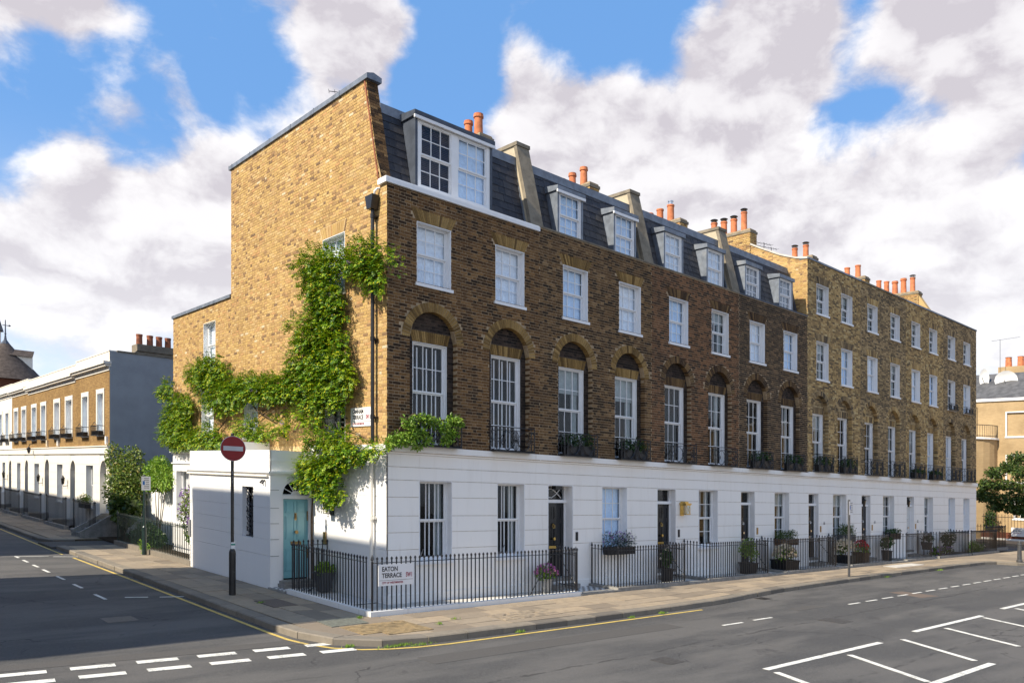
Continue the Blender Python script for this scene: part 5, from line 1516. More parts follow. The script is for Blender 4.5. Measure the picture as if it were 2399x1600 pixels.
# ------------------------------------------------------------------ low terrace along the side street
LB = [22.5, 28.42, 34.10, 39.70, 44.85, 50.4, 56.0]
LW = [[(23.34, 24.64), (25.97, 27.32)], [(29.01, 30.59), (31.65, 33.14)], [(34.90, 36.35), (37.35, 38.85)], [(40.26, 41.81), (42.71, 44.19)], [(45.8, 47.2), (48.2, 49.6)], [(51.2, 52.7), (53.8, 55.2)]]
def yx(px): return on_x(px, 1100, 0.0)[0]
GD = [(1410, 1500), (990, 1060), (630, 692), (350, 396), (124, 160), None]       # doors (crop pixels)
GW = [(1215, 1315), (805, 885), (485, 552), (240, 290), (35, 75), None]
LLAB = ['two-storey end house with grey flank wall and four dark chimney pots', 'two-storey orange brick house, second from the grey flank wall', 'two-storey grey-brown brick house with streaked white cornice, third from the grey flank wall',
        'narrow looking two-storey yellow brick house beside the all-white houses', 'all-white stucco two-storey house next to the last brick one', 'all-white stucco two-storey house cut by the left picture edge']
left_h = []
for i in range(6):
    y0, y1 = LB[i], LB[i + 1]; zo = (0.0, -0.12, -0.13, -0.02, 0.02, 0.0)[i]
    ho = thing('low_terrace_house', LLAB[i], 'house', (0, (y0 + y1) / 2, 0), 'low houses along the side street'); left_h.append(ho)
    white = i >= 4
    wm = M['stucco_cream'] if white else M['tex_yellow_y']
    ops = [op(a + 0.16, b - 0.16, 4.45, 6.35) for a, b in LW[i]]
    mb = MB(); sheet_wall(SD, mb, y0, y1, 3.9, 7.35 + zo, ops, 0.0, 0.25); mb.build('upper_wall', wm, ho)
    for (a, b) in LW[i]:
        c = (a + b) / 2; mb = MB()
        for u0, u1, za, zb in ((a, a + 0.16, 4.45, 6.50), (b - 0.16, b, 4.45, 6.50), (a + 0.16, b - 0.16, 6.35, 6.50), (a - 0.02, b + 0.02, 6.50, 6.56)): SD.box(mb, u0, u1, za, zb, -0.03, 0.0)
        mb.build('window_surround', M['stucco_cream'], ho)
        window(ho, SD, c, 4.45, b - a - 0.32, 1.90, 0.20, 2, 2, 2, i < 2, 'net' if i % 2 else 'blue')
        if i < 5:
            mb = MB()
            for z in (4.42, 4.85): mb.tube([(-0.02, a, z), (-0.26, a, z), (-0.26, b, z), (-0.02, b, z)], 0.014, 4)
            n = 11
            for q in range(n): mb.tube([(-0.26, a + (b - a) * q / (n - 1), 4.42), (-0.26, a + (b - a) * q / (n - 1), 4.85)], 0.010, 4)
            mb.box(-0.25, -0.05, a + 0.05, b - 0.05, 4.44, 4.62); mb.tube([(-0.26, a + 0.1, 4.85), (-0.26, c - 0.25, 4.92), (-0.26, c, 5.02), (-0.26, c + 0.25, 4.92), (-0.26, b - 0.1, 4.85)], 0.014, 4)
            mb.build('balcony', M['iron'], ho)
    gops = []
    if GD[i]:
        d0, d1 = sorted((yx(GD[i][0] / 6.03), yx(GD[i][1] / 6.03))); w0, w1 = sorted((yx(GW[i][0] / 6.03), yx(GW[i][1] / 6.03)))
        d1 = min(d1, d0 + 1.15)
        gops = [op(d0, d1, 0.0, 2.75, True), op(w0, w1, 1.05, 3.05)]
    mb = MB(); sheet_wall(SD, mb, y0, y1, -0.1, 3.6, gops, 0.012, 0.30); gs = mb.build('stucco_wall', M['stucco_cream'], ho)
    mb = MB()
    gl = [0.0, 0.6, 1.0, 1.4, 1.8, 2.2, 2.6, 3.08, 3.6]
    for za, zb in zip(gl, gl[1:]):
        iv = [(y0, y1)]
        for o in gops:
            if o['z0'] < zb - 0.02 and o['z1'] + (o['r'] if o['arch'] else 0) > za + 0.02:
                nv = []
                for a, b in iv:
                    if o['u0'] > a: nv.append((a, min(b, o['u0'])))
                    if o['u1'] < b: nv.append((max(a, o['u1']), b))
                iv = [(a, b) for a, b in nv if b - a > 0.01]
        for a, b in iv: mb.box(0.0, 0.02, a, b, za + 0.008 if za else -0.1, zb - 0.008)
    mb.build('stucco_courses', M['stucco_cream'], gs)
    mb = MB(); mb.box(-0.07, 0.02, y0, y1, 3.58, 3.90); mb.box(-0.12, 0.02, y0, y1, 3.90, 3.95); mb.build('string_course', M['stucco_cream'], ho)
    mb = MB(); mb.box(-0.04, 0.05, y0, y1, 7.30 + zo, 7.48 + zo); mb.box(-0.20, 0.05, y0 + (0.0 if i else -0.02), y1, 7.48 + zo, 7.58 + zo); mb.box(-0.28, 0.05, y0 + (0.0 if i else -0.06), y1, 7.58 + zo, 7.70 + zo); mb.box(0.0, 0.25, y0, y1, 7.70 + zo, 8.16 + zo)
    mb.box(-0.03, 0.28, y0, y1, 8.16 + zo, 8.20 + zo); mb.build('cornice', M['stucco_cream'], ho)
    if GD[i]:
        window(ho, SD, (w0 + w1) / 2, 1.05, w1 - w0, 2.0, 0.22, 2, 1, 1, False, 'half')
        mb = MB(); c = (d0 + d1) / 2
        mb.box(0.30, 0.36, d0 - 0.05, d1 + 0.05, 0.30, 2.45); lf = mb.build('door', M['door_cream'] if i == 0 else M['door_black'], ho)
        mb = MB(); mb.box(0.28, 0.36, d0 - 0.05, d1 + 0.05, 2.45, 2.55); mb.build('door_transom', M['white'], ho)
        mb = MB(); mb.box(0.33, 0.34, d0 - 0.05, d1 + 0.05, 2.55, 3.4); mb.build('fanlight', M['glass'], ho)
        mb = MB(); mb.box(-1.0, 0.3, d0, d1, 0.0, 0.30); mb.box(-1.0, -0.7, d0, d1, 0.0, 0.15); mb.build('step', M['step'], ho)
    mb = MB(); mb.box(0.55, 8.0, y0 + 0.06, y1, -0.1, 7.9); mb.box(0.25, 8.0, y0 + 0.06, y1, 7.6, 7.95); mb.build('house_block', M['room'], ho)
    if i == 0:
        mb = MB(); mb.box(-0.0, 8.2, y0 - 0.01, y0 + 0.05, -0.1, 8.16); mb.build('flank_wall', M['flank_grey'], ho)
        mb = MB(); mb.box(0.3, 8.3, y0 - 0.05, y0 + 0.3, 8.16, 8.22); mb.build('flank_coping', M['cement'], ho)
        mb = MB(); mb.prism([(1.2, 24.6, 8.1), (1.75, 24.6, 8.62), (5.4, 24.6, 8.62), (5.4, 24.6, 8.1)], (0, 0.75, 0)); mb.box(1.75, 5.4, 24.55, 25.4, 8.62, 8.95); st = mb.build('chimney_stack', M['cement'], ho)
        for k, x in enumerate((1.98, 2.47, 2.90, 3.32)):
            mb = MB(); mb.lathe(x, 25.0, [(0.15, 8.95), (0.14, 9.38), (0.155, 9.40), (0.155, 9.48), (0.10, 9.48), (0.10, 9.2)], 12, cap=False); mb.build('chimney_pot', M['terracotta_dark'], st)
    if i in (0, 1, 2):
        ya = (y0 + 0.35, y0 + 3.55, y0 + 0.4)[i]; al = thing('alarm_box', ('white alarm box low on the wall by the grey flank corner', 'white alarm box between the windows of the orange brick house', 'small yellowed alarm box on the grey-brown low house')[i], 'alarm box', (-0.03, ya, 3.98))
        mb = MB(); mb.prism([(-0.005, ya - 0.13, 4.08), (-0.005, ya - 0.10, 4.36), (-0.005, ya + 0.10, 4.36), (-0.005, ya + 0.13, 4.08), (-0.005, ya + 0.08, 4.0), (-0.005, ya - 0.08, 4.0)], (-0.09, 0, 0)); mb.build('cover', M['dish'] if i < 2 else M['flower_white'], al)
        mb = MB(); mb.box(-0.10, -0.094, ya - 0.06, ya + 0.06, 4.15, 4.22); mb.build('strobe', M['lamp_glass'], al)
    if i in (1, 2, 4):
        ya = yx(GD[i][0] / 6.03) + 0.5; la = thing('door_lantern', ('black lantern left of the second arched doorway on the side street', 'black lantern by the third arched doorway on the side street', 'small black lantern by the arched doorway near the left picture edge')[(1, 2, 4).index(i)], 'lantern', (-0.2, ya, 2.0))
        mb = MB(); mb.tube([(0, ya, 1.95), (-0.2, ya, 1.9), (-0.22, ya, 2.02)], 0.018, 5); mb.lathe(-0.22, ya, [(0.06, 2.02), (0.09, 2.30), (0.115, 2.31), (0.04, 2.42), (0.015, 2.48)], 6, cap=True); mb.build('body', M['iron'], la)
        mb = MB(); mb.lathe(-0.22, ya, [(0.068, 2.05), (0.094, 2.29)], 6, cap=False); mb.build('pane', M['lamp_glass'], la)
# wrought lamp bracket on the string course
lb = thing('street_lantern', 'small black street lantern on a bracket at the string course of the low terrace', 'lantern', (-0.3, 38.0, 3.6))
mb = MB(); mb.tube([(0, 38.0, 4.25), (-0.25, 38.0, 4.15), (-0.30, 38.0, 4.0)], 0.02, 5); mb.build('bracket', M['iron'], lb)
mb = MB(); mb.lathe(-0.30, 38.0, [(0.05, 3.62), (0.11, 3.88), (0.13, 3.89), (0.05, 3.98), (0.02, 4.02)], 6); mb.build('body', M['iron'], lb)

# white garden wall behind the shrubs
gwl = thing('garden_wall', 'white garden wall behind the shrubs, dark coping on top', 'wall', (0.75, 18.4, 0))
mb = MB(); mb.box(0.6, 0.85, 14.45, 22.4, -0.1, 2.75); mb.build('wall_face', M['stucco_wing'], gwl)
mb = MB(); mb.box(0.55, 0.9, 14.45, 22.4, 2.75, 2.86); mb.build('coping', M['lead_dark'], gwl)
mb = MB(); mb.box(-0.95, 0.6, 9.4, 22.4, -0.12, 0.02); mb.build('garden_bed', M['soil'], kind='structure')

# ------------------------------------------------------------------ church at the end of the side street
ch = thing('church', 'brown tiled conical church roof with weather vane above the low terrace', 'church', (8.2, 96, 0))
def cx(px, y): return on_y(px, y, 96.0)
ax, az = cx(12.6, 796); 
prof = []
for px, y in ((13.2, 796), (20, 803), (45, 831), (66, 855), (85.6, 876), (110, 902)):
    X, Z = cx(px, y); prof.append((max(0.03, X - ax), Z))
prof = prof[::-1]
mb = MB(); mb.lathe(ax, 96.0, prof, 24, cap=False); mb.build('conical_roof', M['roof_tile'], ch, smooth=True)
mb = MB(); mb.lathe(ax, 96.0, [(prof[0][0] - 0.5, -3), (prof[0][0] - 0.5, prof[0][1] + 0.1)], 24); mb.build('apse_wall', M['tex_red_y'], ch)
mb = MB(); mb.lathe(ax, 96.0, [(0.55, az - 0.55), (0.16, az), (0.08, az + 0.6), (0.05, az + 2.4)], 8); mb.box(ax - 0.3, ax + 0.55, 95.98, 96.02, az + 1.7, az + 1.78); mb.prism([(ax + 0.35, 95.98, az + 1.6), (ax + 0.6, 95.98, az + 1.74), (ax + 0.35, 95.98, az + 1.9)], (0, 0.04, 0)); mb.lathe(ax, 96, [(0.02, az + 0.6), (0.14, az + 0.75), (0.02, az + 0.9)], 8); mb.build('weather_vane', M['lead_dark'], ch)
X1, Z1 = cx(56, 832); X2, Z2 = cx(76, 858)
mb = MB(); mb.box(X1 - 1.6, X2 - 0.25, 94.5, 96.5, Z2 - 0.6, Z1 - 0.35); mb.build('roof_dormer', M['stucco_cream'], ch)
mb = MB(); mb.prism([(X1 - 1.8, 94.2, Z1 - 0.35), (X1 - 1.8, 96.6, Z1 - 0.35), (X1 - 1.4, 95.4, Z1 + 0.5)], (X2 - X1 + 1.5, 0, 0)); mb.build('dormer_roof', M['roof_tile'], ch)
mb = MB(); mb.box(ax - 6, ax + 7, 97, 120, -3, 10.5); mb.prism([(ax - 6.3, 97, 10.5), (ax + 7.3, 97, 10.5), (ax + 0.5, 97, 11.8)], (0, 23, 0)); mb.build('nave', M['tex_red_y'], ch)
sp = thing('church_spire', 'dark slate spire cut by the left picture edge', 'spire', (ax - 1.6, 102, 0))
Xs, Zs = on_y(0, 716, 102.0); Xe, Ze = on_y(9, 778, 102.0)
mb = MB(); mb.lathe(Xe - 2.2, 102.0, [(2.2, Ze), (0.06, Ze + 7.5)], 8); mb.build('spire_roof', M['slate'], sp)
mb = MB(); mb.lathe(Xe - 2.2, 102.0, [(1.9, -2), (1.9, Ze)], 8); mb.build('belfry', M['stucco_cream'], sp)

# ------------------------------------------------------------------ brick house beyond the end of the terrace
FX = 56.0
SF = Face('S', FX)
fb = thing('far_brick_house', 'pale yellow brick house with slate roof, round bay and balcony, at the right edge', 'house', (FX, 0, 0))
yb0, zc = on_x(2399, 937, FX); ybay, zbay = on_x(2337, 1031, FX)
bw0, bz1 = on_x(2359, 967, FX); bz0 = on_x(2359, 1022, FX)[1]
lz1 = on_x(2359, 1068, FX)[1]
bo = [op(bw0 - 2.0, bw0, bz0, bz1), op(bw0 - 2.0, bw0, lz1 - 1.9, lz1), op(bw0 - 2.6, bw0 - 0.4, 1.5, 3.0)]
mb = MB(); sheet_wall(SF, mb, -30, 16, -0.2, zc, bo, 0.0, 0.18); mb.build('wall', M['tex_pale_y'], fb)
for o in bo[:2]:
    mb = MB(); SF.box(mb, o['u0'], o['u1'], o['z0'], o['z1'], 0.10, 0.16); mb.build('blind_panel', M['tex_pale_y'], fb)
    mb = MB()
    for u0, u1, za, zb in ((o['u0'] - 0.08, o['u0'], o['z0'], o['z1'] + 0.08), (o['u1'], o['u1'] + 0.08, o['z0'], o['z1'] + 0.08), (o['u0'], o['u1'], o['z1'], o['z1'] + 0.08), (o['u0'] - 0.12, o['u1'] + 0.12, o['z0'] - 0.12, o['z0'])): SF.box(mb, u0, u1, za, zb, -0.05, 0.10)
    mb.build('window_surround', M['white'], fb)
o = bo[2]; window(fb, SF, o['c'], o['z0'], o['u1'] - o['u0'], 1.5, 0.1, 6, 1, 1, False, None, reveal=False, sill=True)
mb = MB(); mb.box(FX - 0.12, FX + 0.1, -30, 16, zc, zc + 0.20); mb.build('cornice', M['white'], fb)
mb = MB(); mb.prism([(FX - 0.1, -30, zc + 0.2), (FX - 0.1, 16, zc + 0.2), (FX + 4.0, 12, zc + 2.6), (FX + 4.0, -26, zc + 2.6)], (0.05, 0, -0.02)); mb.box(FX + 4, FX + 9, -26, 12, zc + 0.2, zc + 2.6); mb.build('slate_roof', M['roof_slate_far'], fb)
mb = MB(); mb.box(FX + 0.5, FX + 10, -29.8, 15.8, -0.2, zc); mb.build('house_block', M['tex_pale_y'], fb)
mb = MB(); n = 14; rb = 2.3
pts = [(FX - rb * math.sin(math.pi * k / n), ybay + rb - rb * math.cos(math.pi * k / n)) for k in range(n + 1)]
for a, b in zip(pts, pts[1:]): mb.poly([(a[0], a[1], -0.2), (b[0], b[1], -0.2), (b[0], b[1], zbay), (a[0], a[1], zbay)])
bay = mb.build('round_bay', M['tex_pale_y'], fb)
mb = MB(); mb.prism([(FX - (rb + 0.12) * math.sin(math.pi * k / n), ybay + rb - (rb + 0.12) * math.cos(math.pi * k / n), zbay) for k in range(n + 1)], (0, 0, 0.14)); mb.build('bay_coping', M['white'], bay)
mb = MB()
for k in range(41):
    a = math.pi * k / 40; p = (FX - rb * math.sin(a), ybay + rb - rb * math.cos(a)); mb.tube([(*p, zbay + 0.14), (*p, zbay + 1.05)], 0.014, 4)
for z in (zbay + 0.25, zbay + 1.05): mb.tube([(FX - rb * math.sin(math.pi * k / n), ybay + rb - rb * math.cos(math.pi * k / n), z) for k in range(n + 1)], 0.025, 4)
mb.build('balcony_railing', M['iron'], bay)
yw, zw = on_x(2290, 1026, FX); window(fb, SF, yw + 0.75, zbay + 0.2, 1.5, 2.3, 0.0, 2, 1, 1, False, None, reveal=False, sill=False)
ys, zs_ = on_x(2399, 862, FX + 5)
for k in range(2):
    mb = MB(); yk = ys - 0.6 - 3.4 * k; mb.box(FX + 5, FX + 6, yk - 2.2, yk + 2.4, zc + 2.2, zs_ + 0.2); st = mb.build('chimney_stack', M['tex_pale_y'], fb)
    for j in range(5): mb = MB(); mb.lathe(FX + 5.5, yk - 1.6 + 0.85 * j, [(0.24, zs_ + 0.2), (0.21, zs_ + 0.95), (0.25, zs_ + 1.0), (0.16, zs_ + 1.0)], 10); mb.build('chimney_pot', M['terracotta'], st)
mb = MB(); yk, zk = on_x(2332, 900, FX + 4.5); mb.lathe(FX + 4.5, yk, [(0.25, zc + 2.4), (0.2, zk + 0.6), (0.24, zk + 0.7)], 10); mb.build('chimney_pot', M['cement'], fb)
aerial(fb, FX + 4, on_x(2343, 880, FX + 4)[0], zc + 2.5, 2.8, 2.2, (-0.3, -0.95))
for k, (px, py) in enumerate(((2312, 888), (2363, 893))):
    yk, zk = on_x(px, py, FX + 3); sdh = thing('satellite_dish', ('tall white satellite dish on the far slate roof, seen edge on', 'round white satellite dish on the far slate roof at the right edge')[k], 'satellite dish', (FX + 3, yk, zk - 1))
    mb = MB(); 
    rd = 0.75; vs = []; 
    for a in range(5):
        rr = rd * a / 4
        for b in range(14): t = 2 * math.pi * b / 14; q = rr * math.cos(t) * (0.45 if k == 0 else 1.0); vs.append((FX + 3 - 0.35 + (rr / rd) ** 2 * -0.25 - (0.25 * q), yk + q, zk + rr * math.sin(t)))
    fs = [(a * 14 + b, a * 14 + (b + 1) % 14, (a + 1) * 14 + (b + 1) % 14, (a + 1) * 14 + b) for a in range(4) for b in range(14)]
    mb.add(vs, fs); mb.build('dish', M['dish'], sdh, smooth=True)
    mb = MB(); mb.tube([(FX + 3.0, yk, zk - 1.0), (FX + 2.8, yk, zk)], 0.05, 6); mb.tube([(FX + 2.7, yk, zk - 0.6), (FX + 1.9, yk, zk)], 0.025, 5); mb.build('mount', M['sign_grey'], sdh)

# ------------------------------------------------------------------ houses across the side street, outside the picture: they throw the long shadow
for k, (y0, y1, zt, lab) in enumerate(((0.25, 10.15, 12.75, 'tall brick corner house across the side street, shading the road'), (16.9, 62.0, 12.7, 'long brick house row across the side street, shading the far road'))):
    oh = thing('opposite_house', lab, 'house', (-17, (y0 + y1) / 2, 0))
    SO = Face('S', -13.0)
    mb = MB(); mb.box(-22, -13.0, y0, y1, -0.2, zt - 0.25); mb.build('wall', M['tex_dark_y'], oh)
    mb = MB(); mb.box(-22.1, -12.9, y0 - 0.03, y1 + 0.03, zt - 0.25, zt); mb.build('parapet', M['stucco_cream'], oh)
    mb = MB(); mb.box(-12.99, -12.95, y0 + 0.02, y1 - 0.02, -0.1, 1.0); mb.build('stone_base', M['step'], oh)
    y = y0 + 1.0
    while y < y1 - 1.5:
        for zb in (1.0, 4.2, 7.6):
            mb = MB(); mb.box(-12.985, -12.93, y, y + 1.1, zb, zb + 1.8); w = mb.build('window', M['white'], oh)
            mb = MB(); mb.box(-12.935, -12.92, y + 0.08, y + 1.02, zb + 0.08, zb + 1.72); mb.build('pane', M['glass'], w)
        y += 2.6
mb = MB(); mb.box(-12.9, -10.6, -0.5, 70, -0.3, 0.0); mb.build('opposite_pavement', M['paving'], kind='structure')
# ------------------------------------------------------------------ railings
def bar_mesh(h, r=0.0105, fin='urn', mat='iron'):
    mb = MB(); mb.box(-r, r, -r, r, 0, h - 0.13)
    if fin == 'urn': mb.lathe(0, 0, [(0.011, h - 0.14), (0.020, h - 0.13), (0.012, h - 0.115), (0.022, h - 0.10), (0.012, h - 0.085), (0.026, h - 0.05), (0.024, h - 0.025), (0.008, h - 0.005), (0.004, h)], 7)
    elif fin == 'arrow': mb.lathe(0, 0, [(0.014, h - 0.14), (0.026, h - 0.12), (0.014, h - 0.10), (0.046, h - 0.075), (0.030, h - 0.03), (0.004, h + 0.03)], 4)
    else: mb.lathe(0, 0, [(0.010, h - 0.14), (0.022, h - 0.08), (0.003, h)], 6)
    return mb.mesh('bar', M[mat], (0, 0, 0))
def railing(name_label, pts, z0=0.10, h=1.18, step=0.125, mat='iron', plinth=None, fin='urn', back=None, cat='railing', name='iron_railing', group='iron railings in front of the houses', posts=True, rail_z=None):
    a, b = pts[0], pts[-1]
    th = thing(name, name_label, cat, ((a[0] + b[0]) / 2, (a[1] + b[1]) / 2, z0), group)
    rz = rail_z or (h - 0.16)
    bm = cached(('bar', h, fin, mat), lambda: bar_mesh(h, 0.0105, fin, mat)); pm = cached(('bar', h, 'arrow', mat, 'p'), lambda: bar_mesh(h + 0.02, 0.017, 'arrow', mat))
    for seg, (p, q) in enumerate(zip(pts, pts[1:])):
        P, Q = Vector(p), Vector(q); L = (Q - P).length; t = (Q - P) / L; n = Vector((-t.y, t.x)) * 0.016
        for zz in (rz,):
            m = MB(); m.prism([(P.x - n.x, P.y - n.y, z0 + zz), (Q.x - n.x, Q.y - n.y, z0 + zz), (Q.x + n.x, Q.y + n.y, z0 + zz), (P.x + n.x, P.y + n.y, z0 + zz)], (0, 0, 0.014)); m.build('top_rail', M[mat], th)
        k = max(1, round(L / step))
        for i in range(k + 1):
            if i == k and q != pts[-1]: continue
            w = P + t * (L * i / k)
            post = posts and (i in (0, k))
            inst('post' if post else 'bar', pm if post else bm, (w.x, w.y, z0 - 0.02), th)
        if plinth:
            nn = Vector((-t.y, t.x)) * (0.11 + 0.004 * seg); ext = t * (0.107 + 0.013 * seg)
            m = MB(); A, Bq = P - ext, Q + ext
            m.prism([(A.x - nn.x, A.y - nn.y, -0.05), (Bq.x - nn.x, Bq.y - nn.y, -0.05), (Bq.x + nn.x, Bq.y + nn.y, -0.05), (A.x + nn.x, A.y + nn.y, -0.05)], (0, 0, z0 + 0.05 + 0.002 * rnd.random())); m.build('plinth', M[plinth], th)
    for p in back or []:
        m = MB(); m.tube([p[0], p[1]], 0.012, 5); m.build('stay', M[mat], th)
    return th
RY = -1.05
railing('black railing along the pavement in front of the corner house, street name plate on it', [(-1.05, RY), (5.28, RY)], plinth='plinth', back=[((3.6, RY + 0.02, 0.1), (4.6, RY + 0.25, 1.05)), ((0.2, RY, 1.20), (1.0, -0.05, 1.28)), ((2.6, RY, 1.22), (3.6, -0.05, 1.30))])
railing('short black railing on the side street from the corner post to the turquoise door', [(-1.05, RY + 0.24), (-1.05, 2.68)], plinth='plinth', posts=False)
railing('short black railing returning to the wall beside the turquoise door', [(-0.98, 2.74), (-0.05, 2.74)], h=1.25, posts=False)
spans = [(7.0, 10.13), (11.5, 15.0), (16.3, 20.05), (21.5, 24.9), (26.8, 29.7), (30.7, 34.6), (35.0, 38.9)]
names = ['black railing before the window with the lavender box, second house', 'black railing before the third house, one before the cream flower planter', 'black railing in front of the cream flower planter', 'black railing behind the parking sign post', 'black railing left of the purple garden flowers', 'black railing in front of the purple garden flowers', 'black railing before the end house of the long terrace']
for (a, b), nm in zip(spans, names):
    railing(nm, [(a, -0.06), (a, RY), (b, RY)], plinth='step', step=0.125 if a < 20 else 0.14)
railing('dark railing beyond the end house, across the mouth of the side road', [(39.5, -0.35), (43.0, -0.30), (43.0, 2.0)], plinth='step', step=0.16, h=1.3)
# open gates, each hung on the post of its railing
def gate(label, x, y, ang, w=0.95):
    th = thing('garden_gate', label, 'gate', (x, y, 0.1), 'gates to the forecourts')
    c, s = math.cos(ang), math.sin(ang)
    bm = cached(('bar', 1.14, 'urn', 'iron'), lambda: bar_mesh(1.14))
    for i in range(8): inst('bar', bm, (x + c * w * i / 7, y + s * w * i / 7, 0.12), th)
    for z in (0.2, 1.05):
        m = MB(); n = (-s * 0.014, c * 0.014); m.prism([(x - n[0], y - n[1], z), (x + c * w - n[0], y + s * w - n[1], z), (x + c * w + n[0], y + s * w + n[1], z), (x + n[0], y + n[1], z)], (0, 0, 0.02)); m.build('gate_rail', M['iron'], th)
    m = MB(); m.tube([(x, y, 0.22), (x + c * w, y + s * w, 1.05)], 0.012, 4); m.build('brace', M['iron'], th)
gate('open iron gate to the first black door, swung inward', 5.36, RY + 0.03, R(80))
gate('open iron gate to the black door by the brass lantern', 10.20, RY + 0.03, R(78))
gate('open iron gate beside the cream flower planter', 15.08, RY + 0.03, R(75))
gate('open iron gate behind the parking sign post', 20.15, RY + 0.03, R(75))
# forecourt floors
for a, b, mt in ((-0.95, 5.3, 'forecourt'), (5.3, 6.98, 'checker'), (6.98, 10.1, 'forecourt'), (10.1, 11.48, 'forecourt'), (11.48, 16.3, 'forecourt'), (16.3, 20.1, 'forecourt'), (20.1, 30.7, 'forecourt'), (30.7, 38.9, 'paving_bed')):
    m = MB(); m.box(a, b, -0.98, 0.02, -0.1, 0.012 if mt != 'checker' else 0.03); m.build('forecourt', M[mt], kind='structure')
m = MB(); m.box(-0.95, 0.0, 0.02, 2.78, -0.1, 0.010); m.build('forecourt', M['forecourt'], kind='structure')
m = MB(); m.box(-0.9, -0.1, 1.1, 2.4, 0.0, 0.02); 
grt = thing('lightwell_grating', 'pale slatted lightwell grating inside the corner railing', 'grating', (-0.5, 1.3, 0.01))
for k in range(9): m = MB(); m.box(-0.92, -0.12, 0.35 + 0.19 * k, 0.46 + 0.19 * k, 0.01, 0.04); m.build('slat', M['sign_white'], grt)
m = MB(); m.box(-0.94, -0.10, 0.30, 2.1, 0.010, 0.014); m.build('pit_shade', M['room'], grt)  # thin near-black sheet stands in for shade below the slats
# gate threshold stones
for x0, x1 in ((5.36, 6.95), (10.2, 11.45), (15.08, 16.25), (20.1, 21.45), (24.95, 26.75)):
    m = MB(); m.box(x0, x1, RY - 0.14, RY + 0.14, -0.05, 0.05); m.build('threshold_stone', M['step'], pav)
# garden fence on the side street and the railings of the low terrace
gf = railing('dark green garden fence on a mossy kerb beside the white wing', [(-1.10, 9.42), (-1.10, 17.3)], z0=0.16, h=1.12, step=0.16, mat='iron_green', plinth='kerb', fin='spear', group='garden fences')
k = 0
LRL = ['low terrace railing by the stone steps next to the garden', 'low terrace railing at the second arched doorway', 'low terrace railing at the third arched doorway', 'low terrace railing at the fourth arched doorway', 'low terrace railing at the left picture edge']
for i, (a, b) in enumerate(((21.0, 24.6), (26.0, 30.0), (31.3, 35.6), (36.9, 41.3), (42.6, 47.0))):
    railing(LRL[i], [(-0.98, a), (-0.98, b)], z0=0.15, h=1.35, step=0.23, plinth='step', fin='spear', group='railings of the low terrace')
stp = thing('stone_steps', 'dark stone entrance steps with side walls at the end of the garden fence', 'steps', (-0.6, 21.5, 0))
for k in range(4): m = MB(); m.box(-1.5 + 0.3 * k, 0.0, 20.9, 22.1, 0.17 * k - 0.02, 0.17 * (k + 1)); m.build('step', M['step'], stp)
for y in (20.75, 22.1): m = MB(); m.prism([(-1.6, y, -0.05), (-1.6, y, 0.25), (-0.4, y, 0.95), (0.0, y, 0.95), (0.0, y, -0.05)], (0, 0.15, 0)); m.build('side_wall', M['step'], stp)
# far fence with dwarf wall beyond the end of the terrace
FFX = 54.2
ff = thing('far_fence', 'black railing on a dark red dwarf wall under the tree at the right edge', 'fence', (FFX, 0, 0))
m = MB(); m.box(FFX, FFX + 0.25, -14, 4.5, -0.1, 0.55); m.build('dwarf_wall', M['tex_red_y'], ff)
m = MB(); m.box(FFX - 0.1, FFX + 0.3, -14, 4.5, -0.1, 0.12); m.build('kerb', M['plinth'], ff)
bm = cached(('bar', 1.35, 'spear', 'iron'), lambda: bar_mesh(1.35, 0.016, 'spear'))
y = 4.4
while y > -8: inst('bar', bm, (FFX + 0.12, y, 0.5), ff); y -= 0.2
m = MB(); m.box(FFX + 0.10, FFX + 0.14, -8, 4.5, 1.62, 1.66); m.build('top_rail', M['iron'], ff)

# ------------------------------------------------------------------ lettering
def text_part(body, size, mat, parent, at, kind='F', sx=1.0, name='lettering', align='LEFT', depth=0.0015):
    cu = bpy.data.curves.new('txt', 'FONT'); cu.body = body; cu.size = size; cu.align_x = align; cu.extrude = depth; cu.resolution_u = 3; cu.offset = 0.0022 * size / 0.1
    tmp = bpy.data.objects.new('txt', cu); me = bpy.data.meshes.new_from_object(tmp)
    bpy.data.objects.remove(tmp)
    for v in me.vertices:
        x, y, z = v.co
        if kind == 'F': X, Y, Z = x * sx, -z, y
        else: X, Y, Z = -z, -x * sx, y
        v.co = (X, Y, Z + SA * X + SB * Y)
    me.materials.clear(); me.materials.append(M[mat])
    return inst(name, me, at, parent)
def name_plate(label, l1, l2, district, kind, at, w=0.91, h=0.46, back=0.02):
    """at = left top corner as seen, on the plate's face"""
    x, y, z = at
    th = thing('street_name_plate', label, 'street sign', (x, y, z - h))
    m = MB()
    if kind == 'F': m.box(x, x + w, y, y + back, z - h, z)
    else: m.box(x, x + back, y - w, y, z - h, z)
    m.build('plate', M['sign_white'], th)
    def P(u, v): return (x + u, y - 0.002, z - v) if kind == 'F' else (x - 0.002, y - u, z - v)
    text_part(l1, 0.142, 'sign_black', th, P(0.085, 0.145), kind, 0.86)
    text_part(l2, 0.142, 'sign_black', th, P(0.085, 0.285), kind, 0.86)
    text_part(district, 0.142, 'letter_red', th, P(0.085 + 0.62, 0.285), kind, 0.62)
    text_part('CITY OF WESTMINSTER', 0.060, 'letter_red', th, P(0.085, 0.415), kind, 0.86)
    m = MB()
    if kind == 'F': m.box(x + 0.02, x + w - 0.02, y - 0.002, y, z - 0.345, z - 0.339)
    else: m.box(x - 0.002, x, y - w + 0.02, y - 0.02, z - 0.345, z - 0.339)
    m.build('rule', M['sign_black'], th)
    return th
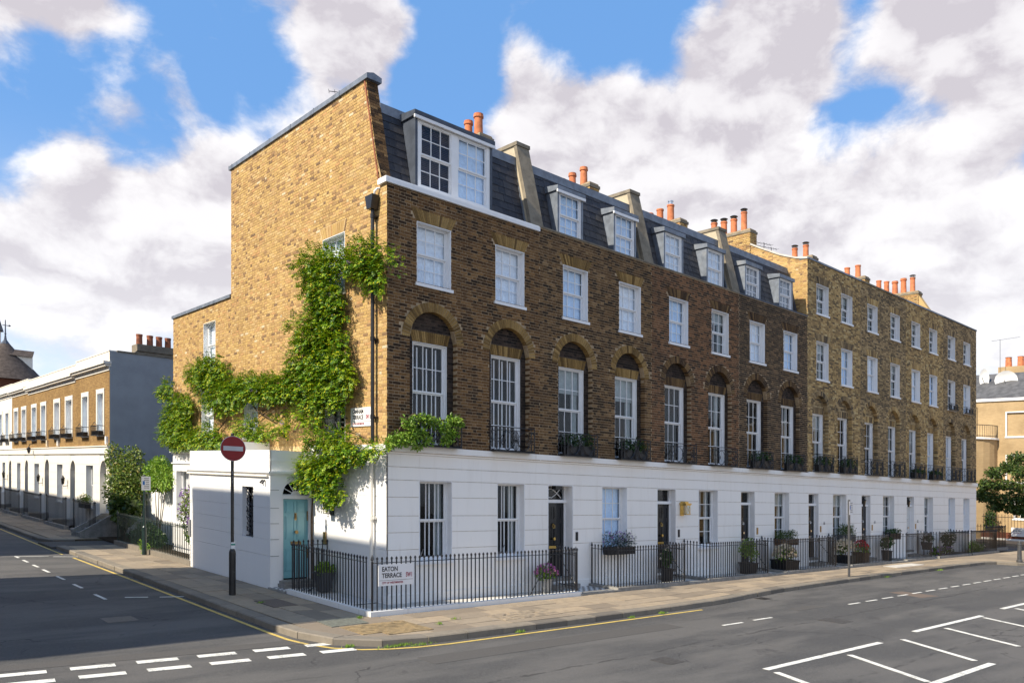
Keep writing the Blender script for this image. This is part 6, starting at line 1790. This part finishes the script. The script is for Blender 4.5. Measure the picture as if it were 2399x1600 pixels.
name_plate('white street name plate EATON TERRACE fixed to the corner railing', 'EATON', 'TERRACE', 'SW1', 'F', (-0.92, RY - 0.045, 1.09))
name_plate('white street name plate GRAHAM TERRACE high on the yellow gable wall', 'GRAHAM', 'TERRACE', 'SW1', 'S', (-0.03, 1.59, 4.66), w=0.99)
yc, zcst = on_x(2369, 1235, FFX - 0.05)
name_plate('white street name plate CHESTER ROW on the far railing at the right edge', 'CHESTER', 'ROW SW1', '', 'S', (FFX - 0.05, yc, zcst), w=1.45, h=0.62)
for n_, tx, x, z in (('70', '70', 9.0, 0), ):
    pass
for lab, tx, x in (('house number 66 painted beside the fourth black door', '66', 21.15), ('house number 64 painted beside the fifth black door', '64', 25.9), ('house number 62 painted beside the door with the hanging lantern', '62', 30.75)):
    t = thing('house_number', lab, 'number', (x, -0.004, 1.65)); text_part(tx, 0.19, 'sign_grey', t, (x, -0.004, 1.65), 'F', 0.8, name='numerals')

# ------------------------------------------------------------------ sign posts and bollard
px, py = -2.40, 3.11
ne = thing('no_entry_sign', 'red no entry sign on a tall black post on the side pavement', 'traffic sign', (px, py, 0))
m = MB(); m.lathe(px, py, [(0.080, 0.0), (0.080, 1.02), (0.074, 1.06), (0.045, 1.12)], 16); m.build('base_sleeve', M['pole'], ne)
m = MB(); m.lathe(px, py, [(0.038, 1.10), (0.038, 3.90), (0.030, 3.92)], 12); m.build('post', M['pole'], ne)
sf = Vector((-0.10, -0.995, 0)); sr = Vector((0.995, -0.10, 0))           # plate faces the long street
sc = Vector((px, py, 3.545)) + sf * 0.06
def disc(r, d, mat, name, n=40):
    m = MB(); pts = [tuple(sc + sf * d + sr * (r * math.cos(2 * math.pi * k / n)) + Vector((0, 0, r * math.sin(2 * math.pi * k / n)))) for k in range(n)]
    m.prism(pts, tuple(sf * -0.004)); return m.build(name, M[mat], ne)
disc(0.305, 0.0, 'sign_grey', 'sign_back'); disc(0.302, 0.005, 'reflective', 'sign_rim'); disc(0.292, 0.008, 'sign_red', 'sign_face')
m = MB(); m.prism([tuple(sc + sf * 0.0125 + sr * a + Vector((0, 0, b - 0.0))) for a, b in ((-0.235, -0.055), (0.235, -0.055), (0.235, 0.055), (-0.235, 0.055))], tuple(sf * -0.004)); m.build('white_bar', M['reflective'], ne)
m = MB(); 
for z in (3.40, 3.70): m.box(px - 0.05, px + 0.05, py - 0.055, py + 0.05, z, z + 0.03)
m.build('clip', M['sign_grey'], ne)
m = MB(); m.box(px - 0.052, px + 0.052, py - 0.046, py - 0.041, 1.12, 1.28); stk = m.build('sticker', M['sign_white'], ne)
m = MB(); m.box(px - 0.052, px + 0.052, py - 0.048, py - 0.0462, 1.205, 1.245); m.build('sticker_band', M['sign_green'], stk)
m = MB(); m.lathe(px, py, [(0.03, 0.60), (0.03, 0.62)], 8); m.box(px - 0.008, px + 0.012, py - 0.086, py - 0.08, 0.56, 0.58); m.build('lock', M['chrome'], ne)
for i_, chr_ in enumerate('S1C'): text_part(chr_, 0.10, 'sign_grey', ne, (px - 0.028, py - 0.0395, 2.92 - 0.105 * i_), 'F', 0.8, name='lettering')
def parking_post(label, x, y, h, mat, base=False, lit=1.0, turn=0.0):
    th = thing('parking_sign', label, 'street sign', (x, y, 0), 'parking sign posts')
    m = MB(); m.lathe(x, y, [(0.042, 0), (0.042, h), (0.03, h + 0.02)], 12); m.build('post', M[mat], th)
    if base: m = MB(); m.lathe(x, y, [(0.075, 0), (0.075, 0.95), (0.045, 1.0)], 12); m.build('base_sleeve', M[mat], th)
    y1 = y - 0.055
    xo = x + 0.03
    m = MB(); m.box(xo - 0.14, xo + 0.16, y1 - 0.004, y1, h - 0.52, h - 0.04); pl = m.build('plate', M['sign_white'], th)
    m = MB(); m.box(xo - 0.10, xo - 0.03, y1 - 0.006, y1 - 0.0042, h - 0.33, h - 0.20); m.build('blue_panel', M['sign_blue'], pl)
    for k in range(6): m = MB(); m.box(xo - (0.0 if 1 < k < 4 else 0.06), xo + 0.11, y1 - 0.006, y1 - 0.0042, h - 0.12 - 0.065 * k, h - 0.095 - 0.065 * k); m.build('text_line', M['sign_grey'], pl)
parking_post('white parking sign on a grey post in front of the long terrace', 17.67, -2.70, 2.74, 'pole_grey')
parking_post('white parking sign on a dark green post beside the garden fence', -1.38, 13.15, 2.75, 'iron_green', base=True)
m = MB(); bx, by = 32.6, -3.9
bl = thing('bollard', 'dark grey cast bollard on the kerb build-out at the right', 'bollard', (bx, by, 0))
m.lathe(bx, by, [(0.13, 0), (0.13, 0.10), (0.10, 0.14), (0.085, 0.80), (0.10, 0.82), (0.10, 0.87), (0.075, 0.89)], 12); m.build('shaft', M['pole_grey'], bl)
m = MB(); m.lathe(bx, by, [(0.075, 0.89), (0.08, 0.97), (0.05, 1.02), (0.01, 1.03)], 12); m.build('cap', M['pole_grey'], bl)
# brass lantern beside the second black door
bn = thing('brass_lantern', 'square brass lantern on the white wall right of the second black door', 'lantern', (11.45, -0.1, 2.1))
m = MB(); m.box(11.36, 11.54, -0.012, 0.0, 2.05, 2.48); m.build('back_plate', M['brass'], bn)
m = MB()
for x in (11.33, 11.555):
    for y in (-0.25, -0.03): m.box(x, x + 0.016, y, y + 0.016, 2.12, 2.40)
for z in (2.10, 2.40): m.box(11.32, 11.58, -0.26, -0.012, z, z + 0.02)
m.box(11.30, 11.60, -0.28, -0.012, 2.42, 2.47); m.box(11.36, 11.54, -0.20, -0.012, 2.47, 2.52); m.tube([(11.34, -0.25, 2.12), (11.56, -0.25, 2.40)], 0.008, 4); m.tube([(11.56, -0.25, 2.12), (11.34, -0.25, 2.40)], 0.008, 4)
m.build('cage', M['brass'], bn)
m = MB(); m.box(11.345, 11.56, -0.24, -0.03, 2.125, 2.395); m.build('pane', M['lamp_glass'], bn)
for lab, x in (('black hanging lantern in the pale sixth doorway', 29.95), ('black hanging lantern in the fifth doorway', 25.1)):
    hl = thing('hanging_lantern', lab, 'lantern', (x, 0.12, 2.5))
    m = MB(); m.tube([(x, 0.12, 2.92), (x, 0.12, 2.76)], 0.01, 4); m.lathe(x, 0.12, [(0.07, 2.42), (0.10, 2.68), (0.13, 2.69), (0.03, 2.78)], 6); m.build('body', M['iron'], hl)
    m = MB(); m.lathe(x, 0.12, [(0.082, 2.45), (0.104, 2.67)], 6, cap=False); m.build('pane', M['lamp_glass'], hl)
# white fish-tail tracery over the first black door
m = MB(); m.tube([(5.42, 0.33, 2.66), (5.55, 0.33, 2.58), (5.72, 0.33, 2.56), (5.90, 0.33, 2.66), (6.10, 0.33, 2.84)], 0.014, 4); m.tube([(5.42, 0.33, 2.70), (5.55, 0.33, 2.80), (5.72, 0.33, 2.82), (5.90, 0.33, 2.72), (6.10, 0.33, 2.56)], 0.014, 4); m.build('transom_tracery', M['white'], house_objs[1])
m = MB(); m.box(5.62, 5.90, 0.05, 0.20, 2.80, 2.91); m.build('camera_housing', M['iron'], house_objs[1])
# ------------------------------------------------------------------ climbers, shrubs, pots
r8 = random.Random(21)
# wisteria: clumps read off the wall (picture position -> wall position), each a cloud of pinnate leaves
WCL = [(735, 612, 45, 28), (775, 620, 45, 35), (820, 615, 35, 30), (860, 585, 28, 32), (860, 622, 35, 30), (880, 650, 25, 38), (905, 600, 16, 18),
       (745, 660, 38, 40), (765, 700, 42, 40), (772, 740, 42, 35), (745, 745, 36, 30), (690, 757, 20, 9),
       (735, 790, 45, 40), (780, 800, 36, 35), (720, 840, 48, 40), (775, 850, 48, 40), (720, 880, 50, 38), (780, 900, 45, 48), (812, 880, 20, 36), (802, 940, 12, 24), (745, 930, 42, 38), (700, 900, 40, 32),
       (660, 905, 45, 32), (630, 910, 45, 30), (590, 900, 40, 25), (560, 915, 45, 34), (520, 930, 46, 40), (490, 880, 48, 32), (470, 868, 34, 20), (500, 852, 24, 18),
       (392, 915, 16, 22), (425, 950, 32, 28), (415, 985, 32, 36), (410, 1015, 32, 32), (440, 1030, 32, 22), (490, 1015, 28, 24), (500, 1035, 32, 18), (580, 1000, 28, 26), (604, 1015, 22, 18), (655, 1000, 24, 20), (700, 972, 24, 16), (745, 985, 22, 14)]
WCL2 = [(750, 1025, 32, 22), (795, 1035, 34, 30), (800, 1070, 34, 26), (840, 1055, 28, 18), (872, 1050, 26, 12), (892, 1045, 16, 9), (735, 1080, 28, 26), (770, 1095, 36, 28), (760, 1130, 34, 28), (782, 1158, 22, 20), (716, 1120, 13, 20), (745, 1105, 34, 28)]
wist = thing('wisteria', 'green wisteria climbing the yellow gable and hanging over the turquoise door', 'climbing plant', (-0.05, 3.58, 0.035))
mb = MB()
def clump(px, py, rx, ry, Xp, dx, dens):
    y, z = on_x(px, py, Xp); y2, _ = on_x(px - rx, py, Xp); _, z2 = on_x(px, py - ry, Xp)
    ry_, rz_ = abs(y2 - y) * 0.97, abs(z2 - z) * 0.97
    n = int(dens * math.pi * ry_ * rz_ + 6)
    for _ in range(n):
        v = rvec(r8); k = r8.random() ** 0.4
        p = Vector((Xp + dx * v.x * k, y + ry_ * v.y * k, z + rz_ * v.z * k))
        if p.x > -0.03: p.x = -0.03 - r8.random() * 0.1
        d = (Vector((-0.75, v.y * 0.7, v.z * 0.45)) + rvec(r8) * 0.75)
        pinnate(mb, p, d, r8, L=r8.uniform(0.17, 0.28), pairs=r8.choice((4, 5, 5)), ll=r8.uniform(0.06, 0.085))
for c in WCL: clump(*c, -0.21, 0.22, 235)
for c in WCL2: clump(*c, -0.32, 0.30, 300)
# trailing sprays round the gable corner
for (px, py), n in (((915, 610), 10), ((935, 630), 8), ((925, 590), 6), ((380, 1000), 6), ((360, 1020), 4)):
    y, z = on_x(px, py, -0.15)
    for _ in range(n): pinnate(mb, Vector((-0.15 + r8.uniform(-0.1, 0.1), y + r8.uniform(-0.12, 0.12), z + r8.uniform(-0.15, 0.15))), Vector((-0.4, -0.6, 0.1)) + rvec(r8) * 0.5, r8, 0.15, 4, 0.05)
mb.build('foliage', M['wisteria'], wist, kind='stuff')
def wp(px, py, X=-0.09): y, z = on_x(px, py, X); return (X, y, z)
mb = MB()
base = (-0.05, 3.58, 0.035)
trunk = [base, (-0.05, 3.57, 0.8), (-0.05, 3.58, 1.8), (-0.06, 3.50, 2.7), (-0.14, 3.3, 3.55), (-0.16, 2.9, 3.85), wp(765, 1000), wp(745, 940), wp(740, 870), wp(755, 800), wp(765, 730), wp(770, 650), wp(850, 600)]
mb.tube(trunk, 0.03, 7, taper=0.014)
mb.tube([wp(745, 940), wp(700, 930), wp(640, 985), wp(600, 960), wp(560, 900), wp(500, 890), wp(430, 930), wp(405, 990)], 0.032, 6, taper=0.012)
mb.tube([wp(745, 880), wp(690, 880), wp(660, 940), wp(610, 975), wp(575, 1005)], 0.022, 6, taper=0.01)
mb.tube([wp(545, 930), wp(530, 985), wp(480, 1045), wp(420, 1050)], 0.028, 6, taper=0.01)
mb.tube([wp(800, 1000), wp(830, 1010), wp(880, 1040)], 0.016, 5, taper=0.006)
mb.build('stem', M['bark'], wist)
mb = MB()
for px, py in ((590, 905), (575, 990), (660, 985), (815, 612), (700, 890), (470, 905)):
    y, z = on_x(px, py, -0.42)
    for _ in range(26): p = Vector((-0.42 + r8.gauss(0, 0.03), y + r8.gauss(0, 0.03), z - r8.random() * 0.15)); leaf_quad(mb, p, rvec(r8), rvec(r8), 0.03, 0.025)
mb.build('flower_raceme', M['flower_purple'], wist, kind='stuff')

# bright creeper over the first balconette
iv = thing('balcony_creeper', 'bright green creeper spilling over the first balconette and cornice', 'climbing plant', (1.0, -0.3, 3.76))
mb = MB()
for px, py, rx, ry in ((935, 1030, 32, 18), (965, 1020, 22, 25), (915, 1040, 14, 10), (960, 990, 20, 18), (985, 975, 18, 9), (1005, 985, 25, 14), (1035, 1000, 20, 22), (1062, 985, 20, 14), (1075, 990, 12, 9), (1000, 1030, 16, 16), (1045, 1030, 18, 14), (985, 1010, 14, 12), (980, 1048, 14, 6), (1060, 1012, 18, 16)):
    x, z = on_y(px, py, -0.27); x2, _ = on_y(px + rx, py, -0.27); _, z2 = on_y(px, py - ry, -0.27)
    leaf_blob(mb, (x, -0.27, z), (x2 - x, 0.13, z2 - z), int(4500 * (x2 - x) * (z2 - z)) + 8, 0.085, r8, shell=0.2)
mb.build('foliage', M['leaf_bright'], iv, kind='stuff')
mb = MB(); mb.tube([(0.1, -0.16, 3.9), (0.3, -0.24, 4.3), (0.55, -0.27, 4.5), (0.9, -0.27, 4.45), (1.7, -0.27, 4.4), (2.1, -0.27, 4.35)], 0.014, 5); mb.tube([(0.3, -0.24, 4.3), (0.35, -0.25, 3.95), (0.1, -0.2, 3.82)], 0.012, 5); mb.build('stem', M['bark'], iv)

def shrub(name, label, c, rad, n, L, mat, cat='shrub', flowers=None, fl_n=0, fl_s=0.04, trunk=True, blobs=7, group=None, base_z=0.0, wd=0.55):
    th = thing(name, label, cat, (c[0], c[1], base_z), group)
    mb = MB(); cs = []
    for k in range(blobs):
        v = rvec(r8) * r8.uniform(0.3, 0.75)
        cc = (c[0] + v.x * rad[0], c[1] + v.y * rad[1], c[2] + v.z * rad[2]); s = r8.uniform(0.35, 0.6); cs.append((cc, s))
        leaf_blob(mb, cc, (rad[0] * s, rad[1] * s, rad[2] * s), n // blobs, L, r8, wd=wd)
    mb.build('foliage', M[mat], th, kind='stuff')
    if trunk:
        mb = MB()
        for cc, s in cs[:4]: mb.tube([(c[0] + r8.uniform(-.08, .08), c[1] + r8.uniform(-.08, .08), base_z - 0.03), ((c[0] + cc[0]) / 2, (c[1] + cc[1]) / 2, (base_z + cc[2]) / 2), cc], 0.02 + rad[2] * 0.012, 5, taper=0.006)
        mb.build('stem', M['bark'], th)
    if flowers:
        mb = MB()
        for _ in range(fl_n):
            cc, s = r8.choice(cs); v = rvec(r8); p = Vector((cc[0] + v.x * rad[0] * s * 1.05, cc[1] + v.y * rad[1] * s * 1.05, cc[2] + abs(v.z) * rad[2] * s * 1.05))
            for q in range(4): leaf_quad(mb, p, rvec(r8), rvec(r8), fl_s, fl_s * 0.8)
        mb.build('flower', M[flowers], th, kind='stuff')
    return th
# garden shrubs on the side street
shrub('garden_shrub', 'tall olive green shrub behind the dark fence in front of the grey flank', (-0.1, 20.3, 2.35), (0.9, 1.5, 1.75), 6200, 0.13, 'leaf_olive', blobs=12)
shrub('garden_shrub', 'dark broad-leaved bush low behind the fence at the low terrace end', (-0.35, 19.2, 1.35), (0.5, 1.3, 0.95), 1300, 0.24, 'leaf_tree', blobs=7, wd=0.8)
shrub('garden_shrub', 'bright yellow-green climber over the white garden wall', (0.05, 16.2, 2.75), (0.45, 1.9, 0.72), 4200, 0.12, 'leaf_bright', blobs=9, trunk=True)
shrub('flowering_shrub', 'shrub with purple flower sprays against the white wing', (-0.55, 10.7, 1.65), (0.40, 0.95, 0.85), 2400, 0.09, 'leaf_olive', flowers='flower_purple', fl_n=330, fl_s=0.055, blobs=8)
shrub('garden_shrub', 'light green potted bush low behind the fence by the white wing', (-0.75, 9.9, 0.85), (0.25, 0.45, 0.45), 600, 0.11, 'leaf_bright', blobs=5)
shrub('garden_shrub', 'low dark ground plants behind the garden fence', (-0.4, 16.2, 0.45), (0.4, 2.0, 0.5), 1500, 0.16, 'leaf_dark', blobs=10, wd=0.7)
shrub('garden_weed', 'yellowish weed growing at the foot of the garden fence', (-1.25, 13.7, 0.28), (0.12, 0.45, 0.3), 200, 0.07, 'leaf_bright', blobs=4, trunk=False)

def pot(name, label, x, y, z, r0, r1, h, mat, square=False, cat='planter'):
    th = thing(name, label, cat, (x, y, z))
    m = MB()
    if square:
        m.add([(x - r0, y - r0, z), (x + r0, y - r0, z), (x + r0, y + r0, z), (x - r0, y + r0, z), (x - r1, y - r1, z + h), (x + r1, y - r1, z + h), (x + r1, y + r1, z + h), (x - r1, y + r1, z + h)], [(0, 3, 2, 1), (0, 1, 5, 4), (1, 2, 6, 5), (2, 3, 7, 6), (3, 0, 4, 7)])
        m.box(x - r1 - 0.015, x + r1 + 0.015, y - r1 - 0.015, y + r1 + 0.015, z + h - 0.04, z + h)
    else: m.lathe(x, y, [(r0, z), (r1, z + h - 0.03), (r1 + 0.02, z + h - 0.03), (r1 + 0.02, z + h), (r1 - 0.02, z + h)], 16)
    m.build('container', M[mat], th)
    m = MB(); m.lathe(x, y, [(r1 * 0.85, z + h - 0.03), (r1 * 0.85, z + h + 0.005)], 10); m.build('compost', M['soil'], th)
    return th
def pot_plant(th, x, y, z, rad, n, L, mat, flowers=None, fl_n=0, fl_s=0.04, wd=0.55):
    mb = MB()
    for k in range(5):
        v = rvec(r8) * 0.5; leaf_blob(mb, (x + v.x * rad[0], y + v.y * rad[1], z + abs(v.z) * rad[2]), (rad[0] * 0.6, rad[1] * 0.6, rad[2] * 0.6), n // 5, L, r8, wd=wd)
    mb.build('foliage', M[mat], th, kind='stuff')
    if flowers:
        mb = MB()
        for _ in range(fl_n):
            v = rvec(r8); p = Vector((x + v.x * rad[0] * 1.05, y + v.y * rad[1] * 1.05, z + abs(v.z) * rad[2] * 1.1))
            for q in range(4): leaf_quad(mb, p, rvec(r8), rvec(r8), fl_s, fl_s * 0.8)
        mb.build('flower', M[flowers], th, kind='stuff')
t = pot('plant_pot', 'tall tapered grey planter with a green plant beside the turquoise door', -0.33, 2.40, 0.03, 0.12, 0.20, 0.50, 'planter_grey', True); pot_plant(t, -0.33, 2.40, 0.58, (0.24, 0.24, 0.22), 420, 0.10, 'leaf_bright')
t = pot('plant_pot', 'zinc bucket of pink flowers in front of the first black door', 4.75, -0.45, 0.012, 0.13, 0.17, 0.40, 'planter_zinc'); pot_plant(t, 4.75, -0.45, 0.52, (0.32, 0.28, 0.26), 420, 0.08, 'leaf_bright', 'flower_pink', 110, 0.045)
t = pot('plant_pot', 'dark leafy tub by the black door with the brass lantern', 10.0, -0.50, 0.012, 0.17, 0.2, 0.42, 'planter_black'); pot_plant(t, 10.0, -0.50, 0.62, (0.24, 0.22, 0.42), 600, 0.09, 'leaf_dark', 'flower_white', 20, 0.04)
t = pot('plant_pot', 'dark tub with bright green bush beside the third black door', 14.75, -0.45, 0.012, 0.2, 0.24, 0.40, 'planter_black', True); pot_plant(t, 14.75, -0.45, 0.75, (0.35, 0.3, 0.5), 700, 0.09, 'leaf_bright')
t = pot('flower_planter', 'black planter of cream and orange flowers behind the railing', 17.0, -0.60, 0.012, 0.34, 0.38, 0.42, 'planter_black', True); pot_plant(t, 17.0, -0.60, 0.55, (0.55, 0.35, 0.40), 700, 0.08, 'leaf_bright', 'flower_white', 330, 0.06)
t = pot('flower_planter', 'planter of white hydrangea-like flowers left of the red ones', 21.9, -0.55, 0.012, 0.28, 0.3, 0.40, 'planter_black', True); pot_plant(t, 21.9, -0.55, 0.62, (0.5, 0.35, 0.42), 600, 0.08, 'leaf_olive', 'flower_white', 260, 0.07)
t = pot('flower_planter', 'brown box planter with red flowers behind the parking post', 23.2, -0.62, 0.012, 0.25, 0.28, 0.50, 'planter_wood', True); pot_plant(t, 23.2, -0.62, 0.65, (0.35, 0.3, 0.32), 450, 0.08, 'leaf_bright', 'flower_red', 120, 0.06)
t = pot('plant_pot', 'dark tub with brown leaves before the fifth black door', 26.2, -0.45, 0.012, 0.2, 0.22, 0.45, 'planter_black'); pot_plant(t, 26.2, -0.45, 0.7, (0.4, 0.3, 0.45), 550, 0.09, 'leaf_dark')
t = pot('plant_pot', 'black tub on the sill side of the pale sixth doorway', 30.9, -0.4, 0.35, 0.2, 0.26, 0.35, 'planter_black'); pot_plant(t, 30.9, -0.4, 0.85, (0.35, 0.3, 0.28), 350, 0.09, 'leaf_dark')
# flower bed at the end of the terrace
shrub('flower_bed', 'low garden bed with purple flowers behind the far railing', (32.3, -0.55, 0.28), (1.6, 0.35, 0.32), 1500, 0.08, 'leaf_olive', flowers='flower_purple', fl_n=120, fl_s=0.06, blobs=9, trunk=False, cat='plants')
shrub('flower_bed', 'low yellow-green bed before the end house of the terrace', (36.8, -0.5, 0.35), (1.6, 0.35, 0.42), 1500, 0.08, 'leaf_bright', flowers='flower_white', fl_n=60, fl_s=0.05, blobs=9, trunk=False, cat='plants')
shrub('garden_shrub', 'dark reddish shrub in front of the last two ground windows', (33.6, -0.45, 1.0), (0.9, 0.3, 0.6), 900, 0.09, 'leaf_dark', blobs=7)

def window_box(label, xa, xb, y0, y1, z0, h, mat, leaf, ph, n, L=0.08, flowers=None, fl_n=0, wd=0.5):
    th = thing('window_box', label, 'window box', ((xa + xb) / 2, (y0 + y1) / 2, z0), 'window boxes')
    m = MB(); m.box(xa, xb, y0, y1, z0, z0 + h); m.box(xa - 0.01, xb + 0.01, y0 - 0.01, y1 + 0.01, z0 + h - 0.03, z0 + h); m.build('box', M[mat], th)
    mb = MB(); k = max(3, int((xb - xa) / 0.22))
    for i in range(k):
        x = xa + (xb - xa) * (i + 0.5) / k; leaf_blob(mb, (x, (y0 + y1) / 2, z0 + h + ph * 0.4), (0.17, (y1 - y0) * 0.6 + 0.04, ph * r8.uniform(0.5, 0.7)), n // k, L, r8, wd=wd, droop=0.1)
    mb.build('foliage', M[leaf], th, kind='stuff')
    if flowers:
        mb = MB()
        for _ in range(fl_n): p = Vector((r8.uniform(xa, xb), r8.uniform(y0, y1), z0 + h + ph * r8.uniform(0.3, 1.1))); leaf_quad(mb, p, rvec(r8), rvec(r8), 0.05, 0.04); leaf_quad(mb, p, rvec(r8), rvec(r8), 0.05, 0.04)
        mb.build('flower', M[flowers], th, kind='stuff')
window_box('black window box of lavender on the first ground window of the second house', 7.48, 8.70, -0.30, -0.06, 0.92, 0.22, 'planter_black', 'leaf_lavender', 0.42, 900, 0.11, 'flower_purple', 40, wd=0.16)
window_box('brown window box with a clipped box hedge', 17.2, 18.5, -0.32, -0.06, 0.92, 0.24, 'planter_wood', 'leaf_tree', 0.34, 1300, 0.05)
window_box('grey window box with a clipped conifer, behind the parking post', 22.2, 23.4, -0.32, -0.06, 0.92, 0.30, 'planter_grey', 'leaf_tree', 0.45, 1100, 0.06)
window_box('black window box at the seventh ground window', 26.9, 28.1, -0.30, -0.06, 0.92, 0.28, 'planter_black', 'leaf_dark', 0.2, 500, 0.07)
nm = ['third', 'fourth', 'seventh', 'eighth', 'ninth', 'tenth', 'thirteenth', 'fourteenth']
q = 0
for i in (1, 3, 4, 6):
    for c in HOUSES[i]['c1']:
        zz = 3.80 if i < 4 else 3.84
        window_box('dark planted window box inside the %s balconette from the corner' % nm[q], c - 0.58, c + 0.54, -0.235, -0.05, zz, 0.26, 'planter_black', 'leaf_dark', 0.34 if i < 5 else 0.15, 420, 0.09); q += 1
window_box('small window box with a green bush on the low terrace ground window', -0.32, -0.06, 25.4, 26.6, 1.0, 0.25, 'planter_black', 'leaf_olive', 0.4, 400, 0.09)

# tree beyond the end of the terrace
tr = thing('street_tree', 'spreading green tree in front of the far brick house at the right edge', 'tree', (50.5, -3.2, 0.0))
mb = MB(); tb = (50.5, -3.4, 0.0)
limbs = [[tb, (50.4, -3.3, 1.6), (50.3, -3.0, 2.6)], [(50.3, -3.0, 2.5), (50.0, -1.9, 3.2), (49.6, -0.6, 3.6), (49.2, 0.8, 3.7)], [(50.3, -3.0, 2.5), (50.6, -2.2, 3.8), (50.8, -1.0, 5.2)], [(50.3, -3.0, 2.5), (50.2, -4.2, 4.0), (50.0, -5.5, 5.0)], [(50.0, -1.9, 3.2), (49.4, -1.2, 2.6), (49.0, -0.3, 2.4)]]
for k, l in enumerate(limbs): mb.tube(l, 0.17 if k == 0 else 0.09, 8, taper=0.13 if k == 0 else 0.03)
mb.build('trunk', M['bark'], tr)
mb = MB()
for px, py, rx, ry, X in ((2385, 1075, 28, 18, 50.5), (2360, 1095, 22, 14, 50), (2330, 1108, 24, 14, 49.5), (2390, 1105, 25, 18, 49.5), (2310, 1135, 22, 14, 49.5), (2345, 1135, 28, 16, 49.2), (2385, 1140, 30, 22, 49), (2300, 1160, 16, 16, 49.5), (2325, 1165, 25, 16, 49), (2365, 1170, 28, 18, 48.6), (2400, 1170, 25, 25, 49), (2335, 1187, 20, 9, 48.8), (2375, 1192, 26, 12, 48.8), (2405, 1200, 22, 14, 49), (2420, 1120, 30, 40, 50), (2440, 1160, 30, 35, 50)):
    y, z = on_x(px, py, X); y2, _ = on_x(px - rx, py, X); _, z2 = on_x(px, py - ry, X)
    leaf_blob(mb, (X, y, z), (0.9, abs(y2 - y) * 0.95, abs(z2 - z) * 0.9), 520, 0.17, r8, shell=0.35, wd=0.7)
mb.build('crown', M['leaf_tree'], tr, kind='stuff')
shrub('garden_shrub', 'dim shrub behind the far railing below the tree', (54.9, 4.0, 1.4), (0.5, 1.0, 1.1), 900, 0.16, 'leaf_dark', blobs=6)

# weeds in the gutter and paving joints
mb = MB()
for x, y, n, s in ((-2.0, -3.42, 130, 0.4), (-1.55, -3.55, 60, 0.25), (-2.75, -3.02, 60, 0.12), (0.9, -3.62, 60, 0.12), (4.4, -3.7, 40, 0.10), (5.6, -3.7, 60, 0.12), (-1.45, -1.2, 40, 0.06), (20.2, -2.98, 40, 0.2), (25.5, -2.95, 60, 0.4), (33.0, -4.6, 80, 0.6), (-0.4, -2.6, 30, 0.08), (0.2, -2.3, 20, 0.1), (-2.35, 1.6, 20, 0.1)):
    for _ in range(n):
        a = x + r8.gauss(0, s * 0.5); b = y + r8.gauss(0, 0.025) + (0.06 * (a - x) if x < -1 else 0)
        z0 = ROADZ if y < -2.9 else 0.0
        leaf_quad(mb, Vector((a, b, z0)), Vector((r8.uniform(-0.6, 0.6), r8.uniform(-0.6, 0.6), 1)), rvec(r8), r8.uniform(0.03, 0.085), 0.014)
mb.build('gutter_weeds', M['leaf_bright'], origin=(0, -3.5, ROADZ), label='small green weeds in the gutter and paving joints', cat='weeds', kind='stuff')
